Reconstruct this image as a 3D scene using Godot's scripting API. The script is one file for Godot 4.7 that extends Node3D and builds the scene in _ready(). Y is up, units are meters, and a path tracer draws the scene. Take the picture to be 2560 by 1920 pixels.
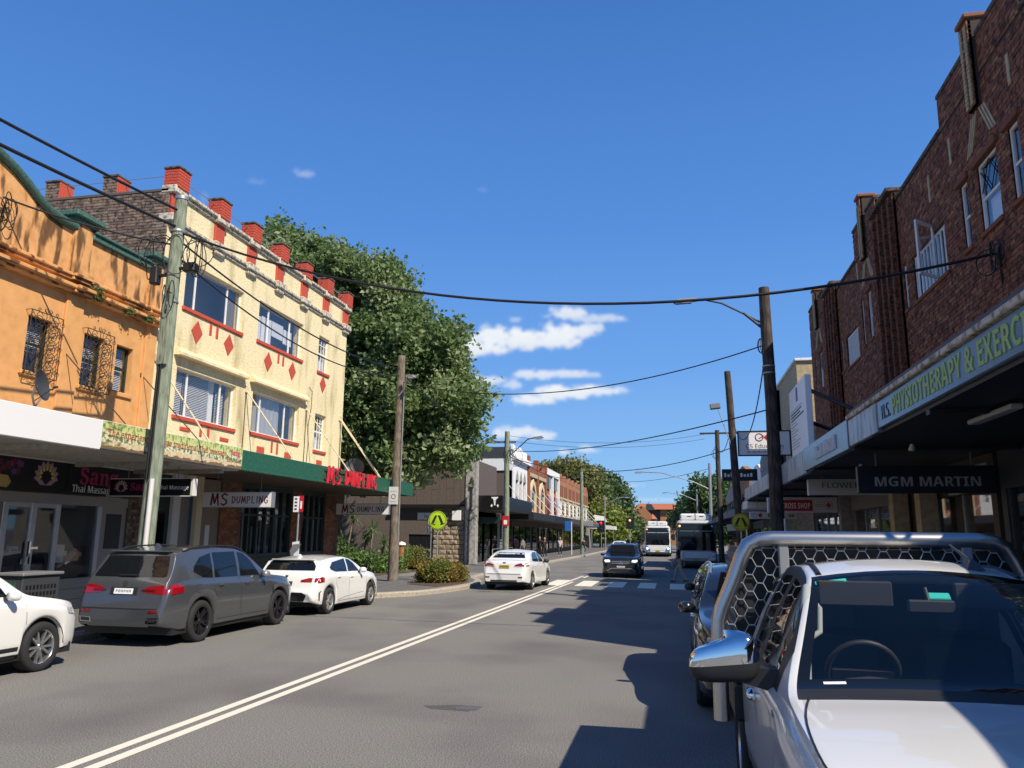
extends Node3D
# A shopping street in full sun: x to the right, y up, the street runs along -z, metres.
var M := {}
var taken := {}
var rng := RandomNumberGenerator.new()

class MB:
	# collects triangles; every point goes through x
	var x := Transform3D.IDENTITY
	var v := PackedVector3Array()
	var n := PackedVector3Array()
	var uv := PackedVector2Array()
	var c := PackedColorArray()
	var col := Color.WHITE
	func tri(a: Vector3, b: Vector3, d: Vector3) -> void:
		a = x * a; b = x * b; d = x * d
		var nn := (b - a).cross(d - a)
		if nn.length_squared() < 1e-16: return
		nn = nn.normalized()
		v.append(a); v.append(d); v.append(b)
		for i in 3:
			n.append(nn); c.append(col)
		uv.append(Vector2(0, 0)); uv.append(Vector2(1, 1)); uv.append(Vector2(1, 0))
	func quad(a: Vector3, b: Vector3, d: Vector3, e: Vector3) -> void:
		var A := x * a; var B := x * b; var D := x * d; var E := x * e
		var nn := (D - A).cross(E - B)
		if nn.length_squared() < 1e-16: return
		nn = nn.normalized()
		v.append(A); v.append(D); v.append(B); v.append(A); v.append(E); v.append(D)
		for i in 6:
			n.append(nn); c.append(col)
		uv.append(Vector2(0, 0)); uv.append(Vector2(1, 1)); uv.append(Vector2(1, 0))
		uv.append(Vector2(0, 0)); uv.append(Vector2(0, 1)); uv.append(Vector2(1, 1))
	func hull_quad(a: Vector3, b: Vector3, d: Vector3, e: Vector3, mid: Vector3) -> void:
		if (d - a).cross(e - b).dot((a + b + d + e) * 0.25 - mid) < 0.0: quad(e, d, b, a)
		else: quad(a, b, d, e)
	func hexa(p: Array) -> void:
		# p: 4 bottom corners, then 4 top corners, same order
		var mid := Vector3.ZERO
		for q in p: mid += q
		mid /= 8.0
		hull_quad(p[0], p[1], p[2], p[3], mid); hull_quad(p[4], p[5], p[6], p[7], mid)
		for i in 4:
			var j: int = (i + 1) % 4
			hull_quad(p[i], p[j], p[j + 4], p[i + 4], mid)
	func box(a: Vector3, b: Vector3) -> void:
		hexa([Vector3(a.x, a.y, a.z), Vector3(b.x, a.y, a.z), Vector3(b.x, a.y, b.z), Vector3(a.x, a.y, b.z), Vector3(a.x, b.y, a.z), Vector3(b.x, b.y, a.z), Vector3(b.x, b.y, b.z), Vector3(a.x, b.y, b.z)])
	func b6(x0: float, y0: float, z0: float, x1: float, y1: float, z1: float) -> void:
		box(Vector3(x0, y0, z0), Vector3(x1, y1, z1))
	func cbox(a: Vector3, b: Vector3, h := 0.01) -> void:
		# box with chamfered edges
		var lo := Vector3(minf(a.x, b.x), minf(a.y, b.y), minf(a.z, b.z))
		var hi := Vector3(maxf(a.x, b.x), maxf(a.y, b.y), maxf(a.z, b.z))
		var mid := (lo + hi) * 0.5
		var s := (hi - lo) * 0.5
		h = minf(h, minf(s.x, minf(s.y, s.z)) * 0.45)
		for ax in 3:
			var u := (ax + 1) % 3
			var w := (ax + 2) % 3
			for sg in [-1.0, 1.0]:
				var p := []
				for k in [[-1, -1], [1, -1], [1, 1], [-1, 1]]:
					var q := Vector3.ZERO
					q[ax] = s[ax] * sg; q[u] = (s[u] - h) * k[0]; q[w] = (s[w] - h) * k[1]
					p.append(mid + q)
				hull_quad(p[0], p[1], p[2], p[3], mid)
			for su in [-1.0, 1.0]:
				for sw in [-1.0, 1.0]:
					var p := []
					for k in [[-1, 0], [1, 0], [1, 1], [-1, 1]]:
						var q := Vector3.ZERO
						q[ax] = (s[ax] - h) * k[0]
						q[u] = (s[u] - (h if k[1] == 0 else 0.0)) * su
						q[w] = (s[w] - (0.0 if k[1] == 0 else h)) * sw
						p.append(mid + q)
					hull_quad(p[0], p[1], p[2], p[3], mid)
		for i in 8:
			var g := Vector3(1 if i & 1 else -1, 1 if i & 2 else -1, 1 if i & 4 else -1)
			var p := []
			for ax in 3:
				var q := Vector3.ZERO
				for k in 3: q[k] = (s[k] - (0.0 if k == ax else h)) * g[k]
				p.append(mid + q)
			if (p[1] - p[0]).cross(p[2] - p[0]).dot(g) < 0.0: tri(p[0], p[2], p[1])
			else: tri(p[0], p[1], p[2])
	func grid(p: Array, flip := false, closed := false) -> void:
		# p[row][column] of points, smooth
		var R := p.size()
		var C: int = p[0].size()
		var N := []
		for i in R:
			var row := PackedVector3Array()
			for j in C:
				var u: Vector3 = p[mini(i + 1, R - 1)][j] - p[maxi(i - 1, 0)][j]
				var w: Vector3
				if closed: w = p[i][(j + 1) % (C - 1)] - p[i][(j - 1 + C - 1) % (C - 1)]
				else: w = p[i][mini(j + 1, C - 1)] - p[i][maxi(j - 1, 0)]
				var k := u.cross(w)
				if k.length_squared() < 1e-14:
					u = p[mini(i + 1, R - 1)][(j + 1) % C] - p[maxi(i - 1, 0)][j]
					k = u.cross(w)
				row.append((-k if flip else k).normalized() if k.length_squared() > 1e-20 else Vector3.ZERO)
			N.append(row)
		for i in R:
			for j in C:
				if N[i][j] == Vector3.ZERO:
					N[i][j] = N[mini(i + 1, R - 1)][j] if i == 0 else N[i - 1][j]
		for i in R - 1:
			for j in C - 1:
				gcell(p, N, i, j, flip, R, C)
	func gcell(p: Array, N: Array, i: int, j: int, flip: bool, R: int, C: int) -> void:
		var ix := [[i, j], [i + 1, j], [i + 1, j + 1], [i, j + 1]]
		var od := [0, 2, 1, 0, 3, 2] if not flip else [0, 1, 2, 0, 2, 3]
		for k in od:
			var a: int = ix[k][0]
			var b: int = ix[k][1]
			v.append(x * p[a][b]); n.append((x.basis * N[a][b]).normalized()); c.append(col)
			uv.append(Vector2(float(b) / (C - 1), float(a) / (R - 1)))
	func tube(p: Array, r, sides := 8, caps := true) -> void:
		var rows := []
		var up := Vector3.UP
		for i in p.size():
			var d: Vector3 = (p[mini(i + 1, p.size() - 1)] - p[maxi(i - 1, 0)]).normalized()
			if i == 0:
				if absf(d.dot(up)) > 0.95: up = Vector3.RIGHT
			var a := d.cross(up).normalized()
			var b := a.cross(d).normalized()
			up = b
			var rr: float = r[i] if r is Array else r
			var row := []
			for k in sides + 1:
				var t := TAU * k / sides
				row.append(p[i] + (a * cos(t) + b * sin(t)) * rr)
			rows.append(row)
		grid(rows, true, true)
		if caps:
			for e in [0, p.size() - 1]:
				for k in sides:
					tri(p[e], rows[e][k], rows[e][k + 1])
	func cyl(a: Vector3, b: Vector3, r0: float, r1 := -1.0, sides := 12) -> void:
		tube([a, b], [r0, r0 if r1 < 0.0 else r1], sides)
	func lathe(prof: Array, sides := 20, from := 0.0, to := TAU) -> void:
		# prof: Vector2(radius, height) turned about y
		var rows := []
		for q in prof:
			var row := []
			for k in sides + 1:
				var t := lerpf(from, to, float(k) / sides)
				row.append(Vector3(cos(t) * q.x, q.y, sin(t) * q.x))
			rows.append(row)
		grid(rows, false, absf(to - from) > 6.2)
	func ext(poly: PackedVector2Array, w0: float, w1: float) -> void:
		# flat outline in x, y given a thickness from w0 to w1 along z
		var ix := Geometry2D.triangulate_polygon(poly)
		for k in range(0, ix.size(), 3):
			var a := poly[ix[k]]; var b := poly[ix[k + 1]]; var d := poly[ix[k + 2]]
			if (b - a).cross(d - a) < 0.0:
				var q := b; b = d; d = q
			tri(Vector3(a.x, a.y, w1), Vector3(b.x, b.y, w1), Vector3(d.x, d.y, w1))
			tri(Vector3(a.x, a.y, w0), Vector3(d.x, d.y, w0), Vector3(b.x, b.y, w0))
		var area := 0.0
		for i in poly.size(): area += poly[i].cross(poly[(i + 1) % poly.size()])
		for i in poly.size():
			var a := poly[i]; var b := poly[(i + 1) % poly.size()]
			if area < 0.0:
				var q := a; a = b; b = q
			quad(Vector3(a.x, a.y, w0), Vector3(b.x, b.y, w0), Vector3(b.x, b.y, w1), Vector3(a.x, a.y, w1))
	func wall(u0: float, v0: float, u1: float, v1: float, w0: float, w1: float, holes: Array) -> void:
		# slab with rectangular openings [u0, v0, u1, v1]
		var us := [u0, u1]; var vs := [v0, v1]
		for h in holes:
			for k in [h[0], h[2]]:
				if k > u0 and k < u1 and not us.has(k): us.append(k)
			for k in [h[1], h[3]]:
				if k > v0 and k < v1 and not vs.has(k): vs.append(k)
		us.sort(); vs.sort()
		var solid := func(i, j):
			if i < 0 or j < 0 or i >= us.size() - 1 or j >= vs.size() - 1: return false
			var a: float = (us[i] + us[i + 1]) * 0.5
			var b: float = (vs[j] + vs[j + 1]) * 0.5
			for h in holes:
				if a > h[0] and a < h[2] and b > h[1] and b < h[3]: return false
			return true
		for i in us.size() - 1:
			for j in vs.size() - 1:
				if not solid.call(i, j): continue
				var a: float = us[i]; var b: float = us[i + 1]; var d: float = vs[j]; var e: float = vs[j + 1]
				quad(Vector3(a, d, w1), Vector3(b, d, w1), Vector3(b, e, w1), Vector3(a, e, w1))
				quad(Vector3(b, d, w0), Vector3(a, d, w0), Vector3(a, e, w0), Vector3(b, e, w0))
				if not solid.call(i - 1, j): quad(Vector3(a, d, w0), Vector3(a, d, w1), Vector3(a, e, w1), Vector3(a, e, w0))
				if not solid.call(i + 1, j): quad(Vector3(b, d, w1), Vector3(b, d, w0), Vector3(b, e, w0), Vector3(b, e, w1))
				if not solid.call(i, j - 1): quad(Vector3(a, d, w0), Vector3(b, d, w0), Vector3(b, d, w1), Vector3(a, d, w1))
				if not solid.call(i, j + 1): quad(Vector3(a, e, w1), Vector3(b, e, w1), Vector3(b, e, w0), Vector3(a, e, w0))
	func done() -> ArrayMesh:
		var m := ArrayMesh.new()
		var a := []
		a.resize(Mesh.ARRAY_MAX)
		a[Mesh.ARRAY_VERTEX] = v; a[Mesh.ARRAY_NORMAL] = n; a[Mesh.ARRAY_TEX_UV] = uv; a[Mesh.ARRAY_COLOR] = c
		m.add_surface_from_arrays(Mesh.PRIMITIVE_TRIANGLES, a)
		return m

func mb(x := Transform3D.IDENTITY) -> MB:
	var m := MB.new()
	m.x = x
	return m

func numbered(called: String) -> String:
	if not taken.has(called):
		taken[called] = 0
		return called
	taken[called] += 1
	return "%s_%03d" % [called, taken[called]]

func node(called: String, mesh: Mesh, mat: Material, parent: Node = null) -> MeshInstance3D:
	var o := MeshInstance3D.new()
	o.mesh = mesh
	o.material_override = mat
	if parent == null or parent == self:
		o.name = numbered(called)
		add_child(o)
	else:
		o.name = called
		parent.add_child(o, true)
	return o

func put(called: String, m: MB, mat, parent: Node = null) -> MeshInstance3D:
	if m.v.is_empty():
		m.tri(Vector3.ZERO, Vector3(0.001, 0, 0), Vector3(0, 0.001, 0))
	return node(called, m.done(), M[mat] if mat is String else mat, parent)

func tag(o: Node, label: String, category: String, group := "") -> Node:
	o.set_meta("label", label); o.set_meta("category", category)
	if group: o.set_meta("group", group)
	return o

func thing(called: String, label: String, category: String, at := Vector3.ZERO, turn := 0.0, group := "") -> Node3D:
	var o := Node3D.new()
	o.name = numbered(called)
	add_child(o)
	o.position = at; o.rotation.y = turn
	tag(o, label, category, group)
	return o

func setting(called: String, m: MB, mat, parent: Node = null) -> MeshInstance3D:
	var o := put(called, m, mat, parent)
	if parent == null: o.set_meta("kind", "structure")
	return o

func group_node(called: String, parent: Node) -> Node3D:
	var o := Node3D.new()
	o.name = called
	parent.add_child(o, true)
	return o

# wall frames: u away from the camera along the street (or to the right), v up, w out of the wall
func left_wall(X: float) -> Transform3D: return Transform3D(Basis(Vector3(0, 0, -1), Vector3.UP, Vector3.RIGHT), Vector3(X, 0, 0))
func right_wall(X: float) -> Transform3D: return Transform3D(Basis(Vector3(0, 0, -1), Vector3.UP, Vector3.LEFT), Vector3(X, 0, 0))
func front_wall(Z: float) -> Transform3D: return Transform3D(Basis(Vector3.RIGHT, Vector3.UP, Vector3.BACK), Vector3(0, 0, Z))

func letters(text: String, size: float, font: Font, mat, parent: Node, x: Transform3D, depth := 0.012, called := "lettering") -> MeshInstance3D:
	# lettering centred on x's origin, cap height about size, facing +z of x
	var t := TextMesh.new()
	t.text = text; t.font = font; t.font_size = 64; t.pixel_size = size / 46.0; t.depth = depth; t.curve_step = 2.0
	var o := node(called, t, M[mat] if mat is String else mat, parent)
	o.transform = x
	return o

func noise_image(freq: float, oct: int, sd: int, size := 256, type := FastNoiseLite.TYPE_SIMPLEX_SMOOTH, stretch := Vector2.ONE) -> Image:
	var f := FastNoiseLite.new()
	f.seed = sd; f.frequency = freq; f.noise_type = type
	f.fractal_type = FastNoiseLite.FRACTAL_FBM; f.fractal_octaves = oct
	var w := int(size * stretch.x); var h := int(size * stretch.y)
	var im := f.get_seamless_image(w, h)
	if w != size or h != size: im.resize(size, size)
	im.convert(Image.FORMAT_L8)
	return im

func ramp_image(im: Image, stops: Array) -> Image:
	# stops: [[t, linear Color]...]
	var lut := PackedByteArray()
	for i in 256:
		var t := i / 255.0
		var k := 0
		while k < stops.size() - 2 and t > stops[k + 1][0]: k += 1
		var f: float = clampf((t - stops[k][0]) / maxf(0.001, stops[k + 1][0] - stops[k][0]), 0, 1)
		var q: Color = (stops[k][1] as Color).lerp(stops[k + 1][1], f).linear_to_srgb()
		lut.append(q.r8); lut.append(q.g8); lut.append(q.b8)
	var src := im.get_data()
	var out := PackedByteArray()
	out.resize(src.size() * 3)
	for i in src.size():
		var b := src[i] * 3
		out[i * 3] = lut[b]; out[i * 3 + 1] = lut[b + 1]; out[i * 3 + 2] = lut[b + 2]
	return Image.create_from_data(im.get_width(), im.get_height(), false, Image.FORMAT_RGB8, out)

func tx(im: Image) -> ImageTexture: return ImageTexture.create_from_image(im)

func L(r: float, g: float, b: float) -> Color: return Color(r, g, b)
func S(hex: String) -> Color: return Color(hex).srgb_to_linear()

func mat(called: String, lin: Color, rough := 0.7, metal := 0.0) -> StandardMaterial3D:
	var m := StandardMaterial3D.new()
	m.albedo_color = lin.linear_to_srgb(); m.roughness = rough; m.metallic = metal
	m.resource_name = called
	M[called] = m
	return m

func textured(called: String, im: Image, scale: float, rough := 0.8, bump := 0.0, bump_im: Image = null) -> StandardMaterial3D:
	var m := mat(called, Color.WHITE, rough)
	m.albedo_texture = tx(im)
	m.uv1_triplanar = true; m.uv1_world_triplanar = true
	m.uv1_scale = Vector3.ONE * scale
	if bump > 0.0:
		m.heightmap_enabled = true
		m.heightmap_texture = tx(bump_im if bump_im else im); m.heightmap_scale = bump
	return m

func grime(m: StandardMaterial3D, im: Image, scale: float, at := Vector3.ZERO) -> void:
	# second, coarser layer of colour multiplied over the first
	m.detail_enabled = true; m.detail_albedo = tx(im); m.detail_blend_mode = BaseMaterial3D.BLEND_MODE_MUL
	m.detail_uv_layer = BaseMaterial3D.DETAIL_UV_2; m.uv2_triplanar = true; m.uv2_world_triplanar = true; m.uv2_scale = Vector3.ONE * scale; m.uv2_offset = at

func sag(a: Vector3, b: Vector3, drop: float, k := 16) -> Array:
	var p := []
	for i in k + 1:
		var t := float(i) / k
		p.append(a.lerp(b, t) - Vector3(0, drop * 4.0 * t * (1.0 - t), 0))
	return p

var sans: SystemFont
var serif: SystemFont
var bold: SystemFont
var ital: SystemFont

func _ready() -> void:
	rng.seed = 7
	# ---- camera ----
	var cam := Camera3D.new()
	cam.name = "camera"
	var back := Vector3(0.2002418, -0.1897782, 0.9611907)
	cam.transform = Transform3D(Basis(Vector3(0.9793173, 0.0097322, -0.2020965), Vector3(0.0289990, 0.9817788, 0.1878019), back), Vector3(0, 2.0, 0))
	cam.fov = 52.424; cam.near = 0.05; cam.far = 3000.0
	add_child(cam)
	cam.current = true
	# ---- sky ----
	var we := WorldEnvironment.new()
	we.name = "sky_and_air"
	var e := Environment.new()
	e.background_mode = Environment.BG_SKY
	var sky := Sky.new()
	var pano := PanoramaSkyMaterial.new()
	pano.panorama = tx(sky_image(cam.transform.basis))
	sky.sky_material = pano
	e.sky = sky
	e.tonemap_mode = Environment.TONE_MAPPER_LINEAR
	e.tonemap_exposure = 1.2
	e.sdfgi_enabled = true; e.ssao_enabled = true; e.ssil_enabled = true
	we.environment = e
	add_child(we)
	# ---- sun: from behind the camera on the right, 45 degrees high ----
	var sun := DirectionalLight3D.new()
	sun.name = "sun"
	var to_sun := Vector3(0.573, 0.707, 0.417).normalized()
	sun.basis = Basis.looking_at(-to_sun, Vector3.UP)
	sun.light_energy = 1.6; sun.light_color = Color(1.0, 0.955, 0.88); sun.light_angular_distance = 0.5
	sun.shadow_enabled = true
	add_child(sun)
	# ---- place ----
	sans = SystemFont.new(); sans.font_names = PackedStringArray(["Droid Sans"])
	serif = SystemFont.new(); serif.font_names = PackedStringArray(["Droid Serif"]); serif.font_weight = 700
	bold = SystemFont.new(); bold.font_names = PackedStringArray(["Droid Sans"]); bold.font_weight = 700
	ital = SystemFont.new(); ital.font_names = PackedStringArray(["Droid Serif"]); ital.font_italic = true
	materials()
	ground()
	orange_building()
	cream_building()
	left_awnings()
	left_shops()
	brick_building()
	right_awnings()
	right_shops()
	far_left()
	far_right()
	distance()
	trees()
	plants()
	poles()
	street_signs()
	vehicles()
	people()
	cables()

func sky_image(b: Basis) -> Image:
	var W: int = 2048
	var H := 1024
	var im := Image.create(W, H, false, Image.FORMAT_RGBF)
	# air: colour by height above the horizon, in degrees
	var keys := [[-90.0, L(0.133, 0.125, 0.117)], [-4.0, L(0.183, 0.200, 0.225)], [-0.5, L(0.300, 0.500, 0.717)], [1.5, L(0.275, 0.500, 0.750)], [6.0, L(0.208, 0.421, 0.742)], [12.0, L(0.133, 0.321, 0.704)], [22.0, L(0.082, 0.233, 0.600)], [38.0, L(0.046, 0.154, 0.450)], [60.0, L(0.032, 0.113, 0.358)], [90.0, L(0.025, 0.096, 0.325)]]
	for y in H:
		var el := 90.0 - (y + 0.5) * 180.0 / H
		var k := 0
		while k < keys.size() - 2 and el > keys[k + 1][0]: k += 1
		var t: float = clampf((el - keys[k][0]) / (keys[k + 1][0] - keys[k][0]), 0, 1)
		im.fill_rect(Rect2i(0, y, W, 1), (keys[k][1] as Color).lerp(keys[k + 1][1], t))
	# clouds: [centre px x, y, half width, half height, strength]
	var cl := [[1190, 868, 115, 34, 1.0], [1240, 842, 62, 30, 1.0], [1300, 852, 70, 38, 1.0], [1395, 846, 72, 42, 1.0], [1440, 832, 66, 22, 0.9], [1475, 822, 42, 16, 0.75], [1125, 880, 60, 26, 0.8], [1420, 786, 60, 22, 0.85], [1490, 798, 80, 15, 0.62], [1290, 799, 22, 9, 0.4], [1215, 820, 20, 12, 0.45],
		[1220, 953, 75, 15, 0.75], [1275, 964, 45, 11, 0.62], [1345, 938, 70, 16, 0.8], [1420, 936, 58, 13, 0.75], [1480, 938, 30, 8, 0.5],
		[1330, 1002, 62, 18, 0.95], [1410, 984, 90, 26, 1.0], [1490, 978, 62, 18, 0.9], [1550, 976, 30, 10, 0.6],
		[1290, 1085, 62, 24, 0.85], [1350, 1090, 40, 18, 0.8], [1412, 1131, 20, 11, 0.65], [1466, 1124, 34, 13, 0.6], [763, 436, 24, 11, 0.30], [742, 428, 12, 8, 0.22], [642, 455, 30, 8, 0.12], [1208, 473, 14, 5, 0.1], [510, 500, 14, 20, 0.10],
		[1640, 1250, 90, 6, 0.35], [1560, 1216, 60, 5, 0.3]]
	var f := FastNoiseLite.new()
	f.seed = 5; f.frequency = 0.020; f.fractal_octaves = 5; f.noise_type = FastNoiseLite.TYPE_SIMPLEX_SMOOTH
	var bi := b.transposed()
	for y in range(int(H * 0.20), int(H * 0.52)):
		var el := PI / 2 - (y + 0.5) * PI / H
		for x in range(int(W * 0.38), int(W * 0.62)):
			var az := ((x + 0.5) / W - 0.5) * TAU
			var d := bi * Vector3(sin(az) * cos(el), sin(el), -cos(az) * cos(el))
			if d.z > -0.1: continue
			var px := 1280.0 + 1950.0 * d.x / -d.z
			var py := 960.0 - 1950.0 * d.y / -d.z
			var dens := 0.0
			var sh := 0.0
			var nz := f.get_noise_2d(px, py * 1.6)
			var nz2 := f.get_noise_2d(px * 2.5 + 400.0, py * 3.5)
			for q in cl:
				var dx: float = (px - q[0]) / q[2]
				if dx > 1.6 or dx < -1.6: continue
				var dy: float = (py - q[1]) / q[3]
				if dy > 1.6 or dy < -1.6: continue
				if dy > 0.0: dy *= 1.35
				var k: float = smoothstep(0.0, 0.75, 1.0 - dx * dx - dy * dy + nz * 0.75 + nz2 * 0.35) * q[4]
				if k > dens:
					dens = k
					sh = clampf(0.5 + dy * 0.5, 0, 1)
			if dens > 0.004:
				var lit := L(0.76, 0.79, 0.82).lerp(L(0.53, 0.59, 0.68), sh * 0.55 + nz * 0.15)
				im.set_pixel((x + W / 2) % W, y, im.get_pixel(0, y).lerp(lit, dens))
	return im

func materials() -> void:
	var fine := noise_image(0.18, 3, 1, 512)
	var cell := noise_image(0.22, 2, 9, 512, FastNoiseLite.TYPE_CELLULAR)
	var mid := noise_image(0.03, 5, 2, 512)
	var big := noise_image(0.012, 4, 3, 256)
	var patchy := ramp_image(big, [[0.0, L(0.66, 0.65, 0.66)], [0.36, L(0.86, 0.84, 0.84)], [0.47, L(0.95, 0.92, 0.92)], [0.54, L(0.94, 0.96, 0.90)], [0.68, L(1, 0.98, 0.95)], [1.0, L(1, 1, 1)]])
	var blotch := ramp_image(mid, [[0.0, L(0.6, 0.58, 0.55)], [0.38, L(0.9, 0.89, 0.87)], [0.55, L(1, 1, 1)], [1.0, L(1, 1, 1)]])
	var m: StandardMaterial3D
	# ground
	m = textured("asphalt", ramp_image(fine, [[0.0, L(0.05, 0.049, 0.046)], [0.36, L(0.135, 0.131, 0.122)], [0.60, L(0.218, 0.211, 0.196)], [1.0, L(0.42, 0.405, 0.375)]]), 0.55, 0.93, 0.6, fine)
	grime(m, patchy, 0.07)
	m = textured("footpath", ramp_image(fine, [[0.0, L(0.06, 0.06, 0.06)], [0.5, L(0.135, 0.133, 0.128)], [1.0, L(0.26, 0.25, 0.24)]]), 1.4, 0.92, 0.25, fine)
	grime(m, blotch, 0.16)
	m = textured("kerb", ramp_image(mid, [[0.0, L(0.20, 0.17, 0.13)], [0.5, L(0.38, 0.33, 0.26)], [1.0, L(0.52, 0.47, 0.39)]]), 0.8, 0.9, 0.3, fine)
	m = textured("road_paint", ramp_image(fine, [[0.0, L(0.36, 0.34, 0.28)], [0.3, L(0.66, 0.62, 0.50)], [0.6, L(0.78, 0.74, 0.62)], [1.0, L(0.84, 0.81, 0.70)]]), 1.6, 0.8, 0.15, fine)
	m = textured("paving", ramp_image(mid, [[0.0, L(0.14, 0.13, 0.12)], [0.5, L(0.22, 0.205, 0.19)], [1.0, L(0.30, 0.28, 0.26)]]), 0.9, 0.9)
	m = textured("soil", ramp_image(fine, [[0.0, L(0.03, 0.022, 0.015)], [0.5, L(0.09, 0.06, 0.04)], [1.0, L(0.18, 0.12, 0.08)]]), 1.5, 1.0, 1.0, fine)
	mat("steel_plate", L(0.16, 0.15, 0.16), 0.6, 0.4)
	mat("tar", L(0.085, 0.08, 0.074), 0.85)
	# walls
	var streak := noise_image(0.02, 5, 21, 512, FastNoiseLite.TYPE_SIMPLEX_SMOOTH, Vector2(1.0, 0.25))
	m = textured("orange_render", ramp_image(mid, [[0.0, L(0.58, 0.28, 0.095)], [0.4, L(0.665, 0.335, 0.12)], [0.7, L(0.69, 0.355, 0.13)], [1.0, L(0.72, 0.39, 0.155)]]), 0.16, 0.92, 0.12, fine)
	m = textured("orange_stained", ramp_image(mid, [[0.0, L(0.54, 0.26, 0.09)], [0.4, L(0.66, 0.33, 0.12)], [1.0, L(0.73, 0.40, 0.165)]]), 0.2, 0.92, 0.12, fine)
	grime(m, ramp_image(streak, [[0.0, L(0.16, 0.15, 0.14)], [0.28, L(0.25, 0.24, 0.23)], [0.40, L(0.72, 0.70, 0.66)], [0.48, L(1, 1, 1)], [1, L(1, 1, 1)]]), 0.22, Vector3(0.1, 0.33, 0.2))
	var trowel := noise_image(0.045, 4, 31, 512, FastNoiseLite.TYPE_SIMPLEX_SMOOTH, Vector2(0.5, 1.0))
	m = textured("cream_render", ramp_image(trowel, [[0.0, L(0.62, 0.52, 0.30)], [0.30, L(0.77, 0.65, 0.39)], [0.55, L(0.81, 0.70, 0.43)], [1.0, L(0.83, 0.73, 0.47)]]), 0.5, 0.92, 0.55, trowel)
	grime(m, ramp_image(streak, [[0.0, L(0.55, 0.53, 0.48)], [0.25, L(0.85, 0.84, 0.8)], [0.45, L(1, 1, 1)], [1, L(1, 1, 1)]]), 0.10)
	m = textured("weathered_trim", ramp_image(mid, [[0.0, L(0.11, 0.095, 0.075)], [0.32, L(0.30, 0.27, 0.21)], [0.46, L(0.56, 0.51, 0.41)], [1.0, L(0.66, 0.61, 0.50)]]), 0.35, 0.95, 0.3, fine)
	m = textured("red_paint", ramp_image(mid, [[0.0, L(0.34, 0.050, 0.028)], [0.5, L(0.52, 0.078, 0.042)], [1.0, L(0.60, 0.11, 0.065)]]), 0.9, 0.8, 0.3, fine)
	m = textured("green_paint", ramp_image(mid, [[0.0, L(0.012, 0.075, 0.045)], [0.5, L(0.018, 0.105, 0.062)], [1.0, L(0.030, 0.135, 0.085)]]), 0.5, 0.55)
	m = textured("green_coping", ramp_image(mid, [[0.0, L(0.03, 0.06, 0.05)], [0.45, L(0.055, 0.135, 0.105)], [1.0, L(0.10, 0.19, 0.15)]]), 0.8, 0.7, 0.2, fine)
	m = textured("mortar", ramp_image(fine, [[0.0, L(0.06, 0.05, 0.045)], [1.0, L(0.16, 0.14, 0.12)]]), 1.0, 0.95)
	m = textured("dark_mortar", ramp_image(fine, [[0.0, L(0.03, 0.022, 0.018)], [1.0, L(0.09, 0.07, 0.058)]]), 1.0, 0.95)
	# bricks: vertex or albedo colour under one grain
	var grain := ramp_image(fine, [[0.0, L(0.55, 0.55, 0.55)], [0.5, L(0.92, 0.92, 0.92)], [1.0, L(1, 1, 1)]])
	var sooty := ramp_image(mid, [[0.0, L(0.16, 0.15, 0.14)], [0.30, L(0.34, 0.32, 0.30)], [0.44, L(0.9, 0.88, 0.86)], [1, L(1, 1, 1)]])
	m = textured("brick_mass", grain, 1.6, 0.9, 0.4, fine)
	m.vertex_color_use_as_albedo = true
	m = textured("brick_mass_sooty", grain, 1.6, 0.9, 0.4, fine)
	m.vertex_color_use_as_albedo = true
	grime(m, sooty, 0.33)
	var reds := [L(0.29, 0.108, 0.052), L(0.26, 0.095, 0.048), L(0.33, 0.13, 0.065), L(0.22, 0.082, 0.043), L(0.38, 0.175, 0.085)]
	var browns := [L(0.27, 0.20, 0.155), L(0.21, 0.155, 0.12), L(0.34, 0.26, 0.205), L(0.16, 0.12, 0.10), L(0.29, 0.19, 0.145)]
	for i in 5:
		m = textured("brick_red_%d" % i, grain, 1.6, 0.9, 0.4, fine); m.albedo_color = (reds[i] as Color).linear_to_srgb()
		m = textured("brick_brown_%d" % i, grain, 1.6, 0.9, 0.4, fine); m.albedo_color = (browns[i] as Color).linear_to_srgb()
		grime(m, sooty, 0.33)
	m = textured("sandstone", ramp_image(mid, [[0.0, L(0.17, 0.125, 0.08)], [0.5, L(0.34, 0.27, 0.19)], [1.0, L(0.48, 0.40, 0.30)]]), 0.7, 0.95, 1.5, fine)
	m = textured("brown_panel", ramp_image(mid, [[0.0, L(0.085, 0.066, 0.055)], [1.0, L(0.15, 0.118, 0.10)]]), 0.5, 0.75)
	m = textured("concrete", ramp_image(mid, [[0.0, L(0.16, 0.155, 0.15)], [0.5, L(0.34, 0.33, 0.31)], [1.0, L(0.48, 0.46, 0.43)]]), 0.2, 0.9, 0.15, fine)
	m = textured("white_wall", ramp_image(mid, [[0.0, L(0.60, 0.60, 0.59)], [0.5, L(0.76, 0.76, 0.755)], [1.0, L(0.82, 0.82, 0.82)]]), 0.4, 0.85)
	m = textured("awning_ceiling", ramp_image(mid, [[0.0, L(0.26, 0.235, 0.20)], [0.5, L(0.42, 0.39, 0.34)], [1.0, L(0.52, 0.49, 0.43)]]), 0.4, 0.85)
	m = textured("dirty_fascia", ramp_image(streak, [[0.0, L(0.10, 0.12, 0.13)], [0.35, L(0.22, 0.26, 0.30)], [0.5, L(0.36, 0.43, 0.50)], [1.0, L(0.46, 0.52, 0.58)]]), 0.35, 0.35)
	m = textured("roof_tile", ramp_image(mid, [[0.0, L(0.28, 0.09, 0.04)], [1.0, L(0.52, 0.17, 0.075)]]), 0.5, 0.85)
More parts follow.
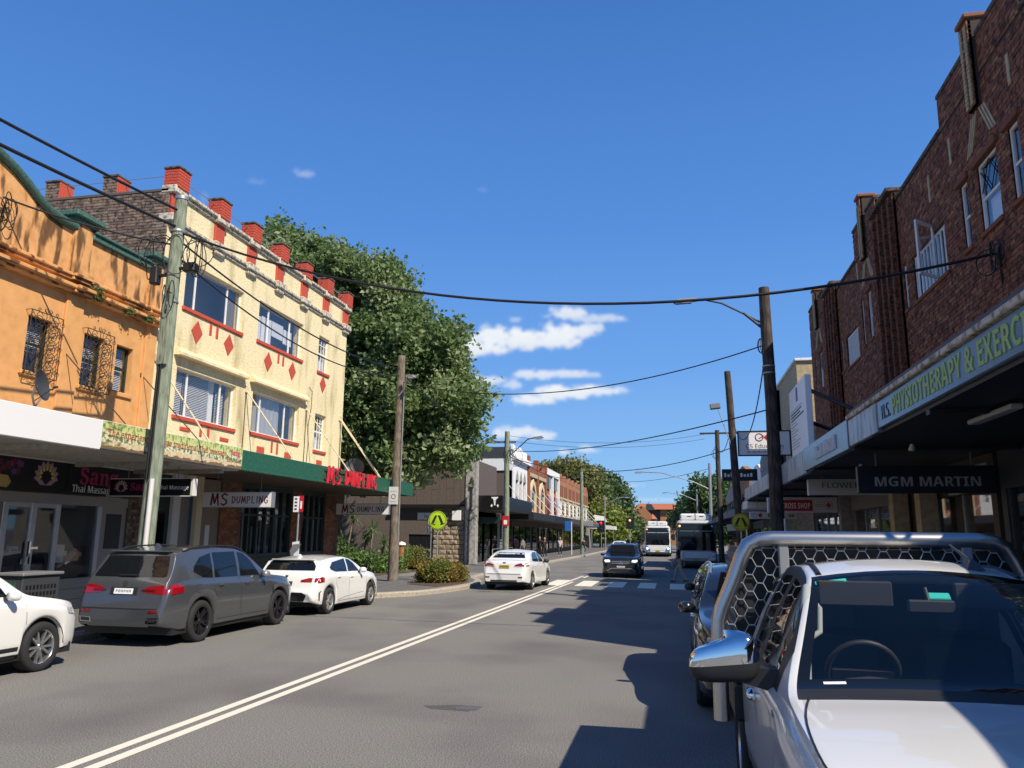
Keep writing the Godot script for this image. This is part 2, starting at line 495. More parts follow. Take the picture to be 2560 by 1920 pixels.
	m = textured("tan_wall", ramp_image(mid, [[0.0, L(0.34, 0.27, 0.16)], [1.0, L(0.56, 0.45, 0.28)]]), 0.3, 0.9)
	m = textured("grey_render", ramp_image(mid, [[0.0, L(0.20, 0.19, 0.175)], [1.0, L(0.38, 0.36, 0.33)]]), 0.3, 0.9)
	# timber
	var barky := noise_image(0.03, 5, 41, 512, FastNoiseLite.TYPE_SIMPLEX_SMOOTH, Vector2(1.0, 0.12))
	m = textured("timber_green", ramp_image(barky, [[0.0, L(0.07, 0.085, 0.06)], [0.4, L(0.19, 0.225, 0.16)], [0.7, L(0.28, 0.32, 0.24)], [1.0, L(0.36, 0.38, 0.31)]]), 0.9, 0.9, 0.8, barky)
	m = textured("timber_grey", ramp_image(barky, [[0.0, L(0.05, 0.038, 0.028)], [0.45, L(0.17, 0.135, 0.10)], [1.0, L(0.33, 0.28, 0.23)]]), 0.9, 0.95, 1.2, barky)
	m = textured("timber_dark", ramp_image(barky, [[0.0, L(0.018, 0.014, 0.011)], [0.5, L(0.065, 0.05, 0.04)], [1.0, L(0.16, 0.125, 0.10)]]), 0.9, 0.95, 1.2, barky)
	m = textured("bark", ramp_image(barky, [[0.0, L(0.04, 0.03, 0.022)], [0.5, L(0.12, 0.095, 0.07)], [1.0, L(0.24, 0.20, 0.16)]]), 0.7, 0.95, 1.5, barky)
	# plain
	mat("white_paint", L(0.78, 0.78, 0.77), 0.5)
	mat("cream_paint", L(0.66, 0.57, 0.38), 0.6)
	mat("offwhite", L(0.66, 0.65, 0.63), 0.6)
	mat("black_paint", L(0.012, 0.012, 0.013), 0.4)
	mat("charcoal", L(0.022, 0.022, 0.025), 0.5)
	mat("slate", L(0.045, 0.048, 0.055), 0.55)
	mat("dark_green", L(0.010, 0.030, 0.022), 0.45)
	mat("cable", L(0.010, 0.010, 0.011), 0.6)
	mat("iron", L(0.055, 0.045, 0.036), 0.7, 0.3)
	mat("galvanised", L(0.42, 0.43, 0.44), 0.45, 0.7)
	mat("aluminium", L(0.55, 0.56, 0.57), 0.38, 0.8)
	mat("grey_metal", L(0.28, 0.285, 0.29), 0.5, 0.4)
	mat("room", L(0.26, 0.25, 0.235), 0.9)
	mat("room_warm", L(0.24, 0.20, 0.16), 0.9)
	mat("curtain", L(0.16, 0.15, 0.135), 0.9)
	mat("blind_white", L(0.72, 0.73, 0.74), 0.7)
	mat("paper", L(0.76, 0.79, 0.82), 0.7)
	mat("pane_curtain", L(0.42, 0.44, 0.47), 0.8)
	mat("sign_black", L(0.010, 0.009, 0.010), 0.35)
	mat("sign_navy", L(0.010, 0.013, 0.024), 0.4)
	mat("sign_white", L(0.84, 0.84, 0.84), 0.35)
	mat("sign_grey", L(0.62, 0.61, 0.60), 0.5)
	mat("sign_red", L(0.48, 0.022, 0.03), 0.4)
	mat("magenta", L(0.48, 0.035, 0.14), 0.4)
	mat("maroon", L(0.20, 0.008, 0.022), 0.5)
	mat("neon_red", L(0.62, 0.03, 0.045), 0.25)
	mat("lime", L(0.46, 0.68, 0.02), 0.45)
	mat("yellow_sign", L(0.58, 0.52, 0.015), 0.45)
	mat("lettering_green", L(0.34, 0.50, 0.13), 0.5)
	mat("lettering_white", L(0.78, 0.78, 0.78), 0.5)
	mat("lettering_grey", L(0.36, 0.37, 0.38), 0.5)
	mat("lettering_black", L(0.018, 0.018, 0.02), 0.5)
	mat("gold", L(0.55, 0.38, 0.12), 0.5)
	mat("purple", L(0.16, 0.05, 0.20), 0.5)
	mat("lilac", L(0.42, 0.25, 0.46), 0.5)
	mat("plum", L(0.12, 0.02, 0.05), 0.5)
	mat("script_red", L(0.36, 0.07, 0.03), 0.6)
	mat("script_dark", L(0.10, 0.055, 0.02), 0.6)
	mat("fascia_blue", L(0.115, 0.165, 0.225), 0.22)
	mat("tile_grey", L(0.30, 0.285, 0.26), 0.5)
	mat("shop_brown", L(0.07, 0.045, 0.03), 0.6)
	mat("skin", L(0.50, 0.31, 0.22), 0.6)
	mat("blue_poster", L(0.07, 0.16, 0.50), 0.5)
	mat("blue_sign", L(0.02, 0.13, 0.42), 0.5)
	mat("tube_lamp", L(0.55, 0.55, 0.5), 0.4)
	mat("terracotta", L(0.30, 0.10, 0.04), 0.8)
	# vehicles
	for q in [["car_white", L(0.78, 0.78, 0.76), 0.35], ["ute_white", L(0.66, 0.655, 0.63), 0.35], ["car_grey", L(0.105, 0.112, 0.122), 0.30], ["car_black", L(0.010, 0.011, 0.014), 0.25], ["car_silver", L(0.30, 0.31, 0.33), 0.3], ["bus_white", L(0.74, 0.75, 0.76), 0.4], ["bus_blue", L(0.03, 0.20, 0.46), 0.4], ["car_red", L(0.20, 0.012, 0.015), 0.35]]:
		m = mat(q[0], q[1], q[2])
		m.clearcoat_enabled = true; m.clearcoat = 1.0; m.clearcoat_roughness = 0.03
	M.car_grey.metallic = 0.55
	M.car_silver.metallic = 0.5
	mat("plastic", L(0.016, 0.016, 0.017), 0.55)
	mat("plastic_grey", L(0.05, 0.05, 0.052), 0.5)
	mat("tyre", L(0.020, 0.020, 0.021), 0.85)
	mat("alloy", L(0.52, 0.53, 0.54), 0.25, 0.9)
	mat("alloy_black", L(0.018, 0.018, 0.022), 0.12, 0.4)
	mat("chrome", L(0.80, 0.81, 0.82), 0.06, 1.0)
	mat("brushed", L(0.52, 0.50, 0.47), 0.32, 1.0)
	mat("tinted", L(0.006, 0.008, 0.010), 0.03)
	m = mat("lamp_red", L(0.26, 0.004, 0.008), 0.10)
	m.clearcoat_enabled = true; m.clearcoat_roughness = 0.02
	m = mat("lamp_dark_red", L(0.10, 0.004, 0.008), 0.12)
	mat("lamp_clear", L(0.62, 0.64, 0.66), 0.08, 0.4)
	m = mat("lamp_lit", L(0.9, 0.9, 0.85), 0.3)
	m.emission_enabled = true; m.emission = Color(1.0, 0.97, 0.88); m.emission_energy_multiplier = 1.6
	m = mat("lamp_amber_lit", L(0.8, 0.5, 0.25), 0.3)
	m.emission_enabled = true; m.emission = Color(1.0, 0.72, 0.42); m.emission_energy_multiplier = 1.2
	m = mat("signal_red_lit", L(0.7, 0.04, 0.03), 0.3)
	m.emission_enabled = true; m.emission = Color(1.0, 0.12, 0.08); m.emission_energy_multiplier = 1.3
	mat("plate_yellow", L(0.40, 0.33, 0.03), 0.5)
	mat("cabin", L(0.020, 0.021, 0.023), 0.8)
	mat("cabin_light", L(0.30, 0.33, 0.32), 0.8)
	mat("teal_sticker", L(0.03, 0.50, 0.42), 0.5)
	# glass
	for q in [["pane", Color(0.22, 0.27, 0.30, 0.07)], ["shop_glass", Color(0.16, 0.18, 0.19, 0.08)], ["windscreen", Color(0.10, 0.15, 0.15, 0.10)]]:
		m = StandardMaterial3D.new()
		m.albedo_color = q[1]; m.roughness = 0.02; m.metallic_specular = 0.6
		m.transparency = BaseMaterial3D.TRANSPARENCY_ALPHA
		m.resource_name = q[0]
		M[q[0]] = m
	# leaves
	for q in [["leaf_plane", L(0.092, 0.138, 0.042)], ["leaf_plane_pale", L(0.23, 0.275, 0.135)], ["leaf_dark", L(0.030, 0.060, 0.018)], ["leaf_mid", L(0.060, 0.105, 0.028)], ["leaf_olive", L(0.115, 0.125, 0.035)], ["leaf_lime", L(0.16, 0.20, 0.035)], ["leaf_yucca", L(0.10, 0.14, 0.06)], ["leaf_ochre", L(0.20, 0.15, 0.025)], ["leaf_rust", L(0.22, 0.085, 0.025)], ["leaf_low", L(0.10, 0.17, 0.04)]]:
		m = mat(q[0], q[1], 0.55)
		m.backlight_enabled = true; m.backlight = ((q[1] as Color) * 1.6).linear_to_srgb()

func poly_sheet(m: MB, pts: PackedVector2Array, y0: float, y1: float) -> void:
	# plan outline (x, z) as a slab
	m.x = Transform3D(Basis(Vector3.RIGHT, Vector3(0, 0, 1), Vector3.DOWN), Vector3.ZERO)
	m.ext(pts, -y1, -y0)
	m.x = Transform3D.IDENTITY

func smooth_line(p: Array, step: float) -> Array:
	var cv := Curve3D.new()
	cv.bake_interval = 0.1
	for i in p.size():
		var a: Vector2 = p[maxi(i - 1, 0)]; var b: Vector2 = p[mini(i + 1, p.size() - 1)]
		var t := (b - a) / 6.0
		var k: float = minf(t.length(), 0.45 * minf((p[i] - a).length() if i > 0 else 9.0, (p[i] - b).length() if i < p.size() - 1 else 9.0))
		t = t.normalized() * k
		cv.add_point(Vector3(p[i].x, 0, p[i].y), Vector3(-t.x, 0, -t.y), Vector3(t.x, 0, t.y))
	var out := []
	var len := cv.get_baked_length()
	var k := int(len / step)
	for i in k + 1:
		var q := cv.sample_baked(len * i / k)
		out.append(Vector2(q.x, q.z))
	return out

func kerb_line(owner: Node, line: Array, side: float, step: float) -> PackedVector2Array:
	# kerb stones along line; gives back their inner edge
	var inner := PackedVector2Array()
	for i in line.size():
		var d: Vector2 = (line[mini(i + 1, line.size() - 1)] - line[maxi(i - 1, 0)]).normalized()
		inner.append(line[i] + Vector2(-d.y, d.x) * 0.28 * side)
	for i in line.size() - 1:
		var m := mb()
		var a: Vector2 = line[i].lerp(line[i + 1], 0.004); var b: Vector2 = line[i].lerp(line[i + 1], 0.996)
		var ia: Vector2 = inner[i].lerp(inner[i + 1], 0.004); var ib: Vector2 = inner[i].lerp(inner[i + 1], 0.996)
		var da := (ia - a) * 0.13; var db := (ib - b) * 0.13
		var h := 0.155 + rng.randf_range(-0.006, 0.006)
		m.hexa([Vector3(a.x, -0.1, a.y), Vector3(b.x, -0.1, b.y), Vector3(ib.x, -0.1, ib.y), Vector3(ia.x, -0.1, ia.y), Vector3(a.x, h - 0.04, a.y), Vector3(b.x, h - 0.04, b.y), Vector3(ib.x, h - 0.04, ib.y), Vector3(ia.x, h - 0.04, ia.y)])
		m.hexa([Vector3(a.x, h - 0.04, a.y), Vector3(b.x, h - 0.04, b.y), Vector3(ib.x, h - 0.04, ib.y), Vector3(ia.x, h - 0.04, ia.y), Vector3(a.x + da.x, h, a.y + da.y), Vector3(b.x + db.x, h, b.y + db.y), Vector3(ib.x, h, ib.y), Vector3(ia.x, h, ia.y)])
		put("kerb_stone", m, "kerb", owner)
	return inner

func ground() -> void:
	var m := mb()
	m.b6(-900, -0.5, -1500, 900, -0.03, 200)
	setting("ground", m, "footpath")
	m = mb()
	m.b6(-11.4, -0.3, -300, 3.2, 0.0, 40)
	var road := setting("road", m, "asphalt")
	# painted double line, drifting slightly to the right
	for k in 2:
		m = mb()
		var off: float = [-0.115, 0.115][k]
		for i in 28:
			var z0 := 8.0 - i * 1.72; var z1 := z0 - 1.72
			if k == 1 and z0 < -34.6 and z0 > -38.0: continue
			if z1 < -40.2: break
			var xa := -5.12 + clampf(-z0 - 4.0, 0, 40) * 0.0172 + off; var xb := -5.12 + clampf(-z1 - 4.0, 0, 40) * 0.0172 + off
			m.quad(Vector3(xa - 0.062, 0.004, z0), Vector3(xa + 0.062, 0.004, z0), Vector3(xb + 0.062, 0.004, z1), Vector3(xb - 0.062, 0.004, z1))
		put("centre_line", m, "road_paint", road)
	for i in 7:
		var x0 := -7.87 + i * 1.263
		var za := -33.0 + i * 0.24; var zb := -36.9 + i * 0.30
		m = mb()
		m.hexa([Vector3(x0, 0.0, za), Vector3(x0 + 0.70, 0.0, za + 0.1), Vector3(x0 + 0.68, 0.0, zb + 0.1), Vector3(x0 - 0.02, 0.0, zb), Vector3(x0, 0.005, za), Vector3(x0 + 0.70, 0.005, za + 0.1), Vector3(x0 + 0.68, 0.005, zb + 0.1), Vector3(x0 - 0.02, 0.005, zb)])
		put("zebra_stripe", m, "road_paint", road)
	# a small repair and a service lid, tar-sealed crack
	m = mb()
	poly_sheet(m, PackedVector2Array([Vector2(-2.98, -9.38), Vector2(-2.62, -9.52), Vector2(-2.30, -9.50), Vector2(-2.40, -9.22), Vector2(-2.85, -9.26)]), 0.0, 0.004)
	put("road_patch", m, "tar", road)
	m = mb()
	poly_sheet(m, PackedVector2Array([Vector2(-2.62, -9.40), Vector2(-2.46, -9.47), Vector2(-2.31, -9.44), Vector2(-2.33, -9.30), Vector2(-2.56, -9.28)]), 0.004, 0.008)
	put("service_lid", m, "steel_plate", road)
	# left footpath with its kerb: parking bay, build-out at the crossing, then straight on
	var kl := smooth_line([Vector2(-10.75, 12), Vector2(-10.75, -8), Vector2(-10.72, -20.6), Vector2(-10.3, -22.3), Vector2(-9.27, -23.9), Vector2(-8.31, -25.5), Vector2(-7.72, -28.0), Vector2(-7.62, -29.6), Vector2(-7.78, -31.8), Vector2(-8.35, -33.4), Vector2(-8.9, -34.8), Vector2(-9.05, -37.5), Vector2(-9.1, -44), Vector2(-9.0, -60), Vector2(-8.75, -75), Vector2(-8.7, -130)], 1.45)
	var fp := Node3D.new()
	fp.name = "left_footpath"; fp.set_meta("kind", "structure")
	add_child(fp)
	var inner := kerb_line(fp, kl, -1.0, 1.45)
	var pts := PackedVector2Array()
	for p in inner: pts.append(p)
	pts.append(Vector2(-60, -130)); pts.append(Vector2(-60, 12))
	m = mb()
	poly_sheet(m, pts, -0.1, 0.15)
	put("paved_surface", m, "footpath", fp)
	# paving bands on the build-out
	m = mb()
	poly_sheet(m, PackedVector2Array([Vector2(-13.6, -33.6), Vector2(-9.25, -35.2), Vector2(-9.4, -38.4), Vector2(-13.6, -37.0)]), 0.15, 0.156)
	put("paving_band", m, "paving", fp)
	m = mb()
	poly_sheet(m, PackedVector2Array([Vector2(-9.9, -28.6), Vector2(-8.4, -27.6), Vector2(-8.0, -29.6), Vector2(-8.3, -31.6), Vector2(-9.0, -32.9), Vector2(-10.0, -31.4)]), 0.15, 0.165)
	put("planting_bed", m, "soil", fp)
	m = mb()
	poly_sheet(m, PackedVector2Array([Vector2(-18, -33), Vector2(-13.0, -33.4), Vector2(-12.6, -36.5), Vector2(-13.2, -41.6), Vector2(-18, -42)]), 0.15, 0.168)
	put("planting_bed", m, "soil", fp)
	# right footpath
	var kr := smooth_line([Vector2(2.6, 12), Vector2(2.6, -20), Vector2(2.6, -60), Vector2(2.7, -160)], 1.6)
	var rp := Node3D.new()
	rp.name = "right_footpath"; rp.set_meta("kind", "structure")
	add_child(rp)
	inner = kerb_line(rp, kr, 1.0, 1.6)
	pts = PackedVector2Array()
	for p in inner: pts.append(p)
	pts.append(Vector2(60, -160)); pts.append(Vector2(60, 12))
	m = mb()
	poly_sheet(m, pts, -0.1, 0.15)
	put("paved_surface", m, "paving", rp)

func bar(m: MB, u0: float, v0: float, u1: float, v1: float, w0: float, w1: float) -> void:
	m.b6(u0, v0, w0, u1, v1, w1)

func window(parent: Node, fr: Transform3D, r: Array, mulls: Array, trans: Array, frame_mat: String, back := 0.12, inside := "room", t := 0.05) -> Node3D:
	# r: [u0, v0, u1, v1]; mulls and trans as shares of width and height; frame as the part, panes under it
	var u0: float = r[0]; var v0: float = r[1]; var u1: float = r[2]; var v1: float = r[3]
	var m := mb(fr)
	var a := -back - 0.05; var b := -back
	bar(m, u0, v0, u1, v0 + t, a, b); bar(m, u0, v1 - t, u1, v1, a, b)
	bar(m, u0, v0 + t, u0 + t, v1 - t, a, b); bar(m, u1 - t, v0 + t, u1, v1 - t, a, b)
	var us := [u0 + t]
	for k in mulls:
		var c: float = lerpf(u0, u1, k)
		bar(m, c - t * 0.45, v0 + t, c + t * 0.45, v1 - t, a, b - 0.004)
		us.append(c)
	us.append(u1 - t)
	var vs := [v0 + t]
	for k in trans:
		var c: float = lerpf(v0, v1, k)
		bar(m, u0 + t, c - t * 0.45, u1 - t, c + t * 0.45, a + 0.004, b - 0.008)
		vs.append(c)
	vs.append(v1 - t)
	var w := put("window", m, frame_mat, parent)
	for i in us.size() - 1:
		for j in vs.size() - 1:
			m = mb(fr)
			m.b6(us[i], vs[j], a + 0.018, us[i + 1], vs[j + 1], a + 0.024)
			put("pane", m, "pane", w)
	if inside != "":
		m = mb(fr)
		var d := a - 0.9
		m.quad(Vector3(u0 - 0.3, v0 - 0.3, d), Vector3(u1 + 0.3, v0 - 0.3, d), Vector3(u1 + 0.3, v1 + 0.3, d), Vector3(u0 - 0.3, v1 + 0.3, d))
		for q in [[u0 - 0.3, v0 - 0.3, u0 - 0.3, v1 + 0.3], [u1 + 0.3, v0 - 0.3, u1 + 0.3, v1 + 0.3], [u0 - 0.3, v0 - 0.3, u1 + 0.3, v0 - 0.3], [u0 - 0.3, v1 + 0.3, u1 + 0.3, v1 + 0.3]]:
			m.quad(Vector3(q[0], q[1], d), Vector3(q[2], q[3], d), Vector3(q[2], q[3], -0.32), Vector3(q[0], q[1], -0.32))
		put("room", m, inside, w)
	return w

func slats(w: Node, fr: Transform3D, u0: float, v0: float, u1: float, v1: float, depth: float, pitch := 0.05, mt := "blind_white") -> void:
	var m := mb(fr)
	var v := v0
	while v < v1:
		m.quad(Vector3(u0, v, depth + 0.012), Vector3(u1, v, depth + 0.012), Vector3(u1, v + pitch * 0.62, depth - 0.014), Vector3(u0, v + pitch * 0.62, depth - 0.014))
		v += pitch
	var o := put("blind", m, mt, w)
	o.set_meta("kind", "stuff")

func folds(w: Node, fr: Transform3D, u0: float, v0: float, u1: float, v1: float, depth: float, mt: String, amp := 0.03, per := 0.14) -> void:
	var rows := []
	var k := maxi(4, int((u1 - u0) / per * 6.0))
	for j in 2:
		var row := []
		for i in k + 1:
			var u := lerpf(u0, u1, float(i) / k)
			row.append(Vector3(u, [v0, v1][j], depth + sin(u / per * TAU) * amp + sin(u * 7.0) * amp * 0.6))
		rows.append(row)
	var m := mb(fr)
	m.grid(rows)
	put("curtain", m, mt, w)

func lay_bricks(parent: Node, fr: Transform3D, areas: Array, holes: Array, near: Vector3, mats: Array, cols: Array, mass: String, singles: int, sd: int, L0 := 0.23, H0 := 0.076, gap := 0.010, proud := 0.012, deep := 0.06) -> void:
	# every brick on the wall: the nearest ones as parts, the rest joined
	var r := RandomNumberGenerator.new()
	r.seed = sd
	var all := []
	for ar in areas:
		var row := 0
		var v: float = ar[1]
		while v + H0 <= ar[3] + 0.001:
			var u: float = ar[0] - (0.5 * (L0 + gap) if row % 2 else 0.0)
			while u < ar[2] - 0.03:
				var a := maxf(u, ar[0]); var b := minf(u + L0, ar[2])
				var ok := b - a > 0.04
				if ok:
					for h in holes:
						if v + H0 > h[1] + 0.005 and v < h[3] - 0.005 and b > h[0] and a < h[2]:
							if a >= h[0] and b <= h[2]: ok = false
							elif a < h[0] and b <= h[2]: b = h[0]
							elif a >= h[0]: a = h[2]
							else: b = h[0]
					ok = ok and b - a > 0.035
				if ok: all.append([fr * Vector3((a + b) * 0.5, v + H0 * 0.5, 0), a, v, b, r.randi() % 5, r.randf(), r.randf_range(-0.004, 0.004)])
				u += L0 + gap
			v += H0 + gap; row += 1
	all.sort_custom(func(p, q): return (p[0] - near).length_squared() < (q[0] - near).length_squared())
	var shared := {}
	var m := mb(fr)
	for i in all.size():
		var q: Array = all[i]
		if i < singles:
			var key := snappedf(q[3] - q[1], 0.005)
			if not shared.has(key):
				var s := mb(Transform3D(fr.basis, Vector3.ZERO))
				s.cbox(Vector3(-key * 0.5, -H0 * 0.5, -deep), Vector3(key * 0.5, H0 * 0.5, proud), 0.006)
				shared[key] = s.done()
			var o := node("brick", shared[key], M[mats[q[4]]], parent)
			o.position = fr * Vector3((q[1] + q[3]) * 0.5, q[2] + H0 * 0.5, q[6])
		else:
			var c: Color = (cols[q[4]] as Color) * lerpf(0.8, 1.2, q[5])
			c.a = 1.0
			m.col = c
			var a: float = q[1]; var b: float = q[3]; var d: float = q[2]; var e: float = q[2] + H0
			var w: float = proud + q[6]
			m.quad(Vector3(a, d, w), Vector3(b, d, w), Vector3(b, e, w), Vector3(a, e, w))
			m.quad(Vector3(a, d, -deep), Vector3(a, d, w), Vector3(a, e, w), Vector3(a, e, -deep))
			m.quad(Vector3(b, d, w), Vector3(b, d, -deep), Vector3(b, e, -deep), Vector3(b, e, w))
			m.quad(Vector3(a, d, -deep), Vector3(b, d, -deep), Vector3(b, d, w), Vector3(a, d, w))
			m.quad(Vector3(a, e, w), Vector3(b, e, w), Vector3(b, e, -deep), Vector3(a, e, -deep))
	if all.size() > singles:
		var o := put("brickwork", m, mass, parent)
		o.set_meta("kind", "stuff")

func scroll(m: MB, c: Vector2, r: float, turn: float, hand: float, w: float, th := 0.008) -> void:
	var p := []
	for i in 15:
		var t := float(i) / 14.0
		var a := turn + hand * t * TAU * 1.15
		var rr := r * (1.0 - 0.72 * t)
		p.append(Vector3(c.x + cos(a) * rr, c.y + sin(a) * rr, w))
	m.tube(p, th, 5, false)

func iron_grille(parent: Node, fr: Transform3D, u0: float, v0: float, u1: float, v1: float) -> void:
	var m := mb(fr)
	var w := 0.16
	for q in [[u0, v0, u0, v1], [u1, v0, u1, v1], [u0, v0, u1, v0], [u0, v1, u1, v1]]:
		m.cyl(Vector3(q[0], q[1], w), Vector3(q[2], q[3], w), 0.011, -1, 6)
		m.cyl(Vector3(q[0], q[1], 0), Vector3(q[0], q[1], w), 0.009, -1, 5)
	var uc := (u0 + u1) * 0.5
	var hw := (u1 - u0) * 0.5
	var rows := 5
	for j in rows:
		var vc := lerpf(v0, v1, (j + 0.5) / rows)
		var hv := (v1 - v0) / rows * 0.5
		for s in [-1.0, 1.0]:
			scroll(m, Vector2(uc + s * hw * 0.46, vc + hv * 0.35), hw * 0.42, PI / 2 + s * 0.5, s, w + 0.012)
			scroll(m, Vector2(uc + s * hw * 0.50, vc - hv * 0.45), hw * 0.36, -PI / 2 - s * 0.4, -s, w - 0.012)
			scroll(m, Vector2(uc + s * hw * 0.94, vc), hw * 0.16, PI, s, w + 0.02, 0.006)
			m.tube([Vector3(uc, vc - hv, w), Vector3(uc + s * hw * 0.25, vc - hv * 0.3, w + 0.02), Vector3(uc + s * hw * 0.8, vc + hv * 0.2, w), Vector3(uc + s * hw, vc + hv, w)], 0.007, 5, false)
	for s in [-1.0, 1.0]:
		scroll(m, Vector2(uc + s * 0.07, v1 + 0.06), 0.07, -PI / 2, -s, w)
		scroll(m, Vector2(uc + s * 0.25, v1 + 0.05), 0.05, -PI / 2, s, w)
		scroll(m, Vector2(uc + s * 0.07, v0 - 0.06), 0.07, PI / 2, s, w)
	put("window_grille", m, "iron", parent)

func orange_building() -> void:
	var t := thing("orange_building", "orange rendered two-storey building with curved green-capped parapet and iron window grilles", "building", Vector3(-14.2, 0, -11))
	t.position = Vector3.ZERO
	var fr := left_wall(-14.2)
	var wins := [[14.47, 5.52, 15.17, 6.80], [16.20, 5.50, 16.92, 6.82], [17.36, 5.57, 18.00, 6.81]]
	var m := mb(fr)
	m.wall(2.0, 3.2, 18.84, 8.1, -0.35, 0.0, wins)
	put("wall", m, "orange_render", t)
	# parapet with its swept gable
	var top := [Vector2(2.0, 9.2), Vector2(6.6, 9.2), Vector2(7.0, 9.3), Vector2(7.5, 9.55), Vector2(8.0, 9.85), Vector2(8.7, 10.02), Vector2(9.8, 10.2), Vector2(11.0, 10.27), Vector2(12.2, 10.17), Vector2(13.0, 9.98), Vector2(13.5, 9.82), Vector2(13.9, 9.63), Vector2(14.25, 9.42), Vector2(14.6, 9.27), Vector2(15.0, 9.20), Vector2(15.46, 9.18)]
	m = mb(fr)
	var p := PackedVector2Array([Vector2(2.0, 8.1)])
	for q in top: p.append(q)
	p.append(Vector2(18.84, 9.18)); p.append(Vector2(18.84, 8.1))
	m.ext(p, -0.35, 0.0)
	put("parapet", m, "orange_stained", t)
	m = mb(fr)
	var rows := []
	for off in [[0.0, -0.38], [0.17, -0.38], [0.19, 0.10], [0.14, 0.16], [0.02, 0.10], [0.0, 0.02]]:
		var row := []
		for q in top: row.append(Vector3(q.x, q.y + off[0], off[1]))
		rows.append(row)
	m.grid(rows)
	put("coping", m, "green_coping", t)
	m = mb(fr)
	m.cbox(Vector3(16.04, 9.17, -0.38), Vector3(18.36, 9.32, 0.10), 0.02)
	m.cbox(Vector3(16.04, 9.32, -0.38), Vector3(18.36, 9.39, 0.16), 0.02)
	put("coping", m, "green_coping", t)
	for q in [[15.44, 16.02, "orange_stained"], [18.36, 18.83, "orange_stained"]]:
		m = mb(fr)
		m.cbox(Vector3(q[0], 8.12, -0.3), Vector3(q[1], 9.42, 0.09), 0.012)
		put("pilaster", m, q[2], t)
		m = mb(fr)
		m.cbox(Vector3(q[0] - 0.10, 9.42, -0.35), Vector3(q[1] + 0.10, 9.52, 0.16), 0.015)
		m.cbox(Vector3(q[0] - 0.20, 9.52, -0.42), Vector3(q[1] + 0.20, 9.66, 0.26), 0.02)
		put("pilaster_cap", m, "green_coping", t)
		m = mb(fr)
		m.cbox(Vector3(q[0] + 0.02, 4.2, -0.3), Vector3(q[1], 7.74, 0.07), 0.012)
		put("pilaster", m, "orange_render", t)
	# cornice: upper ledge, frieze and lower ledge, breaking forward over the pilasters
	for q in [[2.0, 15.44, 0.0], [15.44, 16.02, 0.08], [16.02, 18.36, 0.0], [18.36, 18.84, 0.06]]:
		m = mb(fr)
		m.cbox(Vector3(q[0], 8.02, -0.3), Vector3(q[1], 8.11, 0.17 + q[2]), 0.02)
		m.cbox(Vector3(q[0], 7.94, -0.3), Vector3(q[1], 8.02, 0.11 + q[2]), 0.015)
		put("cornice", m, "orange_stained", t)
		m = mb(fr)
		m.cbox(Vector3(q[0], 7.70, -0.3), Vector3(q[1], 7.80, 0.30 + q[2]), 0.02)
		m.cbox(Vector3(q[0], 7.62, -0.3), Vector3(q[1], 7.70, 0.20 + q[2]), 0.015)
		put("cornice", m, "orange_stained", t)
	for i in 3:
		var w := window(t, fr, wins[i], [], [0.52], "dark_green", 0.14, "room", 0.07)
		var r: Array = wins[i]
		slats(w, fr, r[0] + 0.06, r[1] + (0.5 if i < 2 else 0.1), r[2] - 0.06, r[3] - 0.06, -0.26, 0.045)
		m = mb(fr)
		m.cbox(Vector3(r[0] - 0.08, r[1] - 0.12, -0.12), Vector3(r[2] + 0.08, r[1], 0.06), 0.015)
		put("window_sill", m, "orange_render", t)
		if i < 2: iron_grille(t, fr, r[0] - 0.09, r[1] - 0.1, r[2] + 0.14, r[3] + 0.09)
	# roof behind the parapet
	m = mb()
	m.hexa([Vector3(-26, 8.4, -18.8), Vector3(-14.6, 8.7, -18.8), Vector3(-14.6, 8.7, -2), Vector3(-26, 8.4, -2), Vector3(-26, 8.5, -18.8), Vector3(-14.6, 8.8, -18.8), Vector3(-14.6, 8.8, -2), Vector3(-26, 8.5, -2)])
	put("roof", m, "grey_metal", t)
	# awning stays
	for u in [15.62, 18.42]:
		m = mb(fr)
		m.tube([Vector3(u, 6.18, 0.02), Vector3(u, 4.2, 2.1)], 0.014, 6)
		m.b6(u - 0.05, 6.12, 0, u + 0.05, 6.24, 0.03)
		put("awning_stay", m, "iron", t)

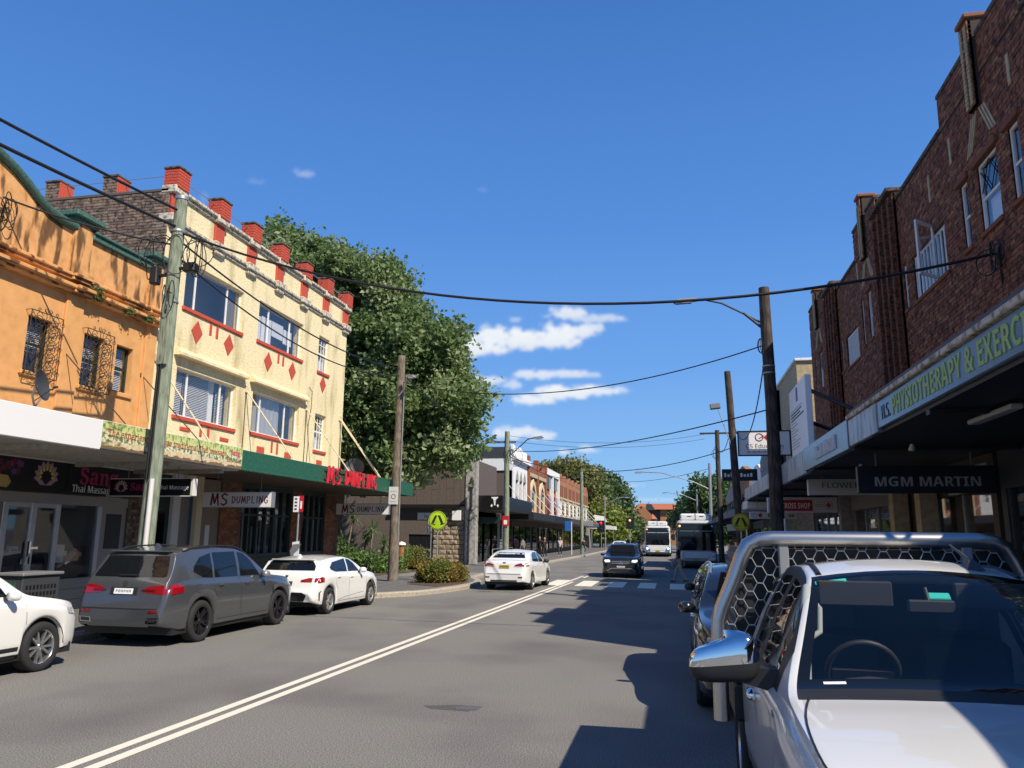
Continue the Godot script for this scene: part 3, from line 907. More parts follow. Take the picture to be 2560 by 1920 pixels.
func cream_building() -> void:
	var t := thing("cream_building", "cream roughcast three-storey building with red painted piers, diamonds and chimneys", "building")
	var fr := left_wall(-14.2)
	var wins := [[19.95, 8.62, 23.18, 10.03], [24.22, 8.66, 27.58, 10.08], [29.02, 8.55, 30.03, 10.04], [19.93, 5.34, 23.15, 6.76], [24.20, 5.40, 27.66, 6.82], [29.06, 5.30, 30.08, 6.78]]
	var m := mb(fr)
	m.wall(18.90, 3.6, 31.72, 11.85, -0.4, 0.0, wins)
	put("wall", m, "cream_render", t)
	# piers, chimneys and trims
	var us := [19.16, 21.40, 23.40, 25.40, 27.40, 29.40, 31.42]
	for i in us.size():
		var u: float = us[i]
		m = mb(fr)
		m.cbox(Vector3(u - 0.26, 11.10, -0.3), Vector3(u + 0.26, 11.74, 0.07), 0.012)
		put("pier", m, "red_paint", t)
		chimney(t, Vector3(-14.22, 11.98, -u))
		m = mb(fr)
		m.cbox(Vector3(u - 0.34, 10.86, -0.3), Vector3(u + 0.34, 11.10, 0.20), 0.03)
		m.cbox(Vector3(u - 0.27, 10.72, -0.3), Vector3(u + 0.27, 10.86, 0.13), 0.02)
		put("corbel", m, "weathered_trim", t)
		m = mb(fr)
		m.cbox(Vector3(u - 0.32, 11.74, -0.3), Vector3(u + 0.32, 11.99, 0.20), 0.03)
		put("coping_block", m, "weathered_trim", t)
	for i in us.size() - 1:
		m = mb(fr)
		m.cbox(Vector3(us[i] + 0.32, 11.88, -0.42), Vector3(us[i + 1] - 0.32, 11.98, 0.16), 0.015)
		m.cbox(Vector3(us[i] + 0.32, 11.77, -0.38), Vector3(us[i + 1] - 0.32, 11.88, 0.08), 0.015)
		put("coping", m, "weathered_trim", t)
		m = mb(fr)
		m.cbox(Vector3(us[i] + 0.34, 10.93, -0.3), Vector3(us[i + 1] - 0.34, 11.03, 0.12), 0.015)
		m.cbox(Vector3(us[i] + 0.34, 10.84, -0.3), Vector3(us[i + 1] - 0.34, 10.93, 0.06), 0.015)
		put("cornice", m, "weathered_trim", t)
		m = mb(fr)
		m.tube([Vector3(us[i] + 0.2, 12.38, -0.05), Vector3(us[i + 1] - 0.2, 12.38, -0.05)], 0.016, 6)
		put("roof_rail", m, "galvanised", t)
	# windows
	var mul := [[0.22, 0.76], [0.27, 0.75], [], [0.23, 0.78], [0.22, 0.74], []]
	for i in 6:
		var r: Array = wins[i]
		var small := i == 2 or i == 5
		var w := window(t, fr, r, mul[i] if not small else [], [0.52] if small else [], "white_paint", 0.13, "room", 0.055 if not small else 0.07)
		var m2 := mb(fr)
		m2.cbox(Vector3(r[0] - 0.06, r[1] - 0.13, -0.1), Vector3(r[2] + 0.06, r[1] - 0.005, 0.06), 0.015)
		put("window_sill", m2, "red_paint", t)
		var d := -0.30
		if i == 0: folds(w, fr, r[2] - 0.62, r[1], r[2] - 0.04, r[3], d, "curtain")
		if i == 1:
			var q := mb(fr)
			q.b6(r[0] + 0.08, r[1] + 0.16, d, r[0] + 0.66, r[3] - 0.42, d + 0.01)
			q.b6(r[0] + 0.70, r[1] + 0.10, d, r[0] + 1.42, r[3] - 0.36, d + 0.01)
			q.b6(r[0] + 1.46, r[1] + 0.50, d, r[0] + 2.30, r[3] - 0.34, d + 0.01)
			q.b6(r[0] + 2.34, r[1] + 0.42, d, r[0] + 2.98, r[3] - 0.44, d + 0.01)
			put("paper_screen", q, "paper", w)
		if i == 3:
			slats(w, fr, r[0] + 0.06, r[1] + 0.05, r[0] + 0.72, r[3] - 0.05, d, 0.052)
			slats(w, fr, r[0] + 0.78, r[1] + 0.05, r[0] + 2.15, r[3] - 0.05, d, 0.052)
			slats(w, fr, r[0] + 2.50, r[1] + 0.05, r[0] + 2.95, r[3] - 0.3, d, 0.052)
			folds(w, fr, r[0] + 2.16, r[1], r[0] + 2.46, r[3], d - 0.03, "blind_white", 0.02, 0.1)
		if i == 4:
			folds(w, fr, r[0] + 0.06, r[1], r[0] + 2.45, r[3], d, "pane_curtain", 0.012, 0.3)
		if small:
			var g := mb(fr)
			for k in 3: g.b6(lerpf(r[0], r[2], (k + 1) / 4.0) - 0.012, r[1] + 0.06, -0.155, lerpf(r[0], r[2], (k + 1) / 4.0) + 0.012, r[3] - 0.06, -0.135)
			g.b6(r[0] + 0.06, r[1] + (r[3] - r[1]) * 0.76, -0.154, r[2] - 0.06, r[1] + (r[3] - r[1]) * 0.78, -0.136)
			put("glazing_bar", g, "white_paint", w)
			folds(w, fr, r[0] + 0.1, r[1], r[2] - 0.1, r[1] + 0.62, d, "blind_white", 0.02, 0.1)
	# hoods over the middle windows
	for q in [[19.72, 23.56], [23.92, 28.06]]:
		m = mb(fr)
		m.x = fr * Transform3D(Basis(Vector3(0, 0, 1), Vector3(0, 1, 0), Vector3(-1, 0, 0)), Vector3(0, 0, 0))
		m.ext(PackedVector2Array([Vector2(-0.1, 7.08), Vector2(0.24, 7.08), Vector2(0.24, 7.16), Vector2(0.10, 7.30), Vector2(-0.1, 7.34)]), -q[1], -q[0])
		put("window_hood", m, "cream_render", t)
	# red ornaments laid on the render
	for q in [[20.72, 8.0], [22.48, 8.02], [25.05, 8.02], [26.88, 8.06], [29.57, 8.05]]:
		m = mb(fr)
		m.ext(PackedVector2Array([Vector2(q[0] - 0.28, q[1]), Vector2(q[0], q[1] - 0.36), Vector2(q[0] + 0.28, q[1]), Vector2(q[0], q[1] + 0.36)]), -0.05, 0.022)
		put("diamond", m, "red_paint", t)
	for q in [[21.42, 8.08, 0.38], [21.78, 8.06, 0.38], [25.78, 8.13, 0.36], [26.14, 8.10, 0.36], [21.35, 4.86, 0.36], [21.75, 4.84, 0.36], [25.72, 4.82, 0.40], [26.12, 4.80, 0.40]]:
		m = mb(fr)
		m.cbox(Vector3(q[0] - 0.06, q[1], -0.05), Vector3(q[0] + 0.06, q[1] + q[2], 0.022), 0.008)
		put("red_bar", m, "red_paint", t)
	for q in [[24.95, 4.74, 0.42], [26.95, 4.74, 0.42], [29.62, 4.70, 0.42], [20.55, 4.98, 0.12], [22.65, 4.92, 0.12]]:
		m = mb(fr)
		m.cbox(Vector3(q[0] - 0.25, q[1] - q[2] * 0.5, -0.05), Vector3(q[0] + 0.25, q[1] + q[2] * 0.5, 0.022), 0.008)
		put("red_block", m, "red_paint", t)
	# awning stays with their wall plates, pale painted rods
	for q in [[18.95, 6.75], [23.74, 6.72], [28.22, 6.80], [31.38, 6.85], [31.55, 6.85]]:
		m = mb(fr)
		m.tube([Vector3(q[0], q[1], 0.04), Vector3(q[0], 4.16, 2.08)], 0.024, 6)
		m.cbox(Vector3(q[0] - 0.07, q[1] - 0.06, 0), Vector3(q[0] + 0.07, q[1] + 0.16, 0.06), 0.01)
		put("awning_stay", m, "cream_paint", t)
	# conduits and a loose cable on the wall
	for q in [[23.72, 6.65, 4.3], [28.2, 6.7, 4.3], [31.5, 6.8, 3.9]]:
		m = mb(fr)
		m.tube([Vector3(q[0], q[1], 0.03), Vector3(q[0] + 0.02, (q[1] + q[2]) * 0.5, 0.03), Vector3(q[0], q[2], 0.03)], 0.012, 5)
		put("conduit", m, "iron", t)
	m = mb(fr)
	m.tube([Vector3(28.35, 7.72, 0.02), Vector3(28.62, 7.6, 0.03), Vector3(28.6, 6.9, 0.04), Vector3(28.4, 6.2, 0.05), Vector3(28.5, 5.4, 0.04), Vector3(28.45, 4.4, 0.02)], 0.010, 5)
	put("wall_cable", m, "iron", t)
	# side wall of bare brick above the neighbour's roof
	var sf := front_wall(-18.86)
	m = mb(sf)
	m.b6(-30, 3.6, -0.035, -14.22, 11.80, -0.008)
	m.b6(-30, 11.80, -0.42, -14.25, 11.87, 0.02)
	put("side_wall", m, "mortar", t)
	var cols := [L(0.27, 0.20, 0.155), L(0.21, 0.155, 0.12), L(0.34, 0.26, 0.205), L(0.16, 0.12, 0.10), L(0.29, 0.19, 0.145)]
	lay_bricks(t, sf, [[-20.6, 8.75, -14.215, 11.80]], [], Vector3(-15.6, 10.6, -16), ["brick_brown_0", "brick_brown_1", "brick_brown_2", "brick_brown_3", "brick_brown_4"], cols, "brick_mass_sooty", 300, 3, 0.23, 0.080, 0.012, 0.004)
	for x in [-16.25, -18.25, -20.25, -22.25]: chimney(t, Vector3(x, 11.87, -19.12), true)
	m = mb(sf)
	m.tube([Vector3(-22, 12.32, -0.25), Vector3(-14.4, 12.40, -0.25)], 0.012, 5)
	put("roof_rail", m, "galvanised", t)
	m = mb()
	m.b6(-30, 11.3, -31.7, -14.6, 11.4, -19.2)
	put("roof", m, "grey_metal", t)
	m = mb(front_wall(-31.72))
	m.b6(-30, 0.1, 0, -14.21, 11.8, 0.3)
	put("far_wall", m, "cream_render", t)

func chimney(t: Node3D, at: Vector3, plain := false) -> void:
	# painted brick stack built brick by brick
	var hw := 0.27; var hd := 0.25; var h := 0.60
	var m := mb(Transform3D(Basis.IDENTITY, at))
	m.b6(-hd + 0.012, -0.06, -hw + 0.012, hd - 0.012, h - 0.08, hw - 0.012)
	var c := put("chimney", m, "brick_brown_1" if plain else "red_paint", t)
	m = mb(Transform3D(Basis.IDENTITY, at))
	for k in 6:
		var y := -0.04 + k * 0.094
		for s in [-1.0, 1.0]:
			var o := 0.0 if k % 2 else 0.13
			for a in [[-hw, -hw + 0.13 + o * 0.9], [-hw + 0.14 + o * 0.9, 0.12 + o * 0.3], [0.13 + o * 0.3, hw]]:
				m.cbox(Vector3((hd - 0.03) * s, y, a[0]), Vector3(hd * s, y + 0.084, a[1]), 0.006)
			for a in [[-hd + 0.0301, -0.06 + o * 0.8], [-0.05 + o * 0.8, hd - 0.0301]]:
				m.cbox(Vector3(a[0], y, (hw - 0.03) * s), Vector3(a[1], y + 0.084, hw * s), 0.006)
	var b := put("brickwork", m, "brick_brown_0" if plain else "red_paint", c)
	if plain:
		m = mb(Transform3D(Basis.IDENTITY, at))
		m.cbox(Vector3(hd - 0.01, -0.05, -hw - 0.004), Vector3(hd + 0.012, h - 0.08, hw + 0.004), 0.006)
		put("painted_face", m, "red_paint", c)
	b.set_meta("kind", "stuff")
	m = mb(Transform3D(Basis.IDENTITY, at))
	m.cbox(Vector3(-hd - 0.03, h - 0.075, -hw - 0.03), Vector3(hd + 0.03, h, hw + 0.03), 0.015)
	put("chimney_cap", m, "brick_brown_3", c)

const STROKES := {
	"M": [[0.0, 0.0, 0.16, 1.0], [0.16, 1.0, 0.45, 0.15], [0.45, 0.15, 0.80, 1.0], [0.80, 1.0, 0.98, -0.05]],
	"S": [[0.88, 0.86, 0.55, 1.0], [0.55, 1.0, 0.18, 0.84], [0.18, 0.84, 0.25, 0.62], [0.25, 0.62, 0.75, 0.42], [0.75, 0.42, 0.80, 0.16], [0.80, 0.16, 0.45, -0.02], [0.45, -0.02, 0.06, 0.12]],
	"D": [[0.15, 0.0, 0.15, 1.0], [0.02, 0.95, 0.55, 0.92], [0.55, 0.92, 0.92, 0.55], [0.92, 0.55, 0.62, 0.08], [0.62, 0.08, 0.02, 0.02]],
	"U": [[0.08, 1.0, 0.10, 0.25], [0.10, 0.25, 0.35, 0.0], [0.35, 0.0, 0.75, 0.15], [0.75, 0.15, 0.86, 1.02]],
	"P": [[0.15, -0.05, 0.20, 1.0], [0.02, 0.92, 0.6, 0.98], [0.6, 0.98, 0.88, 0.74], [0.88, 0.74, 0.55, 0.46], [0.55, 0.46, 0.18, 0.44]],
	"L": [[0.2, 1.0, 0.12, 0.05], [0.12, 0.05, 0.90, 0.02]],
	"I": [[0.22, 1.0, 0.16, 0.0]],
	"N": [[0.05, 0.0, 0.12, 1.0], [0.12, 1.0, 0.75, 0.05], [0.75, 0.05, 0.86, 1.04]],
	"G": [[0.88, 0.84, 0.5, 1.0], [0.5, 1.0, 0.12, 0.66], [0.12, 0.66, 0.16, 0.2], [0.16, 0.2, 0.55, 0.0], [0.55, 0.0, 0.84, 0.16], [0.84, 0.16, 0.86, 0.46], [0.52, 0.46, 0.92, 0.46]]}

func brush_text(text: String, fr: Transform3D, u: float, v: float, w: float, h: float, wide: float, th: float, depth: float, mt: String, parent: Node) -> float:
	# hand-brushed capitals, one mesh per letter
	for ch in text:
		if ch == " ":
			u += wide * 0.6
			continue
		var m := mb(fr)
		for s in STROKES[ch]:
			var a := Vector2(u + s[0] * wide * 0.8, v + s[1] * h)
			var b := Vector2(u + s[2] * wide * 0.8, v + s[3] * h)
			var d := (b - a).normalized()
			var nn := Vector2(-d.y, d.x) * th * (0.62 + 0.38 * absf(d.y))
			a -= d * th * 0.3; b += d * th * 0.3
			m.hexa([Vector3(a.x + nn.x, a.y + nn.y, w), Vector3(a.x - nn.x, a.y - nn.y, w), Vector3(b.x - nn.x * 0.7, b.y - nn.y * 0.7, w), Vector3(b.x + nn.x * 0.7, b.y + nn.y * 0.7, w), Vector3(a.x + nn.x * 0.7, a.y + nn.y * 0.7, w + depth), Vector3(a.x - nn.x * 0.7, a.y - nn.y * 0.7, w + depth), Vector3(b.x - nn.x * 0.5, b.y - nn.y * 0.5, w + depth), Vector3(b.x + nn.x * 0.5, b.y + nn.y * 0.5, w + depth)])
		put("letter", m, mt, parent)
		u += wide * (0.55 if ch == "I" else 1.0)
	return u

func lotus(parent: Node, fr: Transform3D, c: Vector2, r: float, w: float) -> void:
	var ring := func(k: int, r0: float, r1: float, a0: float, a1: float, half: float, mt: String, dw: float):
		for i in k:
			var a := lerpf(a0, a1, float(i) / (k - 1))
			var d := Vector2(cos(a), sin(a)); var s := Vector2(-d.y, d.x)
			var m := mb(fr)
			m.ext(PackedVector2Array([c + d * r0, c + d * (r0 + r1) * 0.5 - s * half, c + d * r1, c + d * (r0 + r1) * 0.5 + s * half]), w, w + dw)
			put("petal", m, mt, parent)
	ring.call(9, r * 0.55, r * 1.02, -0.15, PI + 0.15, r * 0.17, "lilac", 0.004)
	ring.call(9, r * 0.45, r * 0.84, -0.25, PI + 0.25, r * 0.14, "gold", 0.007)
	ring.call(7, r * 0.36, r * 0.62, -0.1, PI + 0.1, r * 0.10, "cream_paint", 0.010)
	for s in [-1.0, 1.0]:
		var m := mb(fr)
		m.ext(PackedVector2Array([c + Vector2(0, -r * 0.55), c + Vector2(s * r * 0.45, -r * 0.52), c + Vector2(s * r * 0.9, -r * 0.12), c + Vector2(s * r * 0.35, -r * 0.22)]), w, w + 0.006)
		put("petal", m, "lilac", parent)

func banner_image() -> Image:
	# printed banner: pale garden green above, bushes, warm ground below
	var W := 1024; var H := 128
	var im := Image.create(W, H, false, Image.FORMAT_RGB8)
	var f := FastNoiseLite.new(); f.seed = 3; f.frequency = 0.02; f.fractal_octaves = 4
	var g := FastNoiseLite.new(); g.seed = 8; g.frequency = 0.05; g.fractal_octaves = 3
	for y in H:
		for x in W:
			var t := float(y) / H
			var a := f.get_noise_2d(x * 0.8, y * 1.6)
			var b := g.get_noise_2d(x, y * 0.5)
			var c := L(0.55, 0.62, 0.24).lerp(L(0.75, 0.74, 0.52), smoothstep(0.1, 0.75, t))
			if b > 0.12 - (0.25 - t) * 0.8 and t < 0.5: c = c.lerp(L(0.16, 0.22, 0.04), clampf((b - 0.05) * 3.0, 0, 0.8))
			if absf(t - 0.60) < 0.10 + a * 0.14: c = c.lerp(L(0.09, 0.13, 0.04), clampf(0.4 + b * 2.0, 0, 0.9))
			if t > 0.70 + a * 0.1: c = L(0.62, 0.46, 0.27).lerp(L(0.70, 0.62, 0.42), clampf(0.5 + b * 2.0, 0, 1))
			if t > 0.90 + a * 0.12: c = L(0.20, 0.13, 0.06)
			if x < 110: c = c.lerp(L(0.12, 0.13, 0.03), clampf(0.35 + a * 1.6, 0, 0.8))
			im.set_pixel(x, y, c.linear_to_srgb())
	return im

func printed(called: String, im: Image) -> void:
	var m := mat(called, Color.WHITE, 0.5)
	m.albedo_texture = tx(im)

func left_awnings() -> void:
	printed("banner_print", banner_image())
	var fr := left_wall(-11.3)
	# awning of the massage shop
	var t := thing("shop_awning", "flat street awning with blank white fascia and garden-printed banner over massage shop", "awning")
	var m := mb(fr)
	m.cbox(Vector3(2.0, 3.60, -0.10), Vector3(13.66, 4.20, 0.0), 0.012)
	put("fascia", m, "white_paint", t)
	for q in [[13.665, 14.80], [14.805, 15.25], [15.255, 18.985]]:
		m = mb(fr)
		m.cbox(Vector3(q[0], 3.64, -0.10), Vector3(q[1], 4.21, -0.012), 0.008)
		put("fascia", m, "offwhite", t)
	m = mb(fr)
	m.quad(Vector3(13.68, 3.65, -0.006), Vector3(18.97, 3.65, -0.006), Vector3(18.97, 4.20, -0.006), Vector3(13.68, 4.20, -0.006))
	var bn := MB.new()
	bn.v = m.v; bn.n = m.n; bn.c = m.c
	bn.uv = PackedVector2Array([Vector2(0, 1), Vector2(1, 0), Vector2(1, 1), Vector2(0, 1), Vector2(0, 0), Vector2(1, 0)])
	put("banner", bn, "banner_print", t)
	letters("The experience  unique traditional Thai massage", 0.135, ital, "script_red", t, fr * Transform3D(Basis.IDENTITY, Vector3(16.02, 3.98, 0.0)), 0.006)
	letters("Sang", 0.14, serif, "magenta", t, fr * Transform3D(Basis.IDENTITY, Vector3(18.62, 4.04, 0.0)), 0.006)
	letters("9314 6646", 0.105, sans, "script_dark", t, fr * Transform3D(Basis.IDENTITY, Vector3(18.58, 3.84, 0.0)), 0.006)
	# lined underside in boards
	for i in 13:
		m = mb()
		m.cbox(Vector3(-14.18 + i * 0.215, 3.60, -18.98), Vector3(-14.18 + i * 0.215 + 0.208, 3.64, -2), 0.006)
		put("ceiling_board", m, "awning_ceiling", t)
	m = mb()
	m.hexa([Vector3(-14.19, 4.0, -18.98), Vector3(-11.4, 3.75, -18.98), Vector3(-11.4, 3.75, -2), Vector3(-14.19, 4.0, -2), Vector3(-14.19, 4.04, -18.98), Vector3(-11.4, 3.79, -18.98), Vector3(-11.4, 3.79, -2), Vector3(-14.19, 4.04, -2)])
	put("awning_roof", m, "grey_metal", t)
	for u in [12.5, 16.3, 18.4]:
		m = mb()
		m.b6(-14.1, 3.50, -u - 0.05, -11.5, 3.598, -u + 0.05)
		put("beam", m, "awning_ceiling", t)
	# green awning of the dumpling restaurant
	t = thing("restaurant_awning", "green street awning with red MS DUMPLING neon letters below cream building", "awning")
	m = mb(fr)
	m.cbox(Vector3(18.99, 3.66, -0.12), Vector3(32.9, 4.17, 0.0), 0.012)
	m.cbox(Vector3(18.99, 3.62, -0.12), Vector3(32.9, 3.68, 0.03), 0.008)
	put("fascia", m, "green_paint", t)
	m = mb(fr)
	m.cbox(Vector3(32.91, 3.62, -2.88), Vector3(33.03, 4.17, 0.0), 0.012)
	put("fascia", m, "green_paint", t)
	for i in 9:
		m = mb()
		m.cbox(Vector3(-14.18 + i * 0.305, 3.66, -32.9), Vector3(-14.18 + i * 0.305 + 0.297, 3.70, -19.0), 0.006)
		put("ceiling_board", m, "shop_brown", t)
	m = mb()
	m.hexa([Vector3(-14.19, 4.0, -32.9), Vector3(-11.42, 3.8, -32.9), Vector3(-11.42, 3.8, -19), Vector3(-14.19, 4.0, -19), Vector3(-14.19, 4.04, -32.9), Vector3(-11.42, 3.84, -32.9), Vector3(-11.42, 3.84, -19), Vector3(-14.19, 4.04, -19)])
	put("awning_roof", m, "grey_metal", t)
	var nf := left_wall(-11.22)
	m = mb(nf)
	for v in [3.74, 4.02]: m.b6(24.0, v, -0.06, 28.3, v + 0.03, -0.03)
	put("letter_rail", m, "green_paint", t)
	var u := brush_text("MS", nf, 24.08, 3.62, 0.0, 0.56, 0.60, 0.036, 0.06, "neon_red", t)
	brush_text("DUMPLING", nf, u + 0.22, 3.64, 0.0, 0.52, 0.395, 0.027, 0.06, "neon_red", t)
	# signs hung under the awnings
	var s := thing("hanging_sign", "black Thai Massage sign with lotus hanging under awning behind green pole", "sign", Vector3.ZERO)
	var sf := front_wall(-17.35)
	m = mb(sf)
	m.cbox(Vector3(-13.95, 2.87, -0.16), Vector3(-11.68, 3.28, 0.0), 0.008)
	put("sign_box", m, "sign_black", s)
	m = mb(sf)
	m.cbox(Vector3(-11.68, 2.86, -0.165), Vector3(-11.60, 3.29, 0.005), 0.008)
	m.b6(-13.95, 3.28, -0.16, -11.68, 3.30, 0.004); m.b6(-13.95, 2.85, -0.16, -11.68, 2.87, 0.004)
	put("trim", m, "offwhite", s)
	lotus(s, sf, Vector2(-13.62, 3.07), 0.19, 0.001)
	letters("Sang", 0.19, serif, "magenta", s, sf * Transform3D(Basis.IDENTITY, Vector3(-13.05, 3.09, 0.004)), 0.008)
	letters("Thai Massage", 0.10, sans, "lettering_white", s, sf * Transform3D(Basis.IDENTITY, Vector3(-12.15, 3.07, 0.004)), 0.008)
	for x in [-13.5, -12.1]:
		m = mb()
		m.cyl(Vector3(x, 3.28, -17.43), Vector3(x, 3.6, -17.43), 0.012, -1, 6)
		put("hanger", m, "grey_metal", s)
	for q in [[-21.25, -13.86, -11.62, 2.73, 3.16, "beside the brick pier"], [-31.1, -14.0, -11.66, 2.78, 3.21, "beside the weathered timber pole"]]:
		s = thing("restaurant_sign", "white hanging sign reading MS DUMPLING in brushed maroon, " + q[5], "sign")
		sf = front_wall(q[0])
		m = mb(sf)
		m.cbox(Vector3(q[1], q[3], -0.18), Vector3(q[2], q[4], 0.0), 0.008)
		put("sign_box", m, "sign_white", s)
		m = mb(sf)
		m.cbox(Vector3(q[2], q[3] - 0.01, -0.185), Vector3(q[2] + 0.03, q[4] + 0.01, 0.005), 0.006)
		m.b6(q[1], q[4], -0.18, q[2], q[4] + 0.015, 0.004); m.b6(q[1], q[3] - 0.015, -0.18, q[2], q[3], 0.004)
		put("trim", m, "aluminium", s)
		u = brush_text("MS", sf, q[1] + 0.28, q[3] + 0.06, 0.001, 0.33, 0.31, 0.034, 0.004, "maroon", s)
		brush_text("DUMPLING", sf, u + 0.06, q[3] + 0.11, 0.001, 0.20, 0.16, 0.019, 0.004, "maroon", s)
		for x in [q[1] + 0.4, q[2] - 0.4]:
			m = mb()
			m.cyl(Vector3(x, q[4], q[0] - 0.09), Vector3(x, 3.66, q[0] - 0.09), 0.012, -1, 6)
			put("hanger", m, "grey_metal", s)

func shop_room(t: Node, u0: float, u1: float, X: float, side: float, mt := "room", deep := 4.0, h := 3.6) -> void:
	# a dark interior behind the glass, open to the street side
	var m := mb()
	var x1 := X - side * deep
	m.quad(Vector3(x1, 0.15, -u0), Vector3(x1, 0.15, -u1), Vector3(x1, h, -u1), Vector3(x1, h, -u0))
	m.quad(Vector3(X, 0.16, -u0), Vector3(x1, 0.16, -u0), Vector3(x1, h, -u0), Vector3(X, h, -u0))
	m.quad(Vector3(X, 0.16, -u1), Vector3(x1, 0.16, -u1), Vector3(x1, h, -u1), Vector3(X, h, -u1))
	m.quad(Vector3(X, h, -u0), Vector3(x1, h, -u0), Vector3(x1, h, -u1), Vector3(X, h, -u1))
	m.quad(Vector3(X, 0.165, -u0), Vector3(x1, 0.165, -u0), Vector3(x1, 0.165, -u1), Vector3(X, 0.165, -u1))
	put("shop_interior", m, mt, t)

func left_shops() -> void:
	var fr := left_wall(-14.15)
	var t := thing("massage_shop", "shaded massage shopfront with black Sang Thai Massage sign, glass doors and window", "shopfront")
	var m := mb(fr)
	m.cbox(Vector3(9.0, 2.84, -0.05), Vector3(16.08, 3.57, 0.06), 0.01)
	put("sign_panel", m, "sign_black", t)
	m = mb(fr)
	m.cbox(Vector3(16.10, 2.84, -0.05), Vector3(18.62, 3.57, 0.06), 0.01)
	put("sign_panel", m, "sign_black", t)
	m = mb(fr)
	m.b6(9.0, 3.57, -0.05, 18.62, 3.60, 0.07)
	put("sign_trim", m, "offwhite", t)
	lotus(t, fr, Vector2(15.42, 3.20), 0.36, 0.061)
	letters("Sang", 0.40, serif, "magenta", t, fr * Transform3D(Basis.IDENTITY, Vector3(17.12, 3.30, 0.065)), 0.01)
	letters("Thai Massage", 0.17, sans, "lettering_white", t, fr * Transform3D(Basis.IDENTITY, Vector3(16.95, 2.99, 0.065)), 0.01)
	# printed orchids and a rolled towel at the near end of the sign
	var r := RandomNumberGenerator.new(); r.seed = 4
	for i in 11:
		var c := Vector2(14.05 + r.randf() * 0.62, 3.18 + r.randf() * 0.30)
		m = mb(fr)
		var p := PackedVector2Array()
		for k in 10:
			var a := TAU * k / 10.0
			p.append(c + Vector2(cos(a), sin(a)) * (0.10 if k % 2 else 0.055))
		m.ext(p, 0.06, 0.061 + 0.0012 * i)
		put("printed_flower", m, ["plum", "purple", "maroon"][i % 3], t)
	m = mb(fr)
	m.ext(PackedVector2Array([Vector2(13.95, 2.92), Vector2(14.36, 2.90), Vector2(14.46, 3.02), Vector2(14.36, 3.16), Vector2(13.95, 3.18)]), 0.06, 0.0635)
	put("printed_towel", m, "gold", t)
	# lintel, frames, doors and window
	m = mb(fr)
	m.b6(9.0, 2.60, -0.10, 18.40, 2.83, 0.0)
	put("lintel", m, "tile_grey", t)
	m = mb(fr)
	m.b6(9.0, 0.15, -0.10, 14.42, 2.60, -0.02)
	put("side_panel", m, "room_warm", t)
	for q in [[14.42, 14.55], [15.20, 15.34], [15.94, 16.06], [17.28, 17.42]]:
		m = mb(fr)
		m.cbox(Vector3(q[0], 0.15, -0.10), Vector3(q[1], 2.60, 0.0), 0.008)
		put("frame_post", m, "aluminium", t)
	for q in [[14.55, 15.20], [15.34, 15.94]]:
		m = mb(fr)
		m.wall(q[0], 0.15, q[1], 2.60, -0.07, -0.02, [[q[0] + 0.03, 0.32, q[1] - 0.03, 2.50]])
		var d := put("door", m, "aluminium", t)
		m = mb(fr)
		m.b6(q[0], 0.32, -0.05, q[1], 2.50, -0.044)
		put("pane", m, "shop_glass", d)
	m = mb(fr)
	m.b6(15.19, 1.25, -0.01, 15.24, 1.75, 0.05); m.b6(15.24, 1.58, 0.0, 15.44, 1.63, 0.05)
	put("door_handle", m, "chrome", t)
	m = mb(fr)
	m.b6(16.06, 0.88, -0.05, 17.28, 2.60, -0.044)
	put("pane", m, "shop_glass", t)
	for k in 3:
		m = mb(fr)
		m.cbox(Vector3(16.06, 0.15 + k * 0.245, -0.10), Vector3(17.28, 0.15 + k * 0.245 + 0.24, -0.01), 0.006)
		put("tile_course", m, "tile_grey", t)
	shop_room(t, 13.8, 17.4, -14.26, 1.0)
	# display posters behind the glass
	for q in [[16.12, 0.90, 17.22, 1.62, "shop_brown"], [14.60, 0.5, 15.15, 1.2, "shop_brown"], [15.4, 0.6, 15.9, 1.25, "curtain"]]:
		m = mb(fr)
		m.b6(q[0], q[1], -0.22, q[2], q[3], -0.20)
		put("poster", m, q[4], t)
	m = mb(fr)
	var pp := [Vector3(16.3, 1.15, -0.19), Vector3(16.55, 1.32, -0.17), Vector3(16.8, 1.5, -0.18), Vector3(17.05, 1.42, -0.19)]
	m.tube(pp, [0.05, 0.11, 0.10, 0.05], 8)
	put("poster_figure", m, "skin", t)
	for q in [[16.1, 1.25, 0.28, 0.42], [16.36, 1.40, 0.10, 0.12]]:
		m = mb(fr)
		m.b6(q[0], q[1], -0.075, q[0] + q[2], q[1] + q[3], -0.07)
		put("notice", m, "offwhite", t)
	for q in [[14.74, 0.72], [15.62, 0.78], [14.95, 0.66]]:
		m = mb(fr)
		var p := PackedVector2Array()
		for k in 18: p.append(Vector2(q[0], q[1]) + Vector2(cos(TAU * k / 18), sin(TAU * k / 18)) * (0.24 if k % 2 else 0.15))
		m.ext(p, -0.19, -0.185)
		put("poster_flower", m, "gold", t)
	letters("open", 0.10, ital, "lettering_white", t, fr * Transform3D(Basis.IDENTITY, Vector3(14.82, 1.62, -0.03)), 0.004)
	# cream side door and brick pier
	m = mb(fr)
	m.b6(17.42, 0.15, -0.10, 18.36, 2.60, -0.03)
	var sd := put("side_door", m, "tile_grey", t)
	m = mb(fr)
	m.b6(17.62, 1.55, -0.03, 18.18, 2.42, -0.02)
	put("door_panel", m, "charcoal", sd)
	m = mb(fr)
	m.b6(18.36, 0.15, -0.2, 18.86, 3.6, 0.01)
	var pier := put("brick_pier", m, "mortar", t)
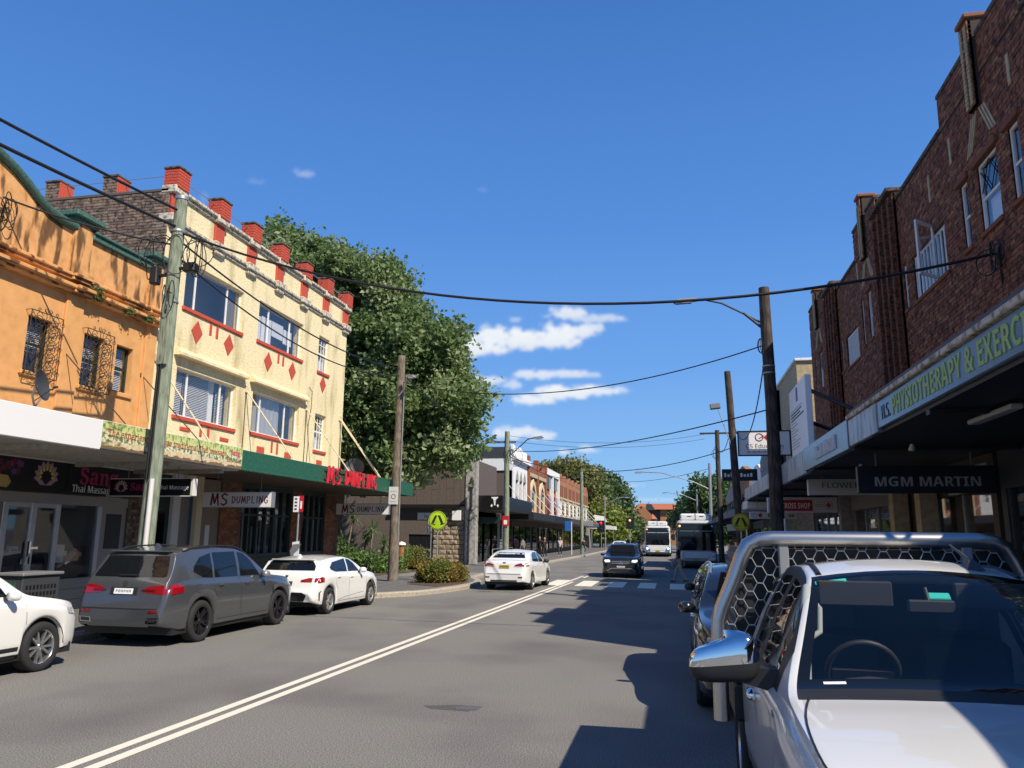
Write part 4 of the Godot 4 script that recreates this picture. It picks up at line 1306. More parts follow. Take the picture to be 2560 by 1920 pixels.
	lay_bricks(pier, fr, [[18.365, 0.16, 18.855, 3.58]], [], Vector3(-14, 2, -18), ["brick_brown_0", "brick_brown_1", "brick_brown_2", "brick_brown_3", "brick_brown_4"], [L(0.3, 0.27, 0.24)], "brick_mass", 300, 5, 0.23, 0.076, 0.01, 0.02)
	# metal cabinet on the footpath
	t = thing("metal_cabinet", "grey perforated metal cabinet with green poster outside massage shop", "cabinet")
	m = mb()
	m.cbox(Vector3(-12.95, 0.15, -14.2), Vector3(-12.35, 1.12, -13.25), 0.015)
	put("body", m, "slate", t)
	m = mb()
	m.cbox(Vector3(-13.0, 1.12, -14.25), Vector3(-12.30, 1.18, -13.2), 0.015)
	put("lid", m, "grey_metal", t)
	m = mb()
	for i in 9:
		for j in 5: m.b6(-12.35, 0.35 + j * 0.13, -14.1 + i * 0.09, -12.335, 0.42 + j * 0.13, -14.06 + i * 0.09)
	put("perforation", m, "black_paint", t).set_meta("kind", "stuff")
	m = mb()
	m.cbox(Vector3(-12.88, 0.55, -13.25), Vector3(-12.50, 1.0, -13.235), 0.004)
	put("poster", m, "green_paint", t)
	# restaurant ground floor
	t = thing("restaurant_shopfront", "dark green restaurant frontage with tall windows between red brick piers", "shopfront")
	for q in [[22.70, 23.88], [27.46, 28.32], [30.38, 31.70]]:
		m = mb(fr)
		m.b6(q[0], 0.15, -0.3, q[1], 3.66, 0.0)
		var bp := put("brick_pier", m, "mortar", t)
		lay_bricks(bp, fr, [[q[0] + 0.005, 0.16, q[1] - 0.005, 3.64]], [], Vector3(-14, 2, -q[0]), ["brick_red_0", "brick_red_1", "brick_red_2", "brick_red_4", "brick_red_4"], [L(0.21, 0.09, 0.05), L(0.17, 0.07, 0.04), L(0.25, 0.11, 0.06), L(0.2, 0.1, 0.06), L(0.23, 0.12, 0.07)], "brick_mass", 90, 6)
	for q in [[23.88, 27.46, 6], [28.32, 30.38, 4]]:
		m = mb(fr)
		m.cbox(Vector3(q[0], 0.15, -0.2), Vector3(q[1], 1.16, -0.05), 0.01)
		put("stall_riser", m, "dark_green", t)
		m = mb(fr)
		m.b6(q[0], 1.16, -0.18, q[1], 1.28, -0.02); m.b6(q[0], 3.45, -0.18, q[1], 3.66, -0.02)
		for k in q[2] + 1:
			var c: float = lerpf(q[0] + 0.05, q[1] - 0.05, float(k) / q[2])
			m.b6(c - 0.05, 1.28, -0.18, c + 0.05, 3.45, -0.04)
		m.b6(q[0], 2.55, -0.17, q[1], 2.62, -0.05)
		var w := put("window", m, "dark_green", t)
		for k in q[2]:
			var a: float = lerpf(q[0] + 0.05, q[1] - 0.05, float(k) / q[2]) + 0.05
			var b: float = lerpf(q[0] + 0.05, q[1] - 0.05, float(k + 1) / q[2]) - 0.05
			m = mb(fr)
			m.b6(a, 1.28, -0.12, b, 3.45, -0.114)
			put("pane", m, "shop_glass", w)
			if k % 3 != 1:
				folds(w, fr, a, 1.3, b, 2.2 + 0.3 * (k % 2), -0.3, "pane_curtain", 0.02, 0.12)
		shop_room(t, q[0], q[1], -14.4, 1.0)
	# entrance bay: pale posts, dark doors, a poster
	for q in [[18.90, 19.18, "tile_grey"], [20.28, 20.62, "offwhite"], [21.42, 21.72, "cream_paint"]]:
		m = mb(fr)
		m.cbox(Vector3(q[0], 0.15, -0.15), Vector3(q[1], 3.66, 0.0), 0.012)
		put("post", m, q[2], t)
	m = mb(fr)
	m.b6(19.18, 0.15, -0.25, 20.28, 3.66, -0.12)
	var dd := put("door", m, "dark_green", t)
	m = mb(fr)
	m.b6(19.72, 0.9, -0.12, 20.1, 2.55, -0.11)
	put("door_glass", m, "tinted", dd)
	m = mb(fr)
	m.ext(PackedVector2Array([Vector2(19.42, 1.65), Vector2(19.60, 1.60), Vector2(19.64, 2.2), Vector2(19.55, 2.42), Vector2(19.42, 2.3)]), -0.118, -0.105)
	put("poster", m, "yellow_sign", dd)
	m = mb(fr)
	m.b6(20.62, 0.15, -0.35, 21.42, 3.66, -0.25)
	put("recess", m, "room", t)
	m = mb(fr)
	m.b6(21.72, 0.15, -0.15, 22.70, 3.66, -0.05)
	put("side_panel", m, "room_warm", t)
	m = mb(fr)
	m.b6(22.0, 1.5, -0.05, 22.22, 2.2, -0.03)
	put("menu_board", m, "offwhite", t)
	# dish on the awning, bracketed off the wall
	t = thing("satellite_dish", "dark satellite dish on a bent pipe mount above the white fascia", "satellite dish")
	dish(t, Vector3(-12.95, 4.95, -13.62), Vector3(0.9, 0.22, -0.36), 0.33, [Vector3(-13.1, 4.75, -13.7), Vector3(-13.2, 4.55, -13.9), Vector3(-14.0, 4.95, -14.9)])
	t = thing("satellite_dish", "round grey satellite dish behind awning stays at end of cream building", "satellite dish")
	dish(t, Vector3(-13.6, 4.75, -31.9), Vector3(0.3, 0.3, 0.9), 0.42, [Vector3(-13.6, 4.6, -32.0), Vector3(-13.6, 4.1, -32.0)])

func dish(t: Node3D, at: Vector3, face: Vector3, r: float, arm: Array) -> void:
	face = face.normalized()
	var b := Basis.looking_at(face, Vector3.UP)
	var m := mb(Transform3D(b * Basis(Vector3.RIGHT, -PI / 2), at))
	var prof := []
	for i in 7:
		var k := i / 6.0
		prof.append(Vector2(r * k, 0.12 * k * k * r / 0.33))
	m.lathe(prof, 24)
	m.lathe([Vector2(r, 0.12 * r / 0.33), Vector2(r + 0.012, 0.12 * r / 0.33), Vector2(r, 0.10 * r / 0.33)], 24)
	put("reflector", m, "slate", t)
	m = mb()
	m.tube([at] + arm, 0.022, 7)
	put("mount", m, "galvanised", t)
	m = mb()
	var tip := at + face * r * 1.1 - Vector3(0, r * 0.3, 0)
	m.tube([at - Vector3(0, r * 0.95, 0), tip], 0.010, 5)
	m.cyl(tip - face * 0.03, tip + face * 0.06, 0.03, 0.022, 8)
	put("receiver", m, "plastic", t)

func fit_text(text: String, font: Font, mt, parent: Node, b: Basis, at: Vector3, wide: float, cap: float, depth := 0.012) -> MeshInstance3D:
	# lettering whose ink is wide x cap metres, its lower left corner at at
	var t := TextMesh.new()
	t.text = text; t.font = font; t.font_size = 64; t.pixel_size = 0.01; t.depth = depth; t.curve_step = 2.0
	var box := t.get_aabb()
	var s := Vector3(wide / box.size.x, cap / box.size.y, 1.0)
	var o := node("lettering", t, M[mt] if mt is String else mt, parent)
	var sb := Basis(b.x * s.x, b.y * s.y, b.z)
	o.transform = Transform3D(sb, at - sb * Vector3(box.position.x, box.position.y, 0))
	return o

const TO_ROAD := Basis(Vector3(0, 0, 1), Vector3.UP, Vector3(-1, 0, 0))

func brick_building() -> void:
	var t := thing("brick_building", "dark red brick two-storey building with stepped parapet and white barred windows", "building")
	var fr := right_wall(5.5)
	var holes := [[12.72, 7.32, 13.12, 8.58], [13.60, 7.32, 14.48, 8.58], [14.96, 7.32, 15.34, 8.58], [16.30, 7.28, 18.50, 8.30], [19.02, 7.30, 19.26, 8.36], [21.60, 7.46, 21.84, 8.84], [22.32, 7.46, 22.74, 8.80], [23.26, 7.46, 23.50, 8.80], [24.08, 7.27, 25.76, 8.24], [26.30, 7.30, 26.54, 8.36], [28.85, 7.46, 29.10, 8.80], [29.85, 7.46, 30.40, 8.80], [31.15, 7.46, 31.40, 8.80]]
	var m := mb(fr)
	m.wall(10.6, 3.5, 32.05, 10.12, -0.3, -0.010, holes)
	put("wall", m, "dark_mortar", t)
	# raised gables over the three bays
	var gab := [[12.25, 16.05, 10.82], [21.25, 23.92, 11.02], [29.0, 32.05, 10.86]]
	m = mb(fr)
	for g in gab: m.b6(g[0], 10.12, -0.3, g[1], g[2], -0.010)
	put("gable", m, "dark_mortar", t)
	var cols := [L(0.29, 0.108, 0.052), L(0.26, 0.095, 0.048), L(0.33, 0.13, 0.065), L(0.22, 0.082, 0.043), L(0.38, 0.175, 0.085)]
	var mats := ["brick_red_0", "brick_red_1", "brick_red_2", "brick_red_3", "brick_red_4"]
	var areas := [[10.6, 3.95, 32.04, 10.12]]
	for g in gab: areas.append([g[0], 10.128, g[1], g[2]])
	var pier_holes := holes.duplicate()
	for g in [[19.36, 21.16], [26.62, 28.3]]: pier_holes.append([g[0], 3.9, g[1], 10.12])
	pier_holes.append([13.93, 9.55, 14.31, 10.82])
	lay_bricks(t, fr, areas, pier_holes, Vector3(2.5, 7.3, -11.5), mats, cols, "brick_mass_sooty", 300, 12)
	# coping of bricks on edge
	for q in [[10.6, 12.25, 10.12], [16.05, 19.36, 10.12], [21.16, 21.25, 10.12], [23.92, 26.62, 10.12], [28.3, 29.0, 10.12], [12.25, 13.9, 10.82], [14.34, 16.05, 10.82], [21.25, 22.3, 11.02], [22.8, 23.92, 11.02], [29.0, 30.0, 10.86], [30.5, 32.05, 10.86]]:
		m = mb(fr)
		m.cbox(Vector3(q[0], q[2] + 0.004, -0.32), Vector3(q[1], q[2] + 0.10, 0.035), 0.015)
		put("coping", m, "brick_brown_3", t)
	# ribbed piers
	for g in [[19.36, 21.16], [26.62, 28.3]]:
		m = mb(fr)
		m.b6(g[0], 3.9, -0.3, g[1], 10.34, 0.07)
		var p := put("pier", m, "dark_mortar", t)
		lay_bricks(p, fr * Transform3D(Basis.IDENTITY, Vector3(0, 0, 0.08)), [[g[0], 3.95, g[1], 10.34]], [], Vector3(2.5, 7.3, -15), mats, [cols[1], cols[3], cols[3], cols[1], cols[0]], "brick_mass_sooty", 0, 14)
		for k in 4:
			var a: float = lerpf(g[0] + 0.06, g[1] - 0.2, k / 3.0)
			lay_bricks(p, fr * Transform3D(Basis.IDENTITY, Vector3(0, 0, 0.17)), [[a, 4.0, a + 0.15, 10.30]], [], Vector3(2.5, 7.3, -15), mats, [cols[3], cols[3], cols[1], cols[3], cols[3]], "brick_mass_sooty", 0, 15 + k, 0.15, 0.076, 0.012, 0.01, 0.1)
		m = mb(fr)
		m.cbox(Vector3(g[0] - 0.03, 10.345, -0.32), Vector3(g[1] + 0.03, 10.46, 0.24), 0.02)
		put("coping", m, "brick_brown_3", t)
	# pilasters rising through the gables, with chevrons of cream brick below
	for q in [[14.12, 10.82, 11.22, 9.55], [22.55, 11.02, 11.55, 9.75], [30.25, 10.86, 11.2, 9.75]]:
		var c: float = q[0]
		m = mb(fr)
		m.b6(c - 0.19, q[3], -0.3, c + 0.19, q[2], 0.10)
		put("pilaster", m, "dark_mortar", t)
		lay_bricks(t, fr * Transform3D(Basis.IDENTITY, Vector3(0, 0, 0.11)), [[c - 0.19, q[3], c + 0.19, q[2]]], [], Vector3(2, 8, -10), mats, cols, "brick_mass_sooty", 0, 33)
		m = mb(fr)
		m.cbox(Vector3(c - 0.23, q[2] + 0.002, -0.32), Vector3(c + 0.23, q[2] + 0.09, 0.17), 0.015)
		put("pilaster_cap", m, "brick_red_2", t)
		for s in [-0.105, 0.105]:
			m = mb(fr)
			for k in 18:
				var y: float = q[3] + 0.02 + k * 0.086
				if y + 0.076 < q[2]: m.cbox(Vector3(c + s - 0.05, y, 0.09), Vector3(c + s + 0.05, y + 0.076, 0.145), 0.006)
			put("cream_bricks", m, "tan_wall", t).set_meta("kind", "stuff")
		for s in [-1.0, 1.0]:
			for k in 3:
				m = mb(fr)
				var u0: float = c + s * (0.04 + 0.11 * k); var u1: float = u0 + s * 0.36
				var vt: float = q[3] - 0.02 - 0.02 * k
				m.hexa([Vector3(u0, vt, -0.02), Vector3(u0 + s * 0.06, vt, -0.02), Vector3(u1 + s * 0.06, vt - 0.62, -0.02), Vector3(u1, vt - 0.62, -0.02), Vector3(u0, vt, 0.028), Vector3(u0 + s * 0.06, vt, 0.028), Vector3(u1 + s * 0.06, vt - 0.62, 0.028), Vector3(u1, vt - 0.62, 0.028)])
				put("cream_brick_band", m, "tan_wall", t)
	# soldier strips of cream brick
	for q in [[15.55, 9.2, 9.75], [12.75, 9.2, 9.75], [16.9, 9.0, 9.6], [23.6, 9.5, 10.0]]:
		m = mb(fr)
		m.cbox(Vector3(q[0], q[1], -0.02), Vector3(q[0] + 0.10, q[2], 0.028), 0.006)
		put("cream_brick_band", m, "tan_wall", t)
	# windows
	for i in holes.size():
		var h: Array = holes[i]
		var wide: float = h[2] - h[0]
		var w: Node3D
		if wide > 1.2:
			w = window(t, fr, h, [], [], "white_paint", 0.04, "room", 0.06)
			m = mb(fr)
			for k in 9:
				var c: float = lerpf(h[0] + 0.08, h[2] - 0.08, (k + 0.5) / 9.0)
				m.b6(c - 0.03, h[1] + 0.04, -0.05, c + 0.03, h[3] - 0.04, -0.03)
			put("security_bars", m, "white_paint", w).set_meta("kind", "stuff")
		else:
			w = window(t, fr, h, [], [0.48], "white_paint", 0.03, "room", 0.05)
			if wide > 0.5:
				m = mb(fr)
				var c: float = (h[0] + h[2]) * 0.5; var y: float = lerpf(h[1], h[3], 0.74)
				for s in [[-1, 1], [1, 1], [-1, -1], [1, -1]]:
					m.tube([Vector3(c + s[0] * wide * 0.24, y, -0.035), Vector3(c, y + s[1] * 0.3, -0.035)], 0.009, 5)
					m.tube([Vector3(c + s[0] * wide * 0.24, y, -0.035), Vector3(c + s[0] * wide * 0.45, y + s[1] * 0.2, -0.035)], 0.009, 5)
				put("leadlight_bar", m, "white_paint", w)
				m = mb(fr)
				m.b6(h[0] + 0.06, h[1] + 0.06, -0.16, h[2] - 0.06, h[1] + 0.6, -0.15)
				put("roller_blind", m, "blind_white", w)
		m = mb(fr)
		m.cbox(Vector3(h[0] - 0.03, h[1] - 0.09, -0.1), Vector3(h[2] + 0.03, h[1] - 0.004, 0.05), 0.01)
		put("window_sill", m, "brick_red_1", t)
		if wide > 0.3 and wide < 1.0:
			m = mb(fr)
			m.cbox(Vector3(h[0] - 0.12, h[3] + 0.004, -0.05), Vector3(h[2] + 0.12, h[3] + 0.13, 0.07), 0.012)
			put("lintel", m, "brick_red_3", t)
	# a casement standing open
	m = mb(Transform3D(Basis(Vector3.UP, 0.0), Vector3.ZERO))
	var hinge := Vector3(5.5, 0, -17.0)
	m.x = Transform3D(Basis(Vector3(-0.75, 0, 0.66), Vector3.UP, Vector3(-0.66, 0, -0.75)), hinge)
	m.wall(0.0, 7.32, 0.62, 8.5, -0.02, 0.02, [[0.06, 7.38, 0.56, 8.44]])
	var sash := put("open_casement", m, "white_paint", t)
	m = mb(m.x)
	m.b6(0.06, 7.38, -0.004, 0.56, 8.44, 0.004)
	put("pane", m, "pane", sash)
	# vents and broken plaster above the awning
	for q in [[11.9, 4.15, 0.7], [13.6, 4.12, 0.3], [17.2, 4.1, 0.35], [18.3, 4.1, 0.3]]:
		m = mb(fr)
		m.cbox(Vector3(q[0], q[1], -0.02), Vector3(q[0] + q[2], q[1] + 0.22, 0.03), 0.01)
		put("wall_vent", m, "offwhite", t)
	m = mb()
	m.b6(5.8, 8.9, -32.0, 16, 9.0, -10.65)
	put("roof", m, "grey_metal", t)
	m = mb(front_wall(-10.6))
	m.b6(5.81, 3.5, -0.3, 16, 8.9, 0.0)
	put("side_wall", m, "dark_mortar", t)
	m = mb(front_wall(-32.05))
	m.b6(5.81, 0.1, 0.0, 16, 8.9, 0.3)
	put("far_wall", m, "dark_mortar", t)
	# lower neighbour beside the camera
	t = thing("corner_shop_building", "lower brick shop building next to the dark red building, beyond view", "building")
	m = mb(fr)
	m.b6(-8.0, 0.15, -8.0, 10.58, 5.8, 0.0)
	put("wall", m, "dark_mortar", t)
	m = mb(fr)
	m.cbox(Vector3(-8.0, 5.8, -0.4), Vector3(10.58, 5.95, 0.06), 0.02)
	put("coping", m, "brick_brown_3", t)

func right_awnings() -> void:
	var fr := right_wall(2.9)
	var t := thing("shop_awning", "dark street awning with blue-grey PHYSIOTHERAPY fascia along brick building", "awning")
	# fascias, one panel per shop
	for q in [[-6.0, 5.7, 3.05, 3.40, "dirty_fascia", 0.0], [5.72, 12.0, 3.55, 3.94, "fascia_blue", 0.0], [12.0, 13.88, 3.50, 3.94, "dirty_fascia", 0.015], [13.90, 18.50, 3.46, 3.97, "fascia_blue", 0.03], [18.52, 22.75, 3.42, 3.97, "dirty_fascia", 0.0], [22.77, 34.3, 3.50, 3.97, "dirty_fascia", 0.02]]:
		m_panel(t, fr, q)
	var m := mb(fr)
	m.cbox(Vector3(5.72, 3.945, -0.12), Vector3(13.88, 4.02, 0.05), 0.012)
	put("fascia_cap", m, "weathered_trim", t)
	m = mb(fr)
	m.b6(5.72, 4.02, -0.14, 13.88, 4.10, -0.02)
	put("gutter", m, "slate", t)
	# underside
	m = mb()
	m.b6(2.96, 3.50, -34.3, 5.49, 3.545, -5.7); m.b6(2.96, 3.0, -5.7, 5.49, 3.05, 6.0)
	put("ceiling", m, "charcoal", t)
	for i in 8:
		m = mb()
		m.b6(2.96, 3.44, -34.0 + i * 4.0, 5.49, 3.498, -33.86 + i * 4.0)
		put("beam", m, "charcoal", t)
	m = mb()
	m.hexa([Vector3(3.0, 3.75, -34.3), Vector3(5.49, 3.92, -34.3), Vector3(5.49, 3.92, -5.7), Vector3(3.0, 3.75, -5.7), Vector3(3.0, 3.79, -34.3), Vector3(5.49, 3.96, -34.3), Vector3(5.49, 3.96, -5.7), Vector3(3.0, 3.79, -5.7)])
	put("awning_roof", m, "slate", t)
	fit_text("H.S.", sans, "sign_navy", t, TO_ROAD, Vector3(2.898, 3.64, -11.72), 0.42, 0.20)
	fit_text("PHYSIOTHERAPY & EXERCISE PHYSIOLOGY", bold, "lettering_green", t, TO_ROAD, Vector3(2.898, 3.62, -11.16), 6.75, 0.26)
	fit_text("MGM MARTIN", sans, "lettering_white", t, TO_ROAD, Vector3(2.858, 3.58, -17.0), 2.1, 0.26, 0.03)
	# strip lamp and a small spotlight below the ceiling
	m = mb()
	m.cbox(Vector3(3.6, 3.40, -10.6), Vector3(3.74, 3.46, -9.3), 0.02)
	put("strip_lamp", m, "tube_lamp", t)
	for q in [[3.55, 3.36, -12.8], [3.5, 3.34, -16.0]]:
		m = mb(Transform3D(Basis(Vector3.RIGHT, 0.5), Vector3(q[0], q[1], q[2])))
		m.lathe([Vector2(0.0, 0.06), Vector2(0.03, 0.05), Vector2(0.05, -0.04), Vector2(0.0, -0.045)], 10)
		put("spotlight", m, "offwhite", t)
	# hanging signs under the awning
	hang_sign("hanging_sign", "black hanging sign with MGM MARTIN in grey capitals under dark awning", -15.0, 3.22, 5.45, 2.79, 3.27, "sign_navy", [["MGM MARTIN", bold, "lettering_grey", 3.50, 2.91, 1.72, 0.17]], false)
	hang_sign("hanging_sign", "grey hanging sign starting FLOWER behind the MGM MARTIN sign", -20.4, 3.25, 5.35, 3.03, 3.40, "sign_grey", [["FLOWER F", sans, "lettering_black", 3.55, 3.20, 1.05, 0.13]], true)
	var s := hang_sign("hanging_sign", "white hanging sign with red RED CROSS SHOP panel under awning", -27.0, 3.0, 5.12, 2.80, 3.27, "offwhite", [], true)
	var sf := front_wall(-27.0)
	m = mb(sf)
	m.cbox(Vector3(3.03, 2.85, 0.0), Vector3(4.36, 3.20, 0.012), 0.004)
	put("red_panel", m, "sign_red", s)
	fit_text("RED CROSS SHOP", bold, "lettering_white", s, Basis.IDENTITY, Vector3(3.09, 2.93, 0.013 - 27.0), 1.2, 0.18, 0.008)
	m = mb(sf)
	m.b6(4.82, 2.96, 0.001, 4.88, 3.12, 0.01); m.b6(4.77, 3.01, 0.001, 4.93, 3.07, 0.0104)
	put("red_cross", m, "sign_red", s)
	m = mb(Transform3D(Basis(Vector3.RIGHT, PI / 2), Vector3(4.85, 3.04, -26.996)))
	m.lathe([Vector2(0.125, 0), Vector2(0.14, 0), Vector2(0.14, 0.006), Vector2(0.125, 0.006)], 24)
	put("emblem_ring", m, "lettering_grey", s)
	for k in 2:
		m = mb(sf)
		m.b6(4.46, 3.05 - k * 0.06, 0.001, 4.70, 3.075 - k * 0.06, 0.006)
		put("small_print", m, "lettering_grey", s)
	s = hang_sign("hanging_sign", "small white hanging sign with red diamond below the RED CROSS SHOP sign", -33.0, 2.95, 4.75, 2.72, 2.99, "offwhite", [["C", bold, "lettering_black", 3.62, 2.79, 0.14, 0.14], ["on", bold, "lettering_black", 4.42, 2.79, 0.2, 0.12]], true)
	m = mb(front_wall(-33.0))
	m.ext(PackedVector2Array([Vector2(3.33, 2.76), Vector2(3.43, 2.86), Vector2(3.33, 2.96), Vector2(3.23, 2.86)]), 0.0, 0.01)
	put("diamond", m, "sign_red", s)
	m = mb(Transform3D(Basis(Vector3.RIGHT, PI / 2), Vector3(3.12, 2.86, -32.998)))
	m.lathe([Vector2(0.07, 0), Vector2(0.085, 0), Vector2(0.085, 0.006), Vector2(0.07, 0.006)], 20)
	put("ring", m, "lettering_black", s)
	# education sign standing above the awning, across the footpath
	s = thing("education_sign", "white CS Education signboard in black frame above the right awning", "sign")
	sf = front_wall(-34.0)
	m = mb(sf)
	m.cbox(Vector3(2.70, 5.38, -0.12), Vector3(4.76, 6.36, 0.0), 0.01)
	put("board", m, "sign_white", s)
	m = mb(sf)
	m.wall(2.66, 5.34, 4.80, 6.40, -0.13, 0.02, [[2.705, 5.385, 4.755, 6.355]])
	put("frame", m, "charcoal", s)
	for x in [4.55, 4.85]:
		m = mb(sf)
		m.b6(x - 0.035, 3.95, -0.2, x + 0.035, 6.42, -0.14)
		put("post", m, "charcoal", s)
	fit_text("CS Education", sans, "lettering_black", s, Basis.IDENTITY, Vector3(2.99, 5.66, -33.999), 1.5, 0.19, 0.006)
	m = mb(sf)
	m.b6(2.99, 5.61, 0.0, 4.5, 5.625, 0.006)
	put("rule", m, "lettering_black", s)
	for k in 7:
		m = mb(sf)
		m.b6(3.02 + k * 0.21, 5.48, 0.0, 3.02 + k * 0.21 + 0.16, 5.53, 0.005)
		put("small_print", m, "lettering_grey", s)
	m = mb(sf)
	m.ext(PackedVector2Array([Vector2(3.90, 5.94), Vector2(4.08, 6.12), Vector2(3.90, 6.30), Vector2(3.72, 6.12)]), 0.0, 0.01)
	put("diamond", m, "sign_red", s)
	m = mb(Transform3D(Basis(Vector3.RIGHT, PI / 2), Vector3(3.54, 6.12, -33.998)))
	m.lathe([Vector2(0.135, 0), Vector2(0.17, 0), Vector2(0.17, 0.008), Vector2(0.135, 0.008)], 28)
	put("ring", m, "maroon", s)
	m = mb(sf)
	m.hexa([Vector3(3.52, 6.08, 0), Vector3(3.72, 6.20, 0), Vector3(3.74, 6.17, 0), Vector3(3.54, 6.05, 0), Vector3(3.52, 6.08, 0.008), Vector3(3.72, 6.20, 0.008), Vector3(3.74, 6.17, 0.008), Vector3(3.54, 6.05, 0.008)])
	put("hand_mark", m, "maroon", s)
	# tall white board facing the road on struts
	s = thing("billboard", "tall white notice billboard braced by black struts above MGM MARTIN fascia", "billboard")
	var bf := right_wall(3.0)
	m = mb(bf)
	m.cbox(Vector3(18.6, 3.98, -0.14), Vector3(21.15, 5.70, 0.0), 0.01)
	put("board", m, "sign_white", s)
	m = mb(bf)
	m.cbox(Vector3(19.75, 5.28, 0.0), Vector3(19.98, 5.62, 0.008), 0.003)
	put("logo", m, "purple", s)
	var r := RandomNumberGenerator.new(); r.seed = 2
	for k in 13:
		var y := 5.12 - k * 0.078
		var n := 2 if k < 9 else 1
		m = mb(bf)
		var wd := r.randf_range(1.3, 2.0) if k < 4 else r.randf_range(0.5, 1.5)
		m.b6(20.95 - wd, y, 0.0, 20.95, y + (0.04 if k in [1, 2, 3] else 0.022), 0.004)
		put("print_line", m, "lettering_black" if k in [1, 2, 3] else "lettering_grey", s)
	for q in [[Vector3(3.1, 5.35, -18.7), Vector3(4.3, 4.45, -17.6)], [Vector3(3.1, 4.7, -19.2), Vector3(4.2, 4.05, -18.3)]]:
		m = mb()
		m.tube(q, 0.05, 6)
		put("strut", m, "black_paint", s)

func m_panel(t: Node, fr: Transform3D, q: Array) -> void:
	var m := mb(fr)
	m.cbox(Vector3(q[0], q[2], -0.10), Vector3(q[1], q[3], q[5]), 0.012)
	put("fascia", m, q[4], t)

func hang_sign(called: String, label: String, Z: float, x0: float, x1: float, y0: float, y1: float, mt: String, texts: Array, rim: bool) -> Node3D:
	var s := thing(called, label, "sign")
	var sf := front_wall(Z)
	var m := mb(sf)
	m.cbox(Vector3(x0, y0, -0.14), Vector3(x1, y1, 0.0), 0.008)
	put("sign_box", m, mt, s)
	if rim:
		m = mb(sf)
		m.cbox(Vector3(x0 - 0.035, y0 - 0.01, -0.145), Vector3(x0, y1 + 0.01, 0.006), 0.006)
		m.b6(x0, y1, -0.14, x1, y1 + 0.015, 0.004)
		put("trim", m, "sign_white", s)
	for k in texts:
		fit_text(k[0], k[1], k[2], s, Basis.IDENTITY, Vector3(k[3], k[4], Z + 0.001), k[5], k[6], 0.01)
	for x in [lerpf(x0, x1, 0.15), lerpf(x0, x1, 0.85)]:
		m = mb()
		m.cyl(Vector3(x, y1, Z - 0.07), Vector3(x, 3.5, Z - 0.07), 0.012, -1, 6)
		put("hanger", m, "grey_metal", s)
	return s

func right_shops() -> void:
	var fr := right_wall(5.48)
	var spans := [[7.0, 10.6, "glass shopfront with blue poster beside the camera under dark awning"], [10.7, 14.9, "estate agent shopfront with boards in glass behind the MGM MARTIN sign"], [15.1, 20.2, "shaded shopfront with cream panels behind the grey FLOWER sign"], [20.4, 26.8, "dim shopfront behind the RED CROSS SHOP sign"], [27.0, 33.9, "dark far shopfront below the pale stained fascia"]]
	for i in spans.size():
		var a: float = spans[i][0]; var b: float = spans[i][1]
		var t := thing("shopfront", spans[i][2], "shopfront")
		var m := mb(fr)
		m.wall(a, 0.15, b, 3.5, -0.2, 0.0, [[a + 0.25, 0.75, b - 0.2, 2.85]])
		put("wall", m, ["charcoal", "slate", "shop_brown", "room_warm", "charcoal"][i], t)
		var k := int((b - a) / 1.3)
		for j in k + 1:
			var c: float = lerpf(a + 0.25, b - 0.2, float(j) / k)
			m = mb(fr)
			m.cbox(Vector3(c - 0.035, 0.75, -0.12), Vector3(c + 0.035, 2.85, -0.04), 0.006)
			put("frame_post", m, "plastic_grey" if i < 2 else "grey_metal", t)
			if j < k:
				var d: float = lerpf(a + 0.25, b - 0.2, float(j + 1) / k)
				m = mb(fr)
				m.b6(c + 0.035, 0.75, -0.09, d - 0.035, 2.85, -0.084)
				put("pane", m, "shop_glass", t)
				m = mb(fr)
				var q := rng.randf_range(0.9, 1.4)
				m.b6(c + 0.15, q, -0.40, d - 0.2, q + rng.randf_range(0.5, 1.2), -0.38)
				put("display_board", m, ["blue_poster", "tan_wall", "offwhite", "sign_red", "curtain"][(i + j) % 5], t)
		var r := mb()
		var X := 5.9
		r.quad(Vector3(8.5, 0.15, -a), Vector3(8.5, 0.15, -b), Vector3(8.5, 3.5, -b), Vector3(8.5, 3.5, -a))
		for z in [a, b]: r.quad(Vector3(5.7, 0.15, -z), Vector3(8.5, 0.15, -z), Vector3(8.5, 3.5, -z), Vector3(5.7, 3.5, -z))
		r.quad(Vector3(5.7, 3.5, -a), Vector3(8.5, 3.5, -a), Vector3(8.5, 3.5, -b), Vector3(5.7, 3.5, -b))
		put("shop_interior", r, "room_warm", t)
		if i == 2:
			for q in [[15.3, 2.86, 17.4, 3.35, "pane_curtain"]]:
				m = mb(fr)
				m.cbox(Vector3(q[0], q[1], 0.0), Vector3(q[2], q[3], 0.05), 0.01)
				put("sign_panel", m, q[4], t)
			fit_text("FLOWER", sans, "lettering_grey", t, TO_ROAD, Vector3(5.425, 3.02, -17.0), 1.3, 0.2)
	# posts of the shopfronts standing at the footpath edge
	for q in [[5.2, 18.2, "tan_wall"], [5.2, 20.3, "tan_wall"], [5.3, 26.9, "grey_render"]]:
		var m := mb()
		m.cbox(Vector3(q[0] - 0.15, 0.15, -q[1] - 0.18), Vector3(q[0] + 0.2, 3.5, -q[1] + 0.18), 0.012)
		var o := put("shop_pillar", m, q[2])
		tag(o, "square %s pillar between shopfronts under dark awning" % ("tan" if q[2] == "tan_wall" else "grey"), "pillar", "shop pillars under the right awning")

